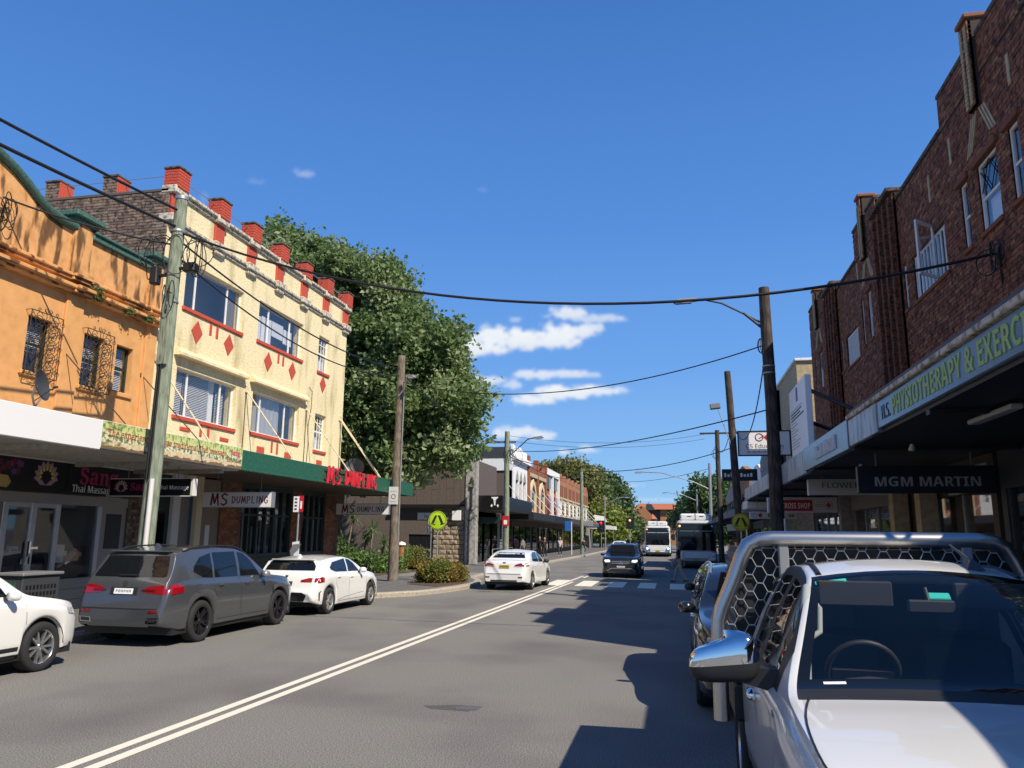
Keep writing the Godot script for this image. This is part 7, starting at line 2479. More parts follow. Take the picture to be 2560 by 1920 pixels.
func bus(label: String, at: Vector3, glass: String, blue: bool) -> void:
	var t := thing("city_bus", label, "bus", at, PI)
	var hl := 6.1; var hw := 1.25
	var plan := func(inset: float) -> PackedVector2Array:
		var p := PackedVector2Array()
		var w := hw - inset; var l := hl - inset
		for k in 7:
			var a := PI / 2 * k / 6.0
			p.append(Vector2(-w + 0.35 - 0.35 * cos(a), -l + 0.16 - 0.16 * sin(a)))
		for k in 7:
			var a := PI / 2 * (1.0 - k / 6.0)
			p.append(Vector2(w - 0.35 + 0.35 * cos(a), -l + 0.16 - 0.16 * sin(a)))
		p.append(Vector2(w, l)); p.append(Vector2(-w, l))
		return p
	var m := mb()
	poly_sheet(m, plan.call(0.0), 0.42, 2.86)
	put("body", m, "bus_white" if blue else "car_silver", t)
	m = mb()
	poly_sheet(m, plan.call(0.06), 2.86, 2.96); poly_sheet(m, plan.call(0.14), 2.96, 3.02)
	put("roof", m, "bus_white", t)
	m = mb()
	m.cbox(Vector3(-0.98, 3.02, -hl + 0.25), Vector3(0.98, 3.46, -hl + 4.2), 0.16)
	var pod := put("roof_pod", m, "bus_white", t)
	for s in [-1.0, 1.0]:
		m = mb()
		m.b6(s * 0.38 - 0.13, 3.26, -hl + 0.235, s * 0.38 + 0.13, 3.30, -hl + 0.26)
		put("vent", m, "plastic", pod)
	m = mb()
	m.b6(-0.015, 3.02, -hl + 0.23, 0.015, 3.47, -hl + 0.30)
	put("seam", m, "plastic_grey", pod)
	m = mb()
	poly_sheet(m, plan.call(0.05), 0.22, 0.42)
	put("skirt", m, "plastic", t)
	# front: destination box, windscreen, panels, lamps
	m = mb()
	m.cbox(Vector3(-1.10, 2.36, -hl - 0.012), Vector3(1.10, 2.84, -hl + 0.1), 0.03)
	put("destination_box", m, "plastic", t)
	m = mb()
	m.cbox(Vector3(-0.95, 2.42, -hl - 0.02), Vector3(0.95, 2.78, -hl + 0.05), 0.01)
	put("destination_glass", m, "tinted", t)
	m = mb()
	m.cbox(Vector3(-1.14, 1.12, -hl - 0.016), Vector3(1.14, 2.34, -hl + 0.1), 0.05)
	put("windscreen", m, "tinted", t)
	m = mb()
	m.tube([Vector3(0.1, 2.4, -hl - 0.03), Vector3(0.0, 1.9, -hl - 0.04), Vector3(-0.25, 1.3, -hl - 0.04)], 0.02, 5)
	put("wiper", m, "plastic", t)
	m = mb()
	m.ext(PackedVector2Array([Vector2(-1.0, 1.06), Vector2(1.0, 1.06), Vector2(0.70, 0.66), Vector2(-0.70, 0.66)]), -hl - 0.02, -hl + 0.05)
	put("front_panel", m, "bus_white", t)
	for s in [-1.0, 1.0]:
		m = mb()
		m.ext(PackedVector2Array([Vector2(s * 1.04, 1.04), Vector2(s * 1.17, 1.0), Vector2(s * 1.17, 0.52), Vector2(s * 0.72, 0.52), Vector2(s * 0.72, 0.64)]), -hl - 0.014, -hl + 0.2)
		put("corner_panel", m, "bus_blue" if blue else "bus_white", t)
		m = mb(Transform3D(Basis(Vector3.RIGHT, -PI / 2), Vector3(s * 1.02, 0.80, -hl - 0.015)))
		m.lathe([Vector2(0.0, 0.03), Vector2(0.08, 0.02), Vector2(0.10, 0.0)], 14)
		put("headlight", m, "lamp_lit" if blue else "lamp_clear", t)
		m = mb()
		m.tube([Vector3(s * 1.2, 2.5, -hl + 0.05), Vector3(s * 1.42, 2.45, -hl - 0.2), Vector3(s * 1.42, 2.1, -hl - 0.22)], 0.025, 6)
		m.cbox(Vector3(s * 1.42 - 0.10, 1.75, -hl - 0.30), Vector3(s * 1.42 + 0.10, 2.15, -hl - 0.18), 0.03)
		put("mirror", m, "plastic", t)
		m = mb(Transform3D(Basis(Vector3.RIGHT, -PI / 2), Vector3(s * 1.02, 2.66, -hl - 0.02)))
		m.lathe([Vector2(0.0, 0.03), Vector2(0.07, 0.0)], 12)
		put("marker_lamp", m, "lamp_amber_lit" if s > 0 else "lamp_clear", t)
		for k in 6:
			m = mb()
			m.cbox(Vector3(s * (hw - 0.02), 1.25, -hl + 0.9 + k * 1.85), Vector3(s * (hw + 0.006), 2.30, -hl + 0.9 + k * 1.85 + 1.78), 0.02)
			put("side_window", m, "tinted", t)
		for z in [-hl + 2.6, hl - 3.2]:
			m = mb()
			m.b6(s * (hw - 0.3), 0.2, z - 0.62, s * (hw + 0.004), 1.08, z + 0.62)
			put("wheel_arch", m, "plastic", t)
			wheel(t, Vector3(s * (hw - 0.12), 0.48, z), 0.48, 0.28, "silver", s)
	m = mb()
	m.cbox(Vector3(-0.2, 0.50, -hl - 0.03), Vector3(0.2, 0.62, -hl), 0.006)
	put("number_plate", m, "plate_yellow", t)
	m = mb()
	m.cbox(Vector3(-1.15, 0.30, -hl - 0.01), Vector3(1.15, 0.50, -hl + 0.2), 0.03)
	put("bumper", m, "plastic_grey", t)

func ute() -> void:
	var th := PI
	var t := thing("white_ute", "white pickup ute with chrome mirror and tubular mesh headboard parked by the kerb", "ute", Vector3(1.35, 0, -4.385), th)
	var sh := Shape.new()
	sh.L = 3.05; sh.lift = 0.14; sh.tumble = 0.47
	sh.top = [[0, 0.80], [0.05, 0.95], [0.2, 1.02], [0.6, 1.085], [1.0, 1.12], [1.26, 1.135], [1.40, 1.17], [1.75, 1.44], [2.02, 1.63], [2.12, 1.68], [2.3, 1.715], [2.5, 1.735], [2.75, 1.73], [2.95, 1.70], [3.05, 1.66]]
	sh.belt = [[0, 0.76], [0.2, 0.95], [0.6, 1.02], [1.2, 1.06], [2.2, 1.075], [3.05, 1.09]]
	sh.wid = [[0, 0.70], [0.05, 0.79], [0.2, 0.87], [0.5, 0.915], [0.95, 0.925], [1.5, 0.915], [3.05, 0.93]]
	sh.bot = [[0, 0.42], [0.5, 0.38], [3.05, 0.38]]
	sh.arches = [[0.95, 0.47, 0.33]]
	var out := {}
	var W0 := 1.42; var W1 := 2.10
	var pick := func(s: float, h: int, _left: bool) -> String:
		if h >= 10 and s > 1.24 and s < 2.12:
			if h == 10: return "paint"
			if s < 1.37: return "cowl"
			if s < W0 + 0.03 or s > W1 - 0.03 or h == 11: return "frit"
			return "glass"
		if h in [7, 8] and ((s > 1.78 and s < 2.42) or (s > 2.52 and s < 2.86)): return "side_glass_l" if _left else "side_glass_r"
		if h in [6, 7, 8, 9] and s > 1.62 and s < 2.92: return "trim_l" if _left else "trim_r"
		return "paint"
	var g := body_grid(sh, pick, out, 0.04)
	cap_end(out.paint, g[0][0], -1.0)
	put("body", out.paint, "ute_white", t)
	var ws := put("windscreen", out.glass, "windscreen", t)
	put("windscreen_border", out.frit, "tinted", ws)
	put("cowl", out.cowl, "plastic", t)
	for k in ["l", "r"]:
		put("side_window", out["side_glass_" + k], "windscreen", t)
		put("window_surround", out["trim_" + k], "plastic", t)
	# back of the cab
	var m := MB.new()
	cap_end(m, g[0][-1], 1.0)
	put("cab_back", m, "ute_white", t)
	# inner lining so that the cabin is dark
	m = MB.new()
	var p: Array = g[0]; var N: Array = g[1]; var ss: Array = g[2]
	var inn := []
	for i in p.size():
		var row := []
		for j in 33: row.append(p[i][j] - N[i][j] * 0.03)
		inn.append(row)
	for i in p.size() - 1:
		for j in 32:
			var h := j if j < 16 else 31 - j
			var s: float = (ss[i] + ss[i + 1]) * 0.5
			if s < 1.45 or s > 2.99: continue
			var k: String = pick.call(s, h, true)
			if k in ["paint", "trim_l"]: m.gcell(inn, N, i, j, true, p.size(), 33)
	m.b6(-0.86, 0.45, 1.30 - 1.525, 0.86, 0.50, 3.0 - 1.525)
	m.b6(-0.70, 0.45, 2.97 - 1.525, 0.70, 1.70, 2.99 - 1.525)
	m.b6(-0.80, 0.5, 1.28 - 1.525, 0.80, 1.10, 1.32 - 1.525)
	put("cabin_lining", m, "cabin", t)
	# dashboard, wheel, seats
	m = MB.new()
	var rows := []
	for q in [[1.34, 1.17], [1.48, 1.20], [1.66, 1.21], [1.80, 1.18], [1.86, 1.06], [1.86, 0.8]]:
		var row := []
		for k in 17:
			var x := lerpf(-0.74, 0.74, k / 16.0)
			var hood := 0.05 * exp(-pow((x - 0.36) / 0.2, 2.0)) * clampf((q[0] - 1.4) * 3.0, 0, 1)
			row.append(sh.p3(q[0], x, q[1] + hood + 0.05))
		rows.append(row)
	m.grid(rows)
	put("dashboard", m, "slate", t)
	m = MB.new()
	m.x = Transform3D(Basis(Vector3.RIGHT, deg_to_rad(66.0)), sh.p3(1.98, 0.36, 1.27))
	var ring := []
	for k in 33:
		var a := TAU * k / 32.0
		ring.append(Vector3(cos(a) * 0.185, 0, sin(a) * 0.185))
	m.tube(ring, 0.017, 8, false)
	m.b6(-0.16, -0.015, -0.02, 0.16, 0.015, 0.03); m.b6(-0.02, -0.015, 0, 0.02, 0.015, 0.17)
	put("steering_wheel", m, "plastic", t)
	for x in [0.36, -0.36]:
		for q in [[2.25, 0.55, 2.75, 0.80, "cabin"]]:
			m = MB.new()
			m.cbox(sh.p3(2.12, x - 0.25, 0.55), sh.p3(2.56, x + 0.25, 0.82), 0.06)
			m.cbox(sh.p3(2.50, x - 0.24, 0.78), sh.p3(2.68, x + 0.24, 1.40), 0.06)
			m.cbox(sh.p3(2.58, x - 0.12, 1.42), sh.p3(2.70, x + 0.12, 1.62), 0.04)
			put("seat", m, "cabin", t)
	m = MB.new()
	m.cbox(sh.p3(1.93, -0.13, 1.60), sh.p3(1.97, 0.11, 1.67), 0.015)
	m.tube([sh.p3(1.95, 0.0, 1.66), sh.p3(2.0, 0.0, 1.73)], 0.012, 6)
	put("interior_mirror", m, "plastic", t)
	for s in [0.16, -0.56]:
		m = MB.new()
		m.cbox(sh.p3(2.03, s, 1.62), sh.p3(2.07, s + 0.40, 1.76), 0.015)
		put("sun_visor", m, "cabin", t)
	# pillar trim with grab handle, seen through the glass on the driver's side
	m = MB.new()
	m.tube([sh.p3(1.52, 0.725, 1.24), sh.p3(1.70, 0.695, 1.42), sh.p3(1.90, 0.655, 1.60), sh.p3(2.03, 0.62, 1.72)], [0.026, 0.028, 0.028, 0.026], 7)
	put("pillar_trim", m, "cabin_light", t)
	m = MB.new()
	m.tube([sh.p3(1.74, 0.68, 1.46), sh.p3(1.80, 0.60, 1.50), sh.p3(1.92, 0.575, 1.61), sh.p3(1.96, 0.61, 1.66)], 0.016, 7)
	put("grab_handle", m, "cabin_light", t)
	# stickers and toll tag on the inside of the glass
	var lay := func(x0: float, x1: float, s0: float, s1: float, off: float, mm: MB):
		var a := []
		for q in [[x0, s0], [x1, s0], [x1, s1], [x0, s1]]:
			a.append(sh.p3(q[1], q[0], sh.height(q[1], q[0]) - off))
		mm.quad(a[0], a[1], a[2], a[3])
	m = MB.new()
	lay.call(0.40, 0.57, 2.035, 2.06, -0.003, m)
	put("tint_sticker", m, "teal_sticker", t)
	m = MB.new()
	lay.call(0.555, 0.66, 1.405, 1.425, -0.003, m)
	put("registration_sticker", m, "sign_white", t)
	m = MB.new()
	m.x = Transform3D(Basis(Vector3.RIGHT, deg_to_rad(-40.0)), sh.p3(1.985, -0.06, 1.665 + 0.02))
	m.cbox(Vector3(-0.06, -0.012, -0.025), Vector3(0.06, 0.012, 0.025), 0.008)
	put("toll_tag", m, "teal_sticker", t)
	# bonnet and door gaps
	for s in [-1.0, 1.0]:
		m = MB.new()
		var ln := []
		for k in 12:
			var q := lerpf(0.10, 1.27, k / 11.0)
			var x := sh.half(q)[6].x - 0.015 + 0.10 * pow(k / 11.0, 3.0) * -1.0
			ln.append(sh.p3(q, s * x, sh.height(q, x) + 0.002))
		m.tube(ln, 0.005, 5, false)
		put("bonnet_gap", m, "plastic", t)
		for l in [V([1.50, 1.10, 1.44, 0.9, 1.46, 0.55]), V([2.48, 1.12, 2.46, 0.5]), V([2.90, 1.12, 2.90, 0.5]), V([1.38, 1.135, 1.5, 1.145])]:
			m = MB.new()
			side_line(sh, l, s, 0.008, m)
			put("door_gap", m, "plastic", t)
		for q in [[2.32, 1.07]]:
			m = MB.new()
			var x := sh.side(q[0], q[1])
			m.x = Transform3D(Basis.from_scale(Vector3(0.028, 0.035, 0.11)), sh.p3(q[0], s * (x + 0.016), q[1]))
			m.lathe([Vector2(0, -1), Vector2(0.8, -0.7), Vector2(1, 0), Vector2(0.8, 0.7), Vector2(0, 1)], 12)
			put("door_handle", m, "chrome", t)
		# chrome mirror: upper shell bright, lower shell black
		var c := sh.p3(1.80, s * 1.11, 1.315)
		for k in 2:
			m = MB.new()
			m.x = Transform3D(Basis.IDENTITY, c)
			var rws := []
			for i in 10:
				var la := lerpf(0.0 if k == 0 else -PI / 2, PI / 2 if k == 0 else 0.0, i / 9.0)
				var row := []
				for j in 33:
					var lo := TAU * j / 32.0
					var cx := signf(cos(lo)) * pow(absf(cos(lo)), 0.55); var cz := signf(sin(lo)) * pow(absf(sin(lo)), 0.8)
					var rr := pow(maxf(cos(la), 0.0), 0.45)
					var yy := signf(sin(la)) * pow(absf(sin(la)), 0.8)
					# outer end lower and slimmer than the inner one
					var outer: float = cx * s
					var hgt: float = (0.135 if k == 0 else 0.095) * (1.0 - 0.16 * outer)
					row.append(Vector3(cx * rr * 0.19, yy * hgt - 0.022 * outer, cz * rr * (0.075 - 0.01 * outer)))
				rws.append(row)
			m.grid(rws, k == 1, true)
			put("mirror_shell" if k == 0 else "mirror_base", m, "chrome" if k == 0 else "plastic", t)
		m = MB.new()
		m.hexa([sh.p3(1.76, s * 0.86, 1.18), sh.p3(1.90, s * 0.86, 1.18), sh.p3(1.88, s * 1.02, 1.22), sh.p3(1.80, s * 1.02, 1.22), sh.p3(1.76, s * 0.83, 1.30), sh.p3(1.90, s * 0.83, 1.30), sh.p3(1.88, s * 1.02, 1.30), sh.p3(1.80, s * 1.02, 1.30)])
		put("mirror_stalk", m, "plastic", t)
		# side step and flares
		m = MB.new()
		m.tube([sh.p3(1.5, s * 0.90, 0.40), sh.p3(1.6, s * 0.965, 0.40), sh.p3(2.95, s * 0.965, 0.40), sh.p3(3.05, s * 0.90, 0.40)], 0.04, 8)
		put("side_step", m, "plastic", t)
	var badge := TO_ROAD
	for q in [["HILUX", 1.16, 0.90, 0.26, 0.045], ["SR5", 1.20, 0.835, 0.13, 0.035]]:
		var o := fit_text(q[0], bold, "plastic", t, Basis(Vector3(0, 0, -1), Vector3.UP, Vector3(1, 0, 0)), sh.p3(q[1] + 0.26, sh.side(q[1], q[2]) + 0.002, q[2]), q[3], q[4], 0.006)
		o.name = "badge"
	# roof groove and aerial
	for x in [0.50, -0.50]:
		m = MB.new()
		var ln := []
		for k in 12:
			var q := lerpf(2.14, 2.95, k / 11.0)
			ln.append(sh.p3(q, x * (1.0 + 0.06 * (1.0 - k / 11.0)), sh.height(q, x) - 0.004))
		m.tube(ln, 0.016, 6, false)
		put("roof_groove", m, "plastic", t)
	m = MB.new()
	var ah := sh.height(2.28, -0.34)
	m.hexa([sh.p3(2.20, -0.39, ah - 0.01), sh.p3(2.36, -0.37, ah - 0.01), sh.p3(2.36, -0.31, ah - 0.01), sh.p3(2.20, -0.29, ah - 0.01), sh.p3(2.27, -0.355, ah + 0.05), sh.p3(2.35, -0.35, ah + 0.055), sh.p3(2.35, -0.33, ah + 0.055), sh.p3(2.27, -0.325, ah + 0.05)])
	m.tube([sh.p3(2.30, -0.34, ah + 0.045), sh.p3(2.62, -0.34, ah + 0.13)], [0.012, 0.006], 6)
	put("aerial", m, "plastic_grey", t)
	# wheels
	for q in [0.95, 3.95]:
		for s in [-1.0, 1.0]: wheel(t, sh.p3(q, s * 0.78, 0.39), 0.39, 0.26, "silver", s)
	m = MB.new()
	m.b6(-0.5, 0.35, -1.6, 0.5, 0.6, 3.4)
	m.b6(-0.72, 0.4, 0.95 - 1.525 - 0.5, 0.72, 0.98, 0.95 - 1.525 + 0.5)
	put("chassis", m, "plastic", t)
	# tray, canopy with ribbed sides, tubular headboard with expanded mesh
	m = MB.new()
	m.cbox(sh.p3(3.10, -0.98, 0.74), sh.p3(4.95, 0.98, 0.98), 0.02)
	put("tray", m, "plastic", t)
	m = MB.new()
	var c0 := 3.24; var c1 := 4.9
	m.hexa([sh.p3(c0, -0.99, 0.98), sh.p3(c1, -0.99, 0.98), sh.p3(c1, 0.99, 0.98), sh.p3(c0, 0.99, 0.98), sh.p3(c0, -0.86, 1.92), sh.p3(c1, -0.86, 1.92), sh.p3(c1, 0.86, 1.92), sh.p3(c0, 0.86, 1.92)])
	var can := put("canopy", m, "plastic", t)
	for k in 11:
		for s in [-1.0, 1.0]:
			m = MB.new()
			var y := 1.02 + k * 0.08
			var xa := lerpf(0.99, 0.86, (y - 0.98) / 0.94); var xb := lerpf(0.99, 0.86, (y + 0.055 - 0.98) / 0.94)
			m.hexa([sh.p3(c0 + 0.02, s * (xa - 0.01), y), sh.p3(c1 - 0.02, s * (xa - 0.01), y), sh.p3(c1 - 0.02, s * (xa + 0.004), y), sh.p3(c0 + 0.02, s * (xa + 0.004), y), sh.p3(c0 + 0.02, s * (xb - 0.01), y + 0.055), sh.p3(c1 - 0.02, s * (xb - 0.01), y + 0.055), sh.p3(c1 - 0.02, s * (xb + 0.028), y + 0.05), sh.p3(c0 + 0.02, s * (xb + 0.028), y + 0.05)])
			put("rib", m, "plastic_grey", can)
	m = MB.new()
	m.cbox(sh.p3(3.6, -0.62, 1.925), sh.p3(4.8, 0.62, 2.01), 0.01)
	put("roof_tray", m, "plastic", t)
	m = MB.new()
	m.b6(-0.625, 2.011, 3.6 - 1.525, 0.625, 2.02, 4.8 - 1.525)
	put("roof_tray_lid", m, "grey_metal", t)
	m = MB.new()
	var hz := 3.14
	var arch := []
	for q in [[-1.07, 0.74], [-1.07, 0.95], [-1.07, 1.30], [-1.065, 1.42], [-1.04, 1.50], [-0.96, 1.68], [-0.89, 1.86], [-0.84, 1.945], [-0.77, 1.98], [-0.67, 1.99], [0.0, 1.99], [0.67, 1.99], [0.77, 1.98], [0.84, 1.945], [0.89, 1.86], [0.96, 1.68], [1.04, 1.50], [1.065, 1.42], [1.07, 1.30], [1.07, 0.95], [1.07, 0.74]]:
		arch.append(sh.p3(hz, q[0], q[1]))
	m.tube(arch, 0.055, 16)
	for s in [-1.0, 1.0]:
		m.cyl(sh.p3(hz, s * 1.07, 1.14), sh.p3(hz, s * 1.07, 1.18), 0.060, -1, 16)
	put("headboard_tube", m, "brushed", t)
	m = MB.new()
	for k in [-1.0, 1.0]:
		m = MB.new()
		m.cbox(sh.p3(hz - 0.03, k * 0.60 - 0.035, 1.2), sh.p3(hz + 0.03, k * 0.60 + 0.035, 1.95), 0.008)
		put("headboard_post", m, "grey_metal", t)
	m = MB.new()
	# diamond mesh, clipped to the arch outline
	var edge := func(y: float) -> float: return 1.04 if y < 1.45 else lerpf(1.04, 0.85, clampf((y - 1.45) / 0.47, 0, 1))
	var zz: float = hz - 1.525
	for i in range(-8, 9):
		for j in range(0, 16):
			var cy := 1.04 + j * 0.058
			var cx := i * 0.14 + (0.07 if j % 2 else 0.0)
			if cy > 1.92 or absf(cx) > edge.call(cy) - 0.03: continue
			m.b6(cx - 0.022, cy - 0.0035, zz - 0.006, cx + 0.022, cy + 0.0035, zz + 0.006)
			for k in [-1.0, 1.0]:
				m.tube([Vector3(cx + k * 0.020, cy, zz), Vector3(cx + k * 0.050, cy + 0.058, zz)], 0.0038, 4, false)
	put("headboard_mesh", m, "galvanised", t).set_meta("kind", "stuff")
	# headlights and grille, below the frame
	for s in [-1.0, 1.0]:
		m = MB.new()
		on_end(sh, V([0.40, 0.80, 0.68, 0.80, 0.70, 0.90, 0.44, 0.88]), false, 0.006, m, s)
		put("headlight", m, "lamp_clear", t)
	m = MB.new()
	on_end(sh, rect(-0.38, 0.60, 0.38, 0.86), false, 0.006, m)
	put("grille", m, "plastic", t)

func leaf_clump(k: int, leaf: float, spread: float, sd: int) -> ArrayMesh:
	var r := RandomNumberGenerator.new(); r.seed = sd
	var m := MB.new()
	for i in k:
		var c := Vector3(r.randfn(), r.randfn(), r.randfn()) * spread * 0.5
		var d := Vector3(r.randfn(), r.randfn() * 0.6 - 0.25, r.randfn()).normalized()
		var u := d.cross(Vector3(r.randfn(), r.randfn(), r.randfn())).normalized()
		var l := leaf * r.randf_range(0.7, 1.3)
		var w := l * 0.42
		var nn := d.cross(u) * l * 0.14
		# a lobed leaf, folded along its rib
		m.tri(c, c + d * l * 0.45 + u * w + nn, c + d * l)
		m.tri(c, c + d * l, c + d * l * 0.45 - u * w + nn)
	return m.done()

func crown(parent: Node3D, lobes: Array, count: int, clump: Array, mats: Array, sd: int, hollow := 0.55, bough := 0.38) -> void:
	# leaves through the volume of several lobes [centre, radii], thicker towards the outside, with gaps
	var r := RandomNumberGenerator.new(); r.seed = sd
	var f := FastNoiseLite.new(); f.seed = sd; f.frequency = 0.30; f.fractal_octaves = 2
	var vol := 0.0
	var acc := []
	for l in lobes:
		vol += pow(l[1].x * l[1].y * l[1].z, 0.72)
		acc.append(vol)
	for k in mats.size():
		var mm := MultiMesh.new()
		mm.transform_format = MultiMesh.TRANSFORM_3D
		mm.mesh = clump[k % clump.size()]
		var tf := []
		var tries := 0
		var per := 16
		while tf.size() < count / mats.size() and tries < count:
			tries += 1
			var q := r.randf() * vol
			var i := 0
			while acc[i] < q: i += 1
			var d := Vector3(r.randfn(), r.randfn(), r.randfn()).normalized()
			var rad := lerpf(hollow, 1.0, pow(r.randf(), 0.5)) * (1.0 + 0.5 * f.get_noise_3dv(d * 4.0 + lobes[i][0]))
			var c: Vector3 = lobes[i][0] + d * lobes[i][1] * rad
			if f.get_noise_3dv(c * 1.6) < -0.16: continue
			# a bough of leaves round c
			var sz: float = bough * r.randf_range(0.6, 1.2)
			for j in per:
				var p := c + Vector3(r.randfn(), r.randfn() * 0.75 + 0.1, r.randfn()) * sz
				var s := r.randf_range(0.7, 1.25)
				tf.append(Transform3D(Basis.from_euler(Vector3(r.randf() * TAU, r.randf() * TAU, r.randf() * TAU)).scaled(Vector3.ONE * s), p))
		mm.instance_count = tf.size()
		for i in tf.size(): mm.set_instance_transform(i, tf[i])
		var o := MultiMeshInstance3D.new()
		o.multimesh = mm
		o.material_override = M[mats[k]]
		o.name = "crown"
		parent.add_child(o, true)
		o.set_meta("kind", "stuff")

func limbs(t: Node3D, base: Vector3, fork: Vector3, ends: Array, r0: float, mt := "bark") -> void:
	var m := mb()
	m.tube([base, base.lerp(fork, 0.15), base.lerp(fork, 0.6), fork], [r0 * 1.35, r0, r0 * 0.85, r0 * 0.75], 10)
	put("trunk", m, mt, t)
	for e in ends:
		m = mb()
		var mid := fork.lerp(e, 0.5) + Vector3(0, (e - fork).length() * 0.08, 0)
		m.tube([fork - Vector3(0, 0.3, 0), fork.lerp(mid, 0.5), mid, e], [r0 * 0.5, r0 * 0.4, r0 * 0.28, r0 * 0.08], 7)
		put("limb", m, mt, t)

func trees() -> void:
	var big := [leaf_clump(22, 0.27, 0.62, 1), leaf_clump(22, 0.24, 0.58, 2)]
	var t := thing("plane_tree", "tall broad-leaved plane tree rising behind the cream building and green awning", "tree")
	limbs(t, Vector3(-18.5, 0.1, -41), Vector3(-18.3, 5.5, -41), [Vector3(-14.5, 10.5, -40), Vector3(-18, 15, -41), Vector3(-23, 16, -42), Vector3(-13, 7.5, -40.5), Vector3(-20, 11, -38.5), Vector3(-16.5, 13, -43)], 0.42)
	var lobes := [[Vector3(-23.2, 17.4, -41.5), Vector3(2.8, 2.6, 2.6)], [Vector3(-20.6, 16.6, -41), Vector3(2.6, 2.6, 2.4)], [Vector3(-17.6, 14.6, -40.6), Vector3(2.6, 2.6, 2.4)], [Vector3(-16.1, 15.0, -41.0), Vector3(1.5, 1.9, 1.5)], [Vector3(-15.5, 12.6, -40.4), Vector3(2.4, 2.4, 2.2)], [Vector3(-13.4, 10.8, -40.2), Vector3(2.2, 1.9, 2.0)], [Vector3(-12.3, 8.7, -40.0), Vector3(2.2, 1.6, 1.9)], [Vector3(-11.6, 7.2, -40.0), Vector3(1.6, 1.3, 1.5)], [Vector3(-15.6, 8.8, -40.6), Vector3(3.0, 2.6, 2.6)], [Vector3(-18.8, 11.0, -41), Vector3(3.2, 3.0, 2.8)], [Vector3(-14.0, 6.4, -40.6), Vector3(2.6, 1.4, 2.2)], [Vector3(-17.6, 7.2, -41), Vector3(2.8, 2.2, 2.4)], [Vector3(-22.5, 13.5, -42), Vector3(3.2, 3.0, 2.6)], [Vector3(-12.9, 12.2, -40.4), Vector3(1.5, 1.3, 1.4)], [Vector3(-20.5, 8.5, -42), Vector3(3.2, 3.0, 2.6)]]
	crown(t, lobes, 9600, big, ["leaf_plane", "leaf_plane", "leaf_plane_pale"], 11, 0.45, 0.42)
	# far trees
	var small := [leaf_clump(26, 0.5, 1.3, 5), leaf_clump(26, 0.42, 1.2, 6)]
	var sp := [
		["gum_tree", "flat-topped gum tree with olive crown above the red brick row", Vector3(-17.0, 0, -128), 12.4, [[Vector3(-17.5, 12.2, -128), Vector3(2.6, 1.0, 2.2)], [Vector3(-15.2, 11.6, -128), Vector3(2.2, 0.9, 2.0)], [Vector3(-19.4, 11.4, -128), Vector3(2.0, 0.9, 1.8)], [Vector3(-14.6, 10.4, -127), Vector3(1.4, 0.7, 1.4)]], 900, ["leaf_olive", "leaf_olive"]],
		["fig_tree", "large dark dense tree beyond the far signals on the left", Vector3(-13.0, 0, -140), 12.0, [[Vector3(-13.8, 9.6, -140), Vector3(3.6, 3.0, 3.0)], [Vector3(-10.8, 8.6, -141), Vector3(2.6, 2.6, 2.4)], [Vector3(-10.4, 6.6, -143), Vector3(1.7, 2.0, 1.8)], [Vector3(-12.5, 5.6, -139), Vector3(3.6, 2.6, 2.6)]], 3000, ["leaf_dark", "leaf_mid"]],
		["street_tree", "lime green bushy tree behind the corner cafe awning", Vector3(-12.0, 0, -131), 6.0, [[Vector3(-12.2, 4.8, -131), Vector3(1.7, 2.2, 1.6)], [Vector3(-10.2, 3.8, -131), Vector3(1.4, 2.0, 1.4)], [Vector3(-14.0, 6.6, -131), Vector3(1.3, 1.6, 1.3)]], 1000, ["leaf_lime", "leaf_olive"]],
		["street_tree", "mid green tree in front of the gabled brick hall", Vector3(-8.2, 0, -158), 6.0, [[Vector3(-9.0, 3.2, -158), Vector3(1.7, 1.7, 1.5)], [Vector3(-7.4, 2.3, -158), Vector3(1.1, 1.1, 1.1)], [Vector3(-10.8, 3.4, -158), Vector3(1.6, 1.9, 1.5)]], 1100, ["leaf_mid", "leaf_olive"]],
		["street_tree", "dark green tree past the far shops on the right footpath", Vector3(4.2, 0, -100), 8.6, [[Vector3(4.8, 6.6, -100), Vector3(1.9, 1.8, 1.8)], [Vector3(3.4, 5.4, -101), Vector3(1.6, 1.6, 1.5)], [Vector3(5.8, 5.0, -99), Vector3(2.0, 2.2, 2.0)], [Vector3(2.7, 4.2, -104), Vector3(1.3, 1.6, 1.4)]], 1500, ["leaf_mid", "leaf_dark"]],
		["street_tree", "smaller green tree beyond the dark tree on the right", Vector3(1.0, 0, -125), 7.0, [[Vector3(3.6, 5.8, -125), Vector3(1.8, 1.8, 1.7)], [Vector3(2.4, 4.4, -126), Vector3(1.3, 1.5, 1.4)]], 1000, ["leaf_mid", "leaf_dark"]],
		["street_tree", "dark tree mass behind the far left shops", Vector3(-19.0, 0, -150), 9.0, [[Vector3(-19, 8, -150), Vector3(4.0, 3.4, 3.0)], [Vector3(-15, 6.4, -151), Vector3(3.4, 3.4, 3.0)], [Vector3(-24, 7, -150), Vector3(4, 3.4, 3)]], 1600, ["leaf_dark", "leaf_mid"]]]
	for q in sp:
		t = thing(q[0], q[1], "tree")
		var ends := []
		for l in q[4]: ends.append(l[0])
		limbs(t, q[2], q[2] + Vector3(0, q[3] * 0.35, 0), ends, 0.22)
		crown(t, q[4], q[5], small, q[6], int(absf(q[2].z)) + 3, 0.35, 0.6)
	# wood closing the view at the end of the road
	var o := thing("far_wood", "band of dark trees closing the view beyond the brick buildings", "trees")
	o.set_meta("kind", "stuff")
	var lb := []
	for k in 16: lb.append([Vector3(-75 + k * 9.5, 3.4 + 1.2 * sin(k * 2.3), -215 - 5.0 * sin(k * 1.7)), Vector3(6.5, 4.6, 4)])
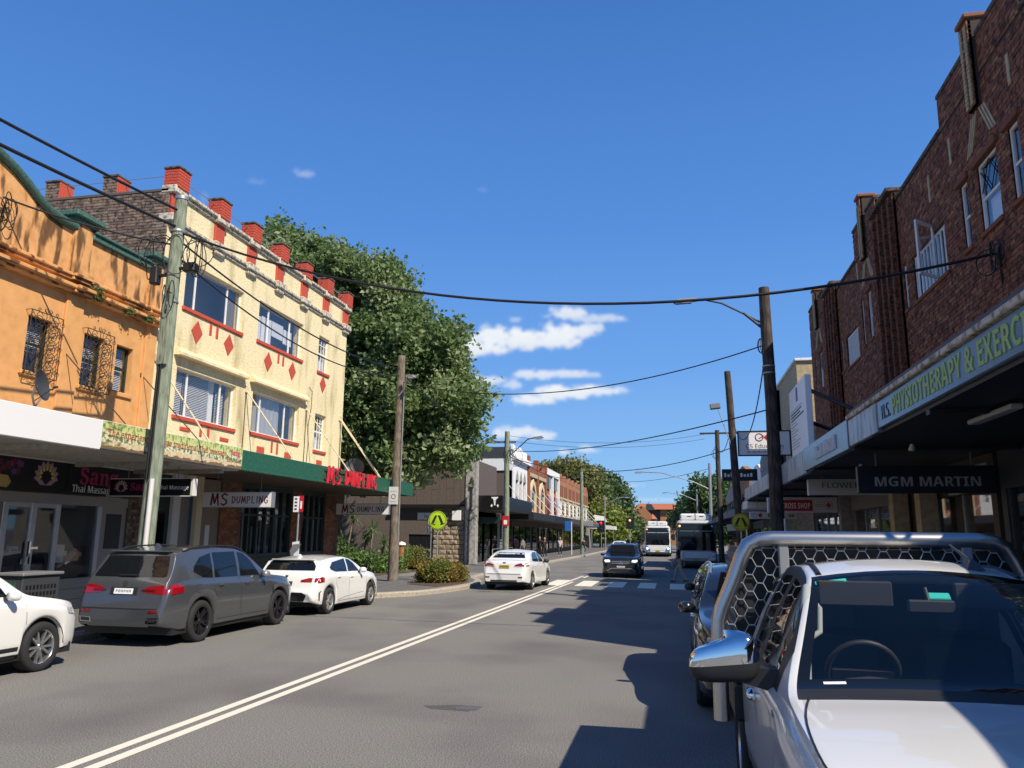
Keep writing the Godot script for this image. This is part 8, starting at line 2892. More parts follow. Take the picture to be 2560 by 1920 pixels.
	crown(o, lb, 4200, [leaf_clump(22, 0.9, 2.4, 8)], ["leaf_dark", "leaf_mid"], 77, 0.2, 1.4)

func shrub(label: String, c: Vector3, rad: Vector3, count: int, clump: Array, mats: Array, sd: int) -> Node3D:
	var t := thing("shrub", label, "shrub")
	var m := mb()
	for k in 6:
		var a := TAU * k / 6.0
		m.tube([Vector3(c.x, 0.12, c.z), c + Vector3(cos(a) * rad.x * 0.3, 0, sin(a) * rad.z * 0.3), c + Vector3(cos(a) * rad.x * 0.7, rad.y * 0.5, sin(a) * rad.z * 0.7)], [0.02, 0.014, 0.006], 5)
	put("stems", m, "bark", t)
	var lobes := [[c, rad]]
	var r := RandomNumberGenerator.new(); r.seed = sd
	for k in 7:
		var a := TAU * k / 7.0
		lobes.append([c + Vector3(cos(a) * rad.x * 0.55, r.randf_range(-0.1, 0.3) * rad.y, sin(a) * rad.z * 0.55), rad * r.randf_range(0.42, 0.6)])
	crown(t, lobes, count, clump, mats, sd, 0.55, 0.09)
	return t

func yucca(t: Node3D, base: Vector3, top: Vector3, size: float, sd: int) -> void:
	var r := RandomNumberGenerator.new(); r.seed = sd
	var m := mb()
	m.tube([base, base.lerp(top, 0.5) + Vector3(r.randf_range(-0.1, 0.1), 0, r.randf_range(-0.1, 0.1)), top], [0.07, 0.06, 0.05], 7)
	put("stem", m, "timber_grey", t)
	m = mb()
	for k in 58:
		var a := r.randf() * TAU
		var el := r.randf_range(-0.5, 1.4)
		var d := Vector3(cos(a) * cos(el), sin(el), sin(a) * cos(el))
		var u := d.cross(Vector3.UP).normalized()
		var l := size * r.randf_range(0.75, 1.15)
		var w := 0.035
		var p0 := top + Vector3(0, r.randf_range(-0.15, 0.15), 0)
		var p1 := p0 + d * l * 0.55
		var p2 := p0 + d * l - Vector3(0, l * 0.22 * (1.0 - sin(el) * 0.6), 0)
		m.quad(p0 - u * w * 0.6, p0 + u * w * 0.6, p1 + u * w, p1 - u * w)
		m.tri(p1 - u * w, p1 + u * w, p2)
	var o := put("sword_leaves", m, "leaf_yucca", t)
	o.set_meta("kind", "stuff")

func plants() -> void:
	var tiny := [leaf_clump(26, 0.075, 0.20, 21), leaf_clump(26, 0.065, 0.18, 22)]
	shrub("clipped yellow-green shrub at the foot of the lime crossing sign", Vector3(-9.28, 0.56, -29.9), Vector3(0.46, 0.40, 0.46), 1300, tiny, ["leaf_olive", "leaf_low", "leaf_ochre"], 5)
	shrub("clipped rust-orange shrub in the build-out bed next to the yellow-green one", Vector3(-8.66, 0.54, -30.3), Vector3(0.42, 0.38, 0.42), 1200, tiny, ["leaf_olive", "leaf_rust", "leaf_ochre"], 15)
	shrub("rounded yellow-green shrub in front of the black double doors", Vector3(-14.0, 0.66, -40.4), Vector3(0.95, 0.46, 0.6), 1900, tiny, ["leaf_olive", "leaf_low", "leaf_ochre"], 6)
	var low := [leaf_clump(16, 0.16, 0.3, 31)]
	shrub("low leafy ground cover at the foot of the yuccas", Vector3(-14.6, 0.42, -36.3), Vector3(1.7, 0.32, 1.0), 900, low, ["leaf_low", "leaf_mid"], 8)
	shrub("small dark shrub against the restaurant end wall", Vector3(-16.6, 0.7, -37.0), Vector3(1.0, 0.7, 0.9), 700, low, ["leaf_mid", "leaf_dark"], 9)
	var sp := [[Vector3(-16.1, 0.15, -37.0), Vector3(-15.7, 2.75, -37.0), 0.72, "tallest yucca with pale slanting stem in the square"], [Vector3(-16.2, 0.15, -36.6), Vector3(-16.1, 1.55, -36.6), 0.6, "short yucca beside the tallest one by the end wall"], [Vector3(-14.7, 0.15, -37.2), Vector3(-14.75, 2.15, -37.2), 0.75, "bushy yucca in the middle of the bed"], [Vector3(-14.4, 0.15, -36.9), Vector3(-14.0, 1.5, -36.9), 0.6, "leaning yucca next to the timber pole"], [Vector3(-15.3, 0.15, -37.6), Vector3(-15.2, 1.7, -37.6), 0.65, "low yucca between the taller ones"]]
	for i in sp.size():
		var t := thing("yucca", sp[i][3], "plant")
		yucca(t, sp[i][0], sp[i][1], sp[i][2], 40 + i)
	# weeds on the orange cornice
	var wd := [leaf_clump(12, 0.06, 0.10, 51)]
	for q in [[-13.98, 8.02, -16.2, 0.22, 26, "hanging weed tuft on the orange cornice below the middle pilaster"], [-13.96, 7.92, -17.35, 0.12, 9, "small weed on the orange cornice left of the end pilaster"], [-13.96, 7.95, -18.15, 0.15, 12, "weed growing at the end of the orange cornice"]]:
		var t := thing("weed", q[5], "plant")
		crown(t, [[Vector3(q[0], q[1], q[2]), Vector3(0.12, q[3], q[3])], [Vector3(q[0], q[1] - 0.16, q[2]), Vector3(0.10, q[3], q[3] * 0.6)]], q[4] * 2, wd, ["leaf_mid", "leaf_olive"], 61, 0.2, 0.05)
	# small post box / pot in the bed
	var t := thing("garden_ornament", "orange garden ornament with white cap among the yuccas", "ornament")
	var m := mb(Transform3D(Basis.IDENTITY, Vector3(-13.35, 0.15, -37.6)))
	m.lathe([Vector2(0.0, 0), Vector2(0.14, 0), Vector2(0.14, 1.3), Vector2(0.0, 1.3)], 12)
	put("column", m, "terracotta", t)
	m = mb(Transform3D(Basis.IDENTITY, Vector3(-13.35, 1.45, -37.6)))
	m.lathe([Vector2(0.22, 0), Vector2(0.2, 0.1), Vector2(0.0, 0.18)], 12)
	put("cap", m, "offwhite", t)

func pole_at(label: String, called: String, at: Vector3, top: float, r0: float, r1: float, mt: String, lean := Vector2.ZERO) -> Node3D:
	var t := thing(called, label, "pole")
	var m := mb()
	var pts := []
	var rr := []
	for k in 9:
		var f := k / 8.0
		pts.append(Vector3(at.x + lean.x * f + 0.012 * sin(f * 9.0 + at.z), lerpf(at.y, top, f), at.z + lean.y * f))
		rr.append(lerpf(r0, r1, f) * (1.0 + 0.02 * sin(f * 17.0)))
	m.tube(pts, rr, 14)
	put("shaft", m, mt, t)
	return t

func luminaire(t: Node3D, arm: Array, r: float, head: Vector3, mt := "galvanised", long := 0.55) -> void:
	var m := mb()
	m.tube(arm, r, 7)
	put("lamp_arm", m, mt, t)
	m = mb()
	var a: Vector3 = arm[-1]
	var d := head.normalized()
	m.x = Transform3D(Basis(d, Vector3.UP, d.cross(Vector3.UP)), a)
	m.hexa([Vector3(-0.05, -0.05, -0.06), Vector3(long, -0.07, -0.10), Vector3(long, -0.07, 0.10), Vector3(-0.05, -0.05, 0.06), Vector3(-0.05, 0.05, -0.05), Vector3(long * 0.8, 0.05, -0.07), Vector3(long * 0.8, 0.05, 0.07), Vector3(-0.05, 0.05, 0.05)])
	var h := put("lamp_head", m, "grey_metal", t)
	m = mb(m.x)
	m.cbox(Vector3(0.1, -0.10, -0.07), Vector3(long - 0.05, -0.055, 0.07), 0.02)
	put("lens", m, "lamp_clear", h)

func loops(parent: Node3D, c: Vector3, n: int, size: float, sd: int, called := "cable_loop") -> void:
	var r := RandomNumberGenerator.new(); r.seed = sd
	for k in n:
		var m := mb()
		var p := []
		var ax := Vector3(r.randfn(), 0.0, r.randfn()).normalized()
		var w := size * r.randf_range(0.5, 1.0); var h := size * r.randf_range(0.8, 1.6)
		var o := Vector3(r.randfn(), r.randfn() * 0.6, r.randfn()) * size * 0.22
		for i in 15:
			var a := TAU * i / 14.0 * r.randf_range(0.97, 1.0)
			p.append(c + o + ax * cos(a) * w * 0.5 + Vector3(0, sin(a) * h * 0.5 - h * 0.3, 0) + Vector3(0, 0, 0.02 * k))
		m.tube(p, 0.011, 5)
		put(called, m, "cable", parent)

func poles() -> void:
	var m: MB
	# green treated pole between the two awnings, with its network boxes
	var t := pole_at("pale green timber power pole with black boxes in front of the banner awning", "power_pole", Vector3(-11.05, 0.1, -15.0), 9.55, 0.185, 0.135, "timber_green", Vector2(0.08, 0))
	m = mb()
	m.cyl(Vector3(-10.97, 9.52, -15.0), Vector3(-10.97, 9.60, -15.0), 0.15, -1, 14)
	put("pole_cap", m, "galvanised", t)
	m = mb()
	m.tube([Vector3(-10.92, 0.1, -14.80), Vector3(-10.90, 3.1, -14.81)], 0.055, 8)
	put("conduit", m, "offwhite", t)
	m = mb()
	m.tube([Vector3(-11.06, 3.1, -14.83), Vector3(-11.02, 7.2, -14.85)], 0.03, 6)
	m.tube([Vector3(-10.98, 3.1, -14.80), Vector3(-10.95, 7.4, -14.83)], 0.02, 6)
	put("riser_cable", m, "cable", t)
	m = mb()
	m.cbox(Vector3(-11.08, 5.6, -14.88), Vector3(-10.85, 7.2, -14.79), 0.01)
	put("cover_strip", m, "timber_green", t)
	for q in [[-11.46, 7.72, 0.20, 0.42], [-10.58, 7.86, 0.30, 0.22]]:
		m = mb()
		m.cbox(Vector3(q[0] - q[2] * 0.5, q[1] - q[3] * 0.5, -15.1), Vector3(q[0] + q[2] * 0.5, q[1] + q[3] * 0.5, -14.9), 0.03)
		put("network_box", m, "plastic", t)
		m = mb()
		m.tube([Vector3(q[0], q[1], -15.0), Vector3(-11.0, q[1], -15.0)], 0.04, 6)
		put("bracket", m, "plastic", t)
	for y in [8.72, 7.05]:
		m = mb()
		m.lathe([Vector2(0.15, 0), Vector2(0.165, 0), Vector2(0.165, 0.05), Vector2(0.15, 0.05)], 16)
		m = mb(Transform3D(Basis.IDENTITY, Vector3(-11.0, y, -15.0)))
		m.lathe([Vector2(0.15, 0), Vector2(0.165, 0), Vector2(0.165, 0.05), Vector2(0.15, 0.05)], 16)
		put("band", m, "galvanised", t)
	loops(t, Vector3(-11.55, 8.5, -15.0), 5, 0.8, 3)
	loops(t, Vector3(-10.62, 8.4, -15.0), 6, 0.75, 4)
	loops(t, Vector3(-11.0, 7.3, -14.84), 3, 0.5, 6)
	# weathered pole by the square
	t = pole_at("cracked grey-brown timber pole with floodlight at the corner of the green awning", "power_pole", Vector3(-11.05, 0.1, -30.2), 9.3, 0.215, 0.15, "timber_grey", Vector2(0.05, 0))
	luminaire(t, [Vector3(-11.0, 7.55, -30.0), Vector3(-10.7, 7.9, -29.9), Vector3(-10.6, 8.35, -29.8)], 0.03, Vector3(0.9, -0.1, 0.4), "galvanised", 0.42)
	m = mb()
	m.tube([Vector3(-10.86, 0.2, -30.1), Vector3(-10.84, 4.4, -30.1), Vector3(-10.8, 7.6, -30.05)], 0.03, 6)
	put("riser_cable", m, "grey_metal", t)
	m = mb(front_wall(-29.98))
	m.cbox(Vector3(-11.26, 3.15, 0.0), Vector3(-10.86, 3.85, 0.012), 0.004)
	var pl := put("notice_plate", m, "offwhite", t)
	m = mb(Transform3D(Basis(Vector3.RIGHT, PI / 2), Vector3(-11.06, 3.46, -29.968)))
	m.lathe([Vector2(0.075, 0), Vector2(0.095, 0), Vector2(0.095, 0.004), Vector2(0.075, 0.004)], 20)
	put("ring_symbol", m, "lettering_black", pl)
	for y in [3.66, 3.25]:
		m = mb(front_wall(-29.966))
		m.b6(-11.18, y, 0.0, -10.94, y + 0.02, 0.002)
		put("print_line", m, "lettering_grey", pl)
	# far left poles
	t = pole_at("green-grey pole with crossarm, tangled wires and street lamp by the bar front", "power_pole", Vector3(-9.85, 0.1, -46.0), 8.15, 0.17, 0.15, "timber_green")
	luminaire(t, [Vector3(-9.8, 6.6, -46), Vector3(-9.2, 7.1, -46), Vector3(-8.6, 7.65, -46), Vector3(-8.2, 7.75, -46)], 0.035, Vector3(1, 0.1, 0), "slate", 0.6)
	m = mb()
	m.cbox(Vector3(-11.1, 7.45, -46.06), Vector3(-9.3, 7.57, -45.94), 0.01)
	put("crossarm", m, "timber_grey", t)
	loops(t, Vector3(-9.75, 6.9, -45.9), 7, 0.8, 9)
	m = mb(front_wall(-45.8))
	m.cbox(Vector3(-10.05, 2.5, 0.0), Vector3(-9.65, 3.1, 0.02), 0.005)
	put("parking_plate", m, "sign_red", t)
	m = mb(front_wall(-45.778))
	m.b6(-9.95, 2.6, 0, -9.75, 2.85, 0.006)
	put("parking_print", m, "sign_white", t)
	t = pole_at("far green-grey pole at the kerb before the gum tree", "power_pole", Vector3(-9.3, 0.1, -80.0), 8.6, 0.19, 0.16, "timber_green")
	t = pole_at("slim far street lamp pole with arm over the road near the signals", "lamp_pole", Vector3(-9.3, 0.1, -107.0), 7.4, 0.09, 0.07, "galvanised")
	luminaire(t, [Vector3(-9.3, 6.0, -107), Vector3(-8.6, 6.5, -107), Vector3(-7.4, 7.0, -107), Vector3(-6.6, 7.1, -107)], 0.05, Vector3(1, 0, 0), "galvanised", 0.7)
	# right side
	t = pole_at("dark timber pole with long lamp arm in front of the RED CROSS SHOP sign", "power_pole", Vector3(2.76, 0.1, -22.7), 9.1, 0.20, 0.15, "timber_dark", Vector2(-0.05, 0))
	luminaire(t, [Vector3(2.68, 8.0, -22.7), Vector3(2.2, 8.3, -22.7), Vector3(1.5, 8.7, -22.7), Vector3(0.95, 8.85, -22.7), Vector3(0.75, 8.85, -22.7)], 0.028, Vector3(-1, -0.03, 0), "slate", 0.62)
	m = mb()
	m.tube([Vector3(2.66, 7.85, -22.7), Vector3(2.1, 8.38, -22.7)], 0.04, 6)
	put("arm_gusset", m, "slate", t)
	loops(t, Vector3(2.5, 7.5, -22.6), 4, 0.32, 13)
	for y in [6.55, 6.75]:
		m = mb(Transform3D(Basis.IDENTITY, Vector3(2.72, y, -22.7)))
		m.lathe([Vector2(0.165, 0), Vector2(0.18, 0), Vector2(0.18, 0.04), Vector2(0.165, 0.04)], 16)
		put("band", m, "galvanised", t)
	m = mb()
	m.cyl(Vector3(2.9, 1.9, -22.5), Vector3(2.9, 2.5, -22.5), 0.03, -1, 8)
	put("marker_post", m, "offwhite", t)
	t = pole_at("leaning dark timber pole with floodlight on a thin rod beyond the education sign", "power_pole", Vector3(2.95, 0.1, -37.5), 9.7, 0.20, 0.15, "timber_dark", Vector2(-0.35, 0))
	m = mb()
	m.tube([Vector3(2.72, 5.9, -37.4), Vector3(2.35, 7.1, -37.4), Vector3(2.12, 7.85, -37.4)], 0.025, 6)
	put("lamp_rod", m, "galvanised", t)
	m = mb(Transform3D(Basis(Vector3(0, 0, 1), 0.1), Vector3(2.0, 8.02, -37.4)))
	m.cbox(Vector3(-0.26, -0.12, -0.16), Vector3(0.22, 0.14, 0.16), 0.03)
	put("floodlight", m, "grey_metal", t)
	t = pole_at("third timber pole with short crossarm on the right footpath", "power_pole", Vector3(2.8, 0.1, -52.0), 8.8, 0.18, 0.14, "timber_dark")
	m = mb()
	m.cbox(Vector3(1.7, 8.55, -52.06), Vector3(4.2, 8.66, -51.94), 0.01)
	put("crossarm", m, "timber_dark", t)
	loops(t, Vector3(2.8, 7.4, -51.8), 3, 0.6, 15)
	t = pole_at("slim grey lamp pole with arm over the road farther along the right kerb", "lamp_pole", Vector3(2.7, 0.1, -62.5), 7.6, 0.14, 0.11, "galvanised")
	luminaire(t, [Vector3(2.65, 5.6, -62.5), Vector3(1.4, 6.2, -62.5), Vector3(-1.0, 6.9, -62.5), Vector3(-2.4, 6.95, -62.5)], 0.04, Vector3(-1, 0, 0), "galvanised", 0.7)
	t = pole_at("farthest slim lamp pole beside the right-hand trees", "lamp_pole", Vector3(2.6, 0.1, -97.0), 7.6, 0.12, 0.09, "galvanised")
	luminaire(t, [Vector3(2.6, 6.2, -97), Vector3(1.0, 6.9, -97), Vector3(-0.8, 7.2, -97)], 0.04, Vector3(-1, 0, 0), "galvanised", 0.7)

func crossing_sign(label: String, c: Vector3, r: float, mt: String, foot: float) -> void:
	var t := thing("crossing_sign", label, "road sign")
	var m := mb(Transform3D(Basis(Vector3.RIGHT, PI / 2), c))
	m.lathe([Vector2(0, 0.012), Vector2(r, 0.012), Vector2(r, -0.012), Vector2(0, -0.012)], 40)
	put("disc", m, mt, t)
	m = mb(Transform3D(Basis(Vector3.RIGHT, PI / 2), c + Vector3(0, 0, 0.013)))
	m.lathe([Vector2(r * 0.90, 0), Vector2(r * 0.94, 0), Vector2(r * 0.94, 0.004), Vector2(r * 0.90, 0.004)], 40)
	put("border_ring", m, "lettering_black", t)
	for s in [-1.0, 1.0]:
		m = mb(Transform3D(Basis.IDENTITY, c + Vector3(0, 0, 0.013)))
		m.ext(PackedVector2Array([Vector2(s * 0.02, 0.52) * r, Vector2(s * 0.28, 0.52) * r, Vector2(s * 0.66, -0.22) * r, Vector2(s * 0.40, -0.34) * r]), 0.0, 0.004)
		put("leg_symbol", m, "lettering_black", t)
		m = mb(Transform3D(Basis.IDENTITY, c + Vector3(0, 0, 0.013)))
		var fx := 0.40 if s < 0 else 0.42
		var b := Vector2(s * fx, -0.40)
		m.ext(PackedVector2Array([(b + Vector2(-0.08, 0.03)) * r, (b + Vector2(0.20, 0.13)) * r, (b + Vector2(0.38, 0.10)) * r, (b + Vector2(0.30, 0.0)) * r, (b + Vector2(-0.05, -0.12)) * r] if s > 0 else [(b + Vector2(-0.26, 0.14)) * r, (b + Vector2(-0.05, 0.02)) * r, (b + Vector2(0.18, -0.04)) * r, (b + Vector2(0.14, -0.14)) * r, (b + Vector2(-0.30, 0.02)) * r]), 0.0, 0.004)
		put("foot_symbol", m, "lettering_black", t)
	m = mb()
	m.cyl(Vector3(c.x, foot, c.z - 0.05), Vector3(c.x, c.y + r * 0.8, c.z - 0.05), 0.03, -1, 10)
	put("post", m, "galvanised", t)

func street_signs() -> void:
	crossing_sign("lime round pedestrian crossing sign standing behind the ochre shrub", Vector3(-9.32, 2.54, -30.4), 0.37, "lime", 0.15)
	crossing_sign("yellow round pedestrian crossing sign below the right awning", Vector3(2.72, 2.62, -35.0), 0.37, "yellow_sign", 0.15)
	# kerbside parking sign behind the cars
	var t := thing("parking_sign", "red and white kerbside parking sign with torn poster on its post", "sign")
	var m := mb()
	m.cyl(Vector3(-10.98, 0.12, -21.75), Vector3(-10.98, 3.08, -21.75), 0.03, -1, 10)
	put("post", m, "galvanised", t)
	var f := front_wall(-21.71)
	m = mb(f)
	m.cbox(Vector3(-11.14, 2.60, 0.0), Vector3(-10.96, 3.06, 0.012), 0.004)
	put("white_plate", m, "sign_white", t)
	m = mb(f)
	m.cbox(Vector3(-10.955, 2.60, 0.0), Vector3(-10.82, 3.08, 0.012), 0.004)
	put("red_plate", m, "sign_red", t)
	for k in 4:
		m = mb(f)
		m.b6(-11.10, 2.66 + k * 0.10, 0.012, -11.02, 2.71 + k * 0.10, 0.014)
		put("plate_print", m, "lettering_black", t)
	m = mb(f)
	m.b6(-10.92, 2.70, 0.012, -10.86, 2.92, 0.014)
	put("plate_print", m, "sign_white", t)
	m = mb(f)
	m.ext(PackedVector2Array([Vector2(-11.10, 1.72), Vector2(-10.88, 1.76), Vector2(-10.86, 1.05), Vector2(-10.93, 0.92), Vector2(-11.06, 1.22)]), 0.0, 0.01)
	put("torn_poster", m, "paper", t)
	m = mb(f)
	m.ext(PackedVector2Array([Vector2(-11.16, 1.48), Vector2(-11.06, 1.66), Vector2(-10.82, 1.68), Vector2(-10.90, 1.50), Vector2(-11.02, 1.40), Vector2(-11.08, 1.2)]), 0.012, 0.02)
	put("poster_flap", m, "grey_metal", t)
	# back of a sign by the doors
	t = thing("sign_back", "plain grey back of a narrow road sign before the black doors", "sign")
	m = mb()
	m.cyl(Vector3(-13.1, 0.15, -41.6), Vector3(-13.1, 3.0, -41.6), 0.03, -1, 8)
	put("post", m, "galvanised", t)
	m = mb()
	m.cbox(Vector3(-13.2, 2.05, -41.6), Vector3(-13.14, 3.05, -41.2), 0.01)
	put("plate", m, "grey_metal", t)
	# bus stop sign far left
	t = thing("bus_stop_sign", "blue bus stop flag on a pale post on the far left footpath", "sign")
	m = mb()
	m.cyl(Vector3(-9.9, 0.15, -76.5), Vector3(-9.9, 3.3, -76.5), 0.05, -1, 8)
	put("post", m, "offwhite", t)
	m = mb()
	m.cbox(Vector3(-10.55, 2.4, -76.52), Vector3(-9.95, 3.35, -76.46), 0.01)
	put("flag", m, "blue_sign", t)

# people: one smooth skin over a jointed skeleton
func person_mesh(bones: Array, cell := 0.026) -> ArrayMesh:
	# bones: [a, b, ra, rb, colour]; meshed as surface nets over a smooth minimum
	var lo := Vector3.ONE * 99.0; var hi := -lo
	for b in bones:
		for k in 2:
			var r: float = b[2 + k] + cell * 2.5
			lo = lo.min(b[k] - Vector3.ONE * r); hi = hi.max(b[k] + Vector3.ONE * r)
	var n := Vector3i(((hi - lo) / cell).ceil()) + Vector3i.ONE
	var field := PackedFloat32Array(); field.resize(n.x * n.y * n.z); field.fill(0.5)
	var who := PackedInt32Array(); who.resize(field.size())
	var best := PackedFloat32Array(); best.resize(field.size()); best.fill(9.0)
	for bi in bones.size():
		var b: Array = bones[bi]
		var A: Vector3 = b[0]; var B: Vector3 = b[1]
		var rm: float = maxf(b[2], b[3]) + cell * 3.0
		var i0 := Vector3i(((A.min(B) - Vector3.ONE * rm - lo) / cell).floor()).clamp(Vector3i.ZERO, n - Vector3i.ONE)
		var i1 := Vector3i(((A.max(B) + Vector3.ONE * rm - lo) / cell).ceil()).clamp(Vector3i.ZERO, n - Vector3i.ONE)
		var AB := B - A
		var l2 := maxf(AB.length_squared(), 1e-6)
		for z in range(i0.z, i1.z + 1):
			for y in range(i0.y, i1.y + 1):
				for x in range(i0.x, i1.x + 1):
					var P := lo + Vector3(x, y, z) * cell
					var t := clampf((P - A).dot(AB) / l2, 0, 1)
					var d: float = P.distance_to(A + AB * t) - lerpf(b[2], b[3], t)
					var ix := x + n.x * (y + n.y * z)
					if d < best[ix]:
						best[ix] = d; who[ix] = bi
					var e := field[ix]
					var h := clampf(0.5 + 0.5 * (e - d) / 0.035, 0, 1)
					field[ix] = lerpf(e, d, h) - 0.035 * h * (1.0 - h)
	var vid := {}
	var vs := []; var cs := []
	var step := [Vector3i(1, 0, 0), Vector3i(0, 1, 0), Vector3i(0, 0, 1)]
	for z in n.z - 1:
		for y in n.y - 1:
			for x in n.x - 1:
				var ix := x + n.x * (y + n.y * z)
				var f0 := field[ix]
				if f0 > cell * 3.0: continue
				var sum := Vector3.ZERO
				var cnt := 0
				var corner := PackedFloat32Array()
				for k in 8: corner.append(field[ix + (k & 1) + n.x * ((k >> 1 & 1) + n.y * (k >> 2 & 1))])
				for e in [[0, 1], [2, 3], [4, 5], [6, 7], [0, 2], [1, 3], [4, 6], [5, 7], [0, 4], [1, 5], [2, 6], [3, 7]]:
					var a := corner[e[0]]; var b := corner[e[1]]
					if (a < 0.0) != (b < 0.0):
						var t := a / (a - b)
						sum += Vector3(e[0] & 1, e[0] >> 1 & 1, e[0] >> 2 & 1).lerp(Vector3(e[1] & 1, e[1] >> 1 & 1, e[1] >> 2 & 1), t)
						cnt += 1
				if cnt:
					vid[ix] = vs.size()
					vs.append(lo + (Vector3(x, y, z) + sum / cnt) * cell)
					cs.append(bones[who[ix]][4])
	var m := MB.new()
	for ix in vid:
		var x: int = ix % n.x
		var y: int = (ix / n.x) % n.y
		var z: int = ix / (n.x * n.y)
		for ax in 3:
			var d: Vector3i = step[ax]
			var o1: Vector3i = step[(ax + 1) % 3]; var o2: Vector3i = step[(ax + 2) % 3]
			var f := func(v: Vector3i) -> int: return v.x + n.x * (v.y + n.y * v.z)
			var p := Vector3i(x, y, z)
			var e: int = f.call(p + d)
			if e >= field.size(): continue
			if (field[ix] < 0.0) == (field[e] < 0.0): continue
			var q := [f.call(p), f.call(p - o1), f.call(p - o1 - o2), f.call(p - o2)]
			if not (vid.has(q[1]) and vid.has(q[2]) and vid.has(q[3])): continue
			m.col = cs[vid[q[0]]]
			if field[ix] < 0.0: m.quad(vs[vid[q[0]]], vs[vid[q[1]]], vs[vid[q[2]]], vs[vid[q[3]]])
			else: m.quad(vs[vid[q[3]]], vs[vid[q[2]]], vs[vid[q[1]]], vs[vid[q[0]]])
	return m.done()

func skeleton(H: float, stride: float, swing: float, shirt: Color, trousers: Color, skin: Color, hair: Color, shoes: Color, sleeves := 0.5) -> Array:
	# facing -z; stride in metres between the feet, arms swinging against the legs
	var k := H / 1.75
	var b := []
	var hip := Vector3(0, 0.93, 0) * k
	var neck := Vector3(0, 1.46, -0.02) * k
	b.append([hip, Vector3(0, 1.15, 0) * k, 0.125 * k, 0.115 * k, shirt])
	for s in [-1.0, 1.0]:
		b.append([Vector3(s * 0.05, 1.12, 0) * k, Vector3(s * 0.10, 1.36, -0.01) * k, 0.10 * k, 0.085 * k, shirt])
		b.append([Vector3(s * 0.06, 0.95, 0) * k, Vector3(s * 0.08, 0.9, 0) * k, 0.10 * k, 0.10 * k, trousers])
		var z: float = stride * 0.5 * s
		var knee := Vector3(s * 0.09, 0.50, -z * 0.45 - 0.05) * k; var ankle := Vector3(s * 0.09, 0.09 if z > -0.1 else 0.14, -z + 0.03) * k
		b.append([Vector3(s * 0.085, 0.88, 0) * k, knee, 0.085 * k, 0.06 * k, trousers])
		b.append([knee, ankle, 0.06 * k, 0.045 * k, trousers])
		b.append([ankle + Vector3(0, -0.045, 0.02) * k, ankle + Vector3(0, -0.05, -0.15) * k, 0.045 * k, 0.036 * k, shoes])
		var sh := Vector3(s * 0.185, 1.38, -0.01) * k
		var el := Vector3(s * 0.225, 1.10, z * swing * 0.45 + 0.03) * k; var wr := Vector3(s * 0.22, 0.86, z * swing - 0.06) * k
		b.append([sh, sh.lerp(el, sleeves), 0.058 * k, 0.05 * k, shirt])
		b.append([sh.lerp(el, sleeves), el, 0.044 * k, 0.040 * k, skin if sleeves < 0.9 else shirt])
		b.append([el, wr, 0.040 * k, 0.030 * k, skin if sleeves < 0.9 else shirt])
		b.append([wr, wr + Vector3(0, -0.08, -0.015) * k, 0.034 * k, 0.030 * k, skin])
		for j in 4: b.append([wr + Vector3(0, -0.09, -0.03 + j * 0.018) * k, wr + Vector3(-s * 0.01, -0.165 + 0.01 * absf(j - 1.5), -0.035 + j * 0.018) * k, 0.012, 0.010, skin])
		b.append([wr + Vector3(0, -0.04, -0.03) * k, wr + Vector3(-s * 0.01, -0.09, -0.065) * k, 0.013, 0.011, skin])
	b.append([neck + Vector3(0, -0.05, 0), neck + Vector3(0, 0.08, -0.01) * k, 0.055 * k, 0.052 * k, skin])
	var hd := neck + Vector3(0, 0.19, -0.02) * k
	b.append([hd + Vector3(0, -0.04, -0.02) * k, hd + Vector3(0, 0.03, 0.0) * k, 0.076 * k, 0.088 * k, skin])
	b.append([hd + Vector3(0, -0.015, -0.095) * k, hd + Vector3(0, -0.03, -0.112) * k, 0.012, 0.014, skin])
	b.append([hd + Vector3(0, 0.05, 0.025) * k, hd + Vector3(0, 0.0, 0.05) * k, 0.092 * k, 0.08 * k, hair])
	for s in [-1.0, 1.0]: b.append([hd + Vector3(s * 0.088, -0.01, 0.01) * k, hd + Vector3(s * 0.09, 0.015, 0.012) * k, 0.014, 0.014, skin])
	return b

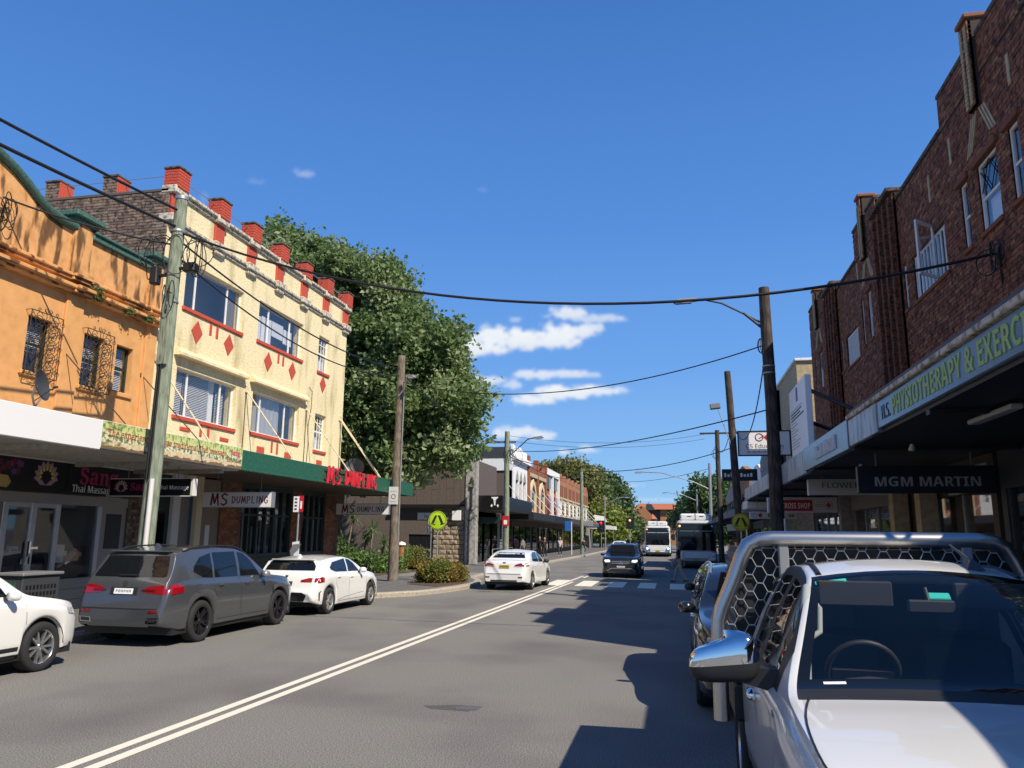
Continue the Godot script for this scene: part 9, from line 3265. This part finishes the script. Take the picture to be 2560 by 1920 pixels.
func people() -> void:
	var pm := mat("person_skin_and_clothes", Color.WHITE, 0.8)
	pm.vertex_color_use_as_albedo = true
	var skin := L(0.42, 0.25, 0.17)
	var list := [
		["person in black tee and khaki trousers with pale bag strap walking over the zebra crossing", Vector3(0.12, 0.0, -36.2), PI * 0.42, skeleton(1.74, 0.62, 0.7, L(0.016, 0.014, 0.017), L(0.36, 0.30, 0.22), skin, L(0.30, 0.24, 0.16), L(0.06, 0.05, 0.05), 0.6)],
		["person in black jacket and pale jeans stepping off the far left kerb", Vector3(-8.45, 0.0, -74.6), 0.3, skeleton(1.78, 0.5, 0.6, L(0.012, 0.012, 0.014), L(0.20, 0.27, 0.36), skin, L(0.02, 0.015, 0.012), L(0.03, 0.03, 0.03), 1.0)],
		["person in dark clothes standing under the charcoal awning", Vector3(-11.2, 0.15, -66.0), 2.6, skeleton(1.72, 0.12, 0.3, L(0.03, 0.03, 0.035), L(0.03, 0.03, 0.035), skin, L(0.02, 0.015, 0.012), L(0.02, 0.02, 0.02), 1.0)],
		["person in black dress top walking on the shaded far footpath", Vector3(-10.4, 0.15, -63.5), PI, skeleton(1.66, 0.45, 0.5, L(0.02, 0.02, 0.022), L(0.035, 0.03, 0.03), skin, L(0.05, 0.03, 0.02), L(0.5, 0.5, 0.5), 0.5)],
		["person in grey top near the shop windows of the far row", Vector3(-11.8, 0.15, -61.5), 1.2, skeleton(1.7, 0.3, 0.5, L(0.16, 0.17, 0.19), L(0.03, 0.03, 0.04), skin, L(0.02, 0.015, 0.012), L(0.03, 0.03, 0.03), 0.5)],
		["person in white shirt and dark shorts on the far footpath by the navy awning", Vector3(-10.3, 0.15, -71.5), PI, skeleton(1.68, 0.4, 0.5, L(0.55, 0.55, 0.55), L(0.03, 0.03, 0.035), skin, L(0.05, 0.035, 0.02), L(0.5, 0.5, 0.5), 0.5)],
		["person in blue shirt standing at the road edge beside the second bus", Vector3(-3.9, 0.0, -84.0), 0.4, skeleton(1.76, 0.2, 0.3, L(0.03, 0.08, 0.34), L(0.04, 0.04, 0.05), skin, L(0.02, 0.015, 0.012), L(0.03, 0.03, 0.03), 0.6)]]
	for q in list:
		var t := thing("person", q[0], "person", q[1], q[2])
		node("body", person_mesh(q[3], 0.028 if q[1].z > -50.0 else 0.036), pm, t)
		if q[1].z > -50.0:
			var m := mb()
			m.tube([Vector3(0.12, 1.47, -0.06), Vector3(0.0, 1.30, 0.12), Vector3(-0.14, 1.05, 0.12)], 0.018, 6)
			m.cbox(Vector3(-0.15, 1.0, 0.08), Vector3(0.12, 1.36, 0.20), 0.04)
			put("shoulder_bag", m, "offwhite", t)

func wire(label: String, a: Vector3, b: Vector3, drop: float, r: float, group := "") -> void:
	var m := mb()
	m.tube(sag(a, b, drop, 28), r, 6)
	tag(put("overhead_cable", m, "cable"), label, "cable", group)

func cables() -> void:
	wire("thick black cable sagging over the road from green pole to red brick wall", Vector3(-10.98, 8.75, -15.0), Vector3(5.46, 6.78, -14.0), 1.27, 0.027)
	wire("upper twisted cable running from the green pole over the orange building", Vector3(-10.98, 9.25, -15.0), Vector3(-11.2, 9.6, 16.0), 0.9, 0.030)
	wire("lower twisted cable running from the green pole over the orange building", Vector3(-10.98, 8.85, -15.0), Vector3(-11.2, 9.0, 16.0), 0.9, 0.034)
	wire("service cable from the green pole to the orange gable", Vector3(-11.1, 8.45, -15.0), Vector3(-14.12, 9.1, -13.3), 0.10, 0.022)
	wire("upper slack cable along the cream building between the two left poles", Vector3(-10.95, 8.55, -15.0), Vector3(-11.05, 8.75, -30.2), 0.55, 0.022, "cables between the left poles")
	wire("lower slack cable along the cream building between the two left poles", Vector3(-10.95, 8.15, -15.0), Vector3(-11.05, 8.45, -30.2), 0.75, 0.020, "cables between the left poles")
	wire("long cable from the weathered pole across the clouds to the dark lamp-arm pole", Vector3(-11.0, 8.2, -30.2), Vector3(2.7, 7.42, -22.7), 0.93, 0.018)
	wire("cable from the bar pole rising to the dark lamp-arm pole", Vector3(-9.8, 7.0, -46.0), Vector3(2.72, 5.55, -22.7), 0.45, 0.020)
	wire("upper thin wire from the bar pole to the third right pole", Vector3(-9.8, 7.9, -46.0), Vector3(2.0, 8.55, -52.0), 0.5, 0.012, "thin wires across the road")
	wire("lower thin wire from the bar pole to the third right pole", Vector3(-9.8, 7.6, -46.0), Vector3(2.0, 8.25, -52.0), 0.5, 0.012, "thin wires across the road")
	wire("drooping cable from the bar pole to the leaning right pole", Vector3(-9.7, 6.6, -46.0), Vector3(2.75, 6.1, -37.5), 1.0, 0.020)
	wire("slack loop of cable between the two nearest right poles", Vector3(2.6, 6.9, -22.7), Vector3(2.68, 7.7, -37.5), 1.7, 0.018)
	wire("cable from the weathered pole to the bar pole behind the tree", Vector3(-11.0, 8.6, -30.2), Vector3(-10.3, 7.5, -46.0), 0.5, 0.022)
	wire("cable from the leaning pole to the grey far pole", Vector3(2.65, 7.0, -37.5), Vector3(2.8, 7.6, -52.0), 0.6, 0.018)
	wire("far cable from the bar pole to the far kerb pole", Vector3(-9.8, 6.9, -46.0), Vector3(-9.3, 8.0, -80.0), 0.8, 0.022)
	wire("far cable crossing to the slim right lamp pole", Vector3(-9.3, 7.8, -80.0), Vector3(2.7, 7.2, -62.5), 0.7, 0.018)
	# coil of cable on the brick wall and on the orange wall
	var t := thing("cable_coil", "tangle of black cable on the red brick wall above the awning", "cable")
	loops(t, Vector3(5.40, 6.75, -13.9), 6, 0.42, 31)
	t = thing("cable_coil", "tangle of dark cable loops hanging on the orange gable", "cable")
	loops(t, Vector3(-14.1, 9.0, -13.45), 5, 0.5, 32)
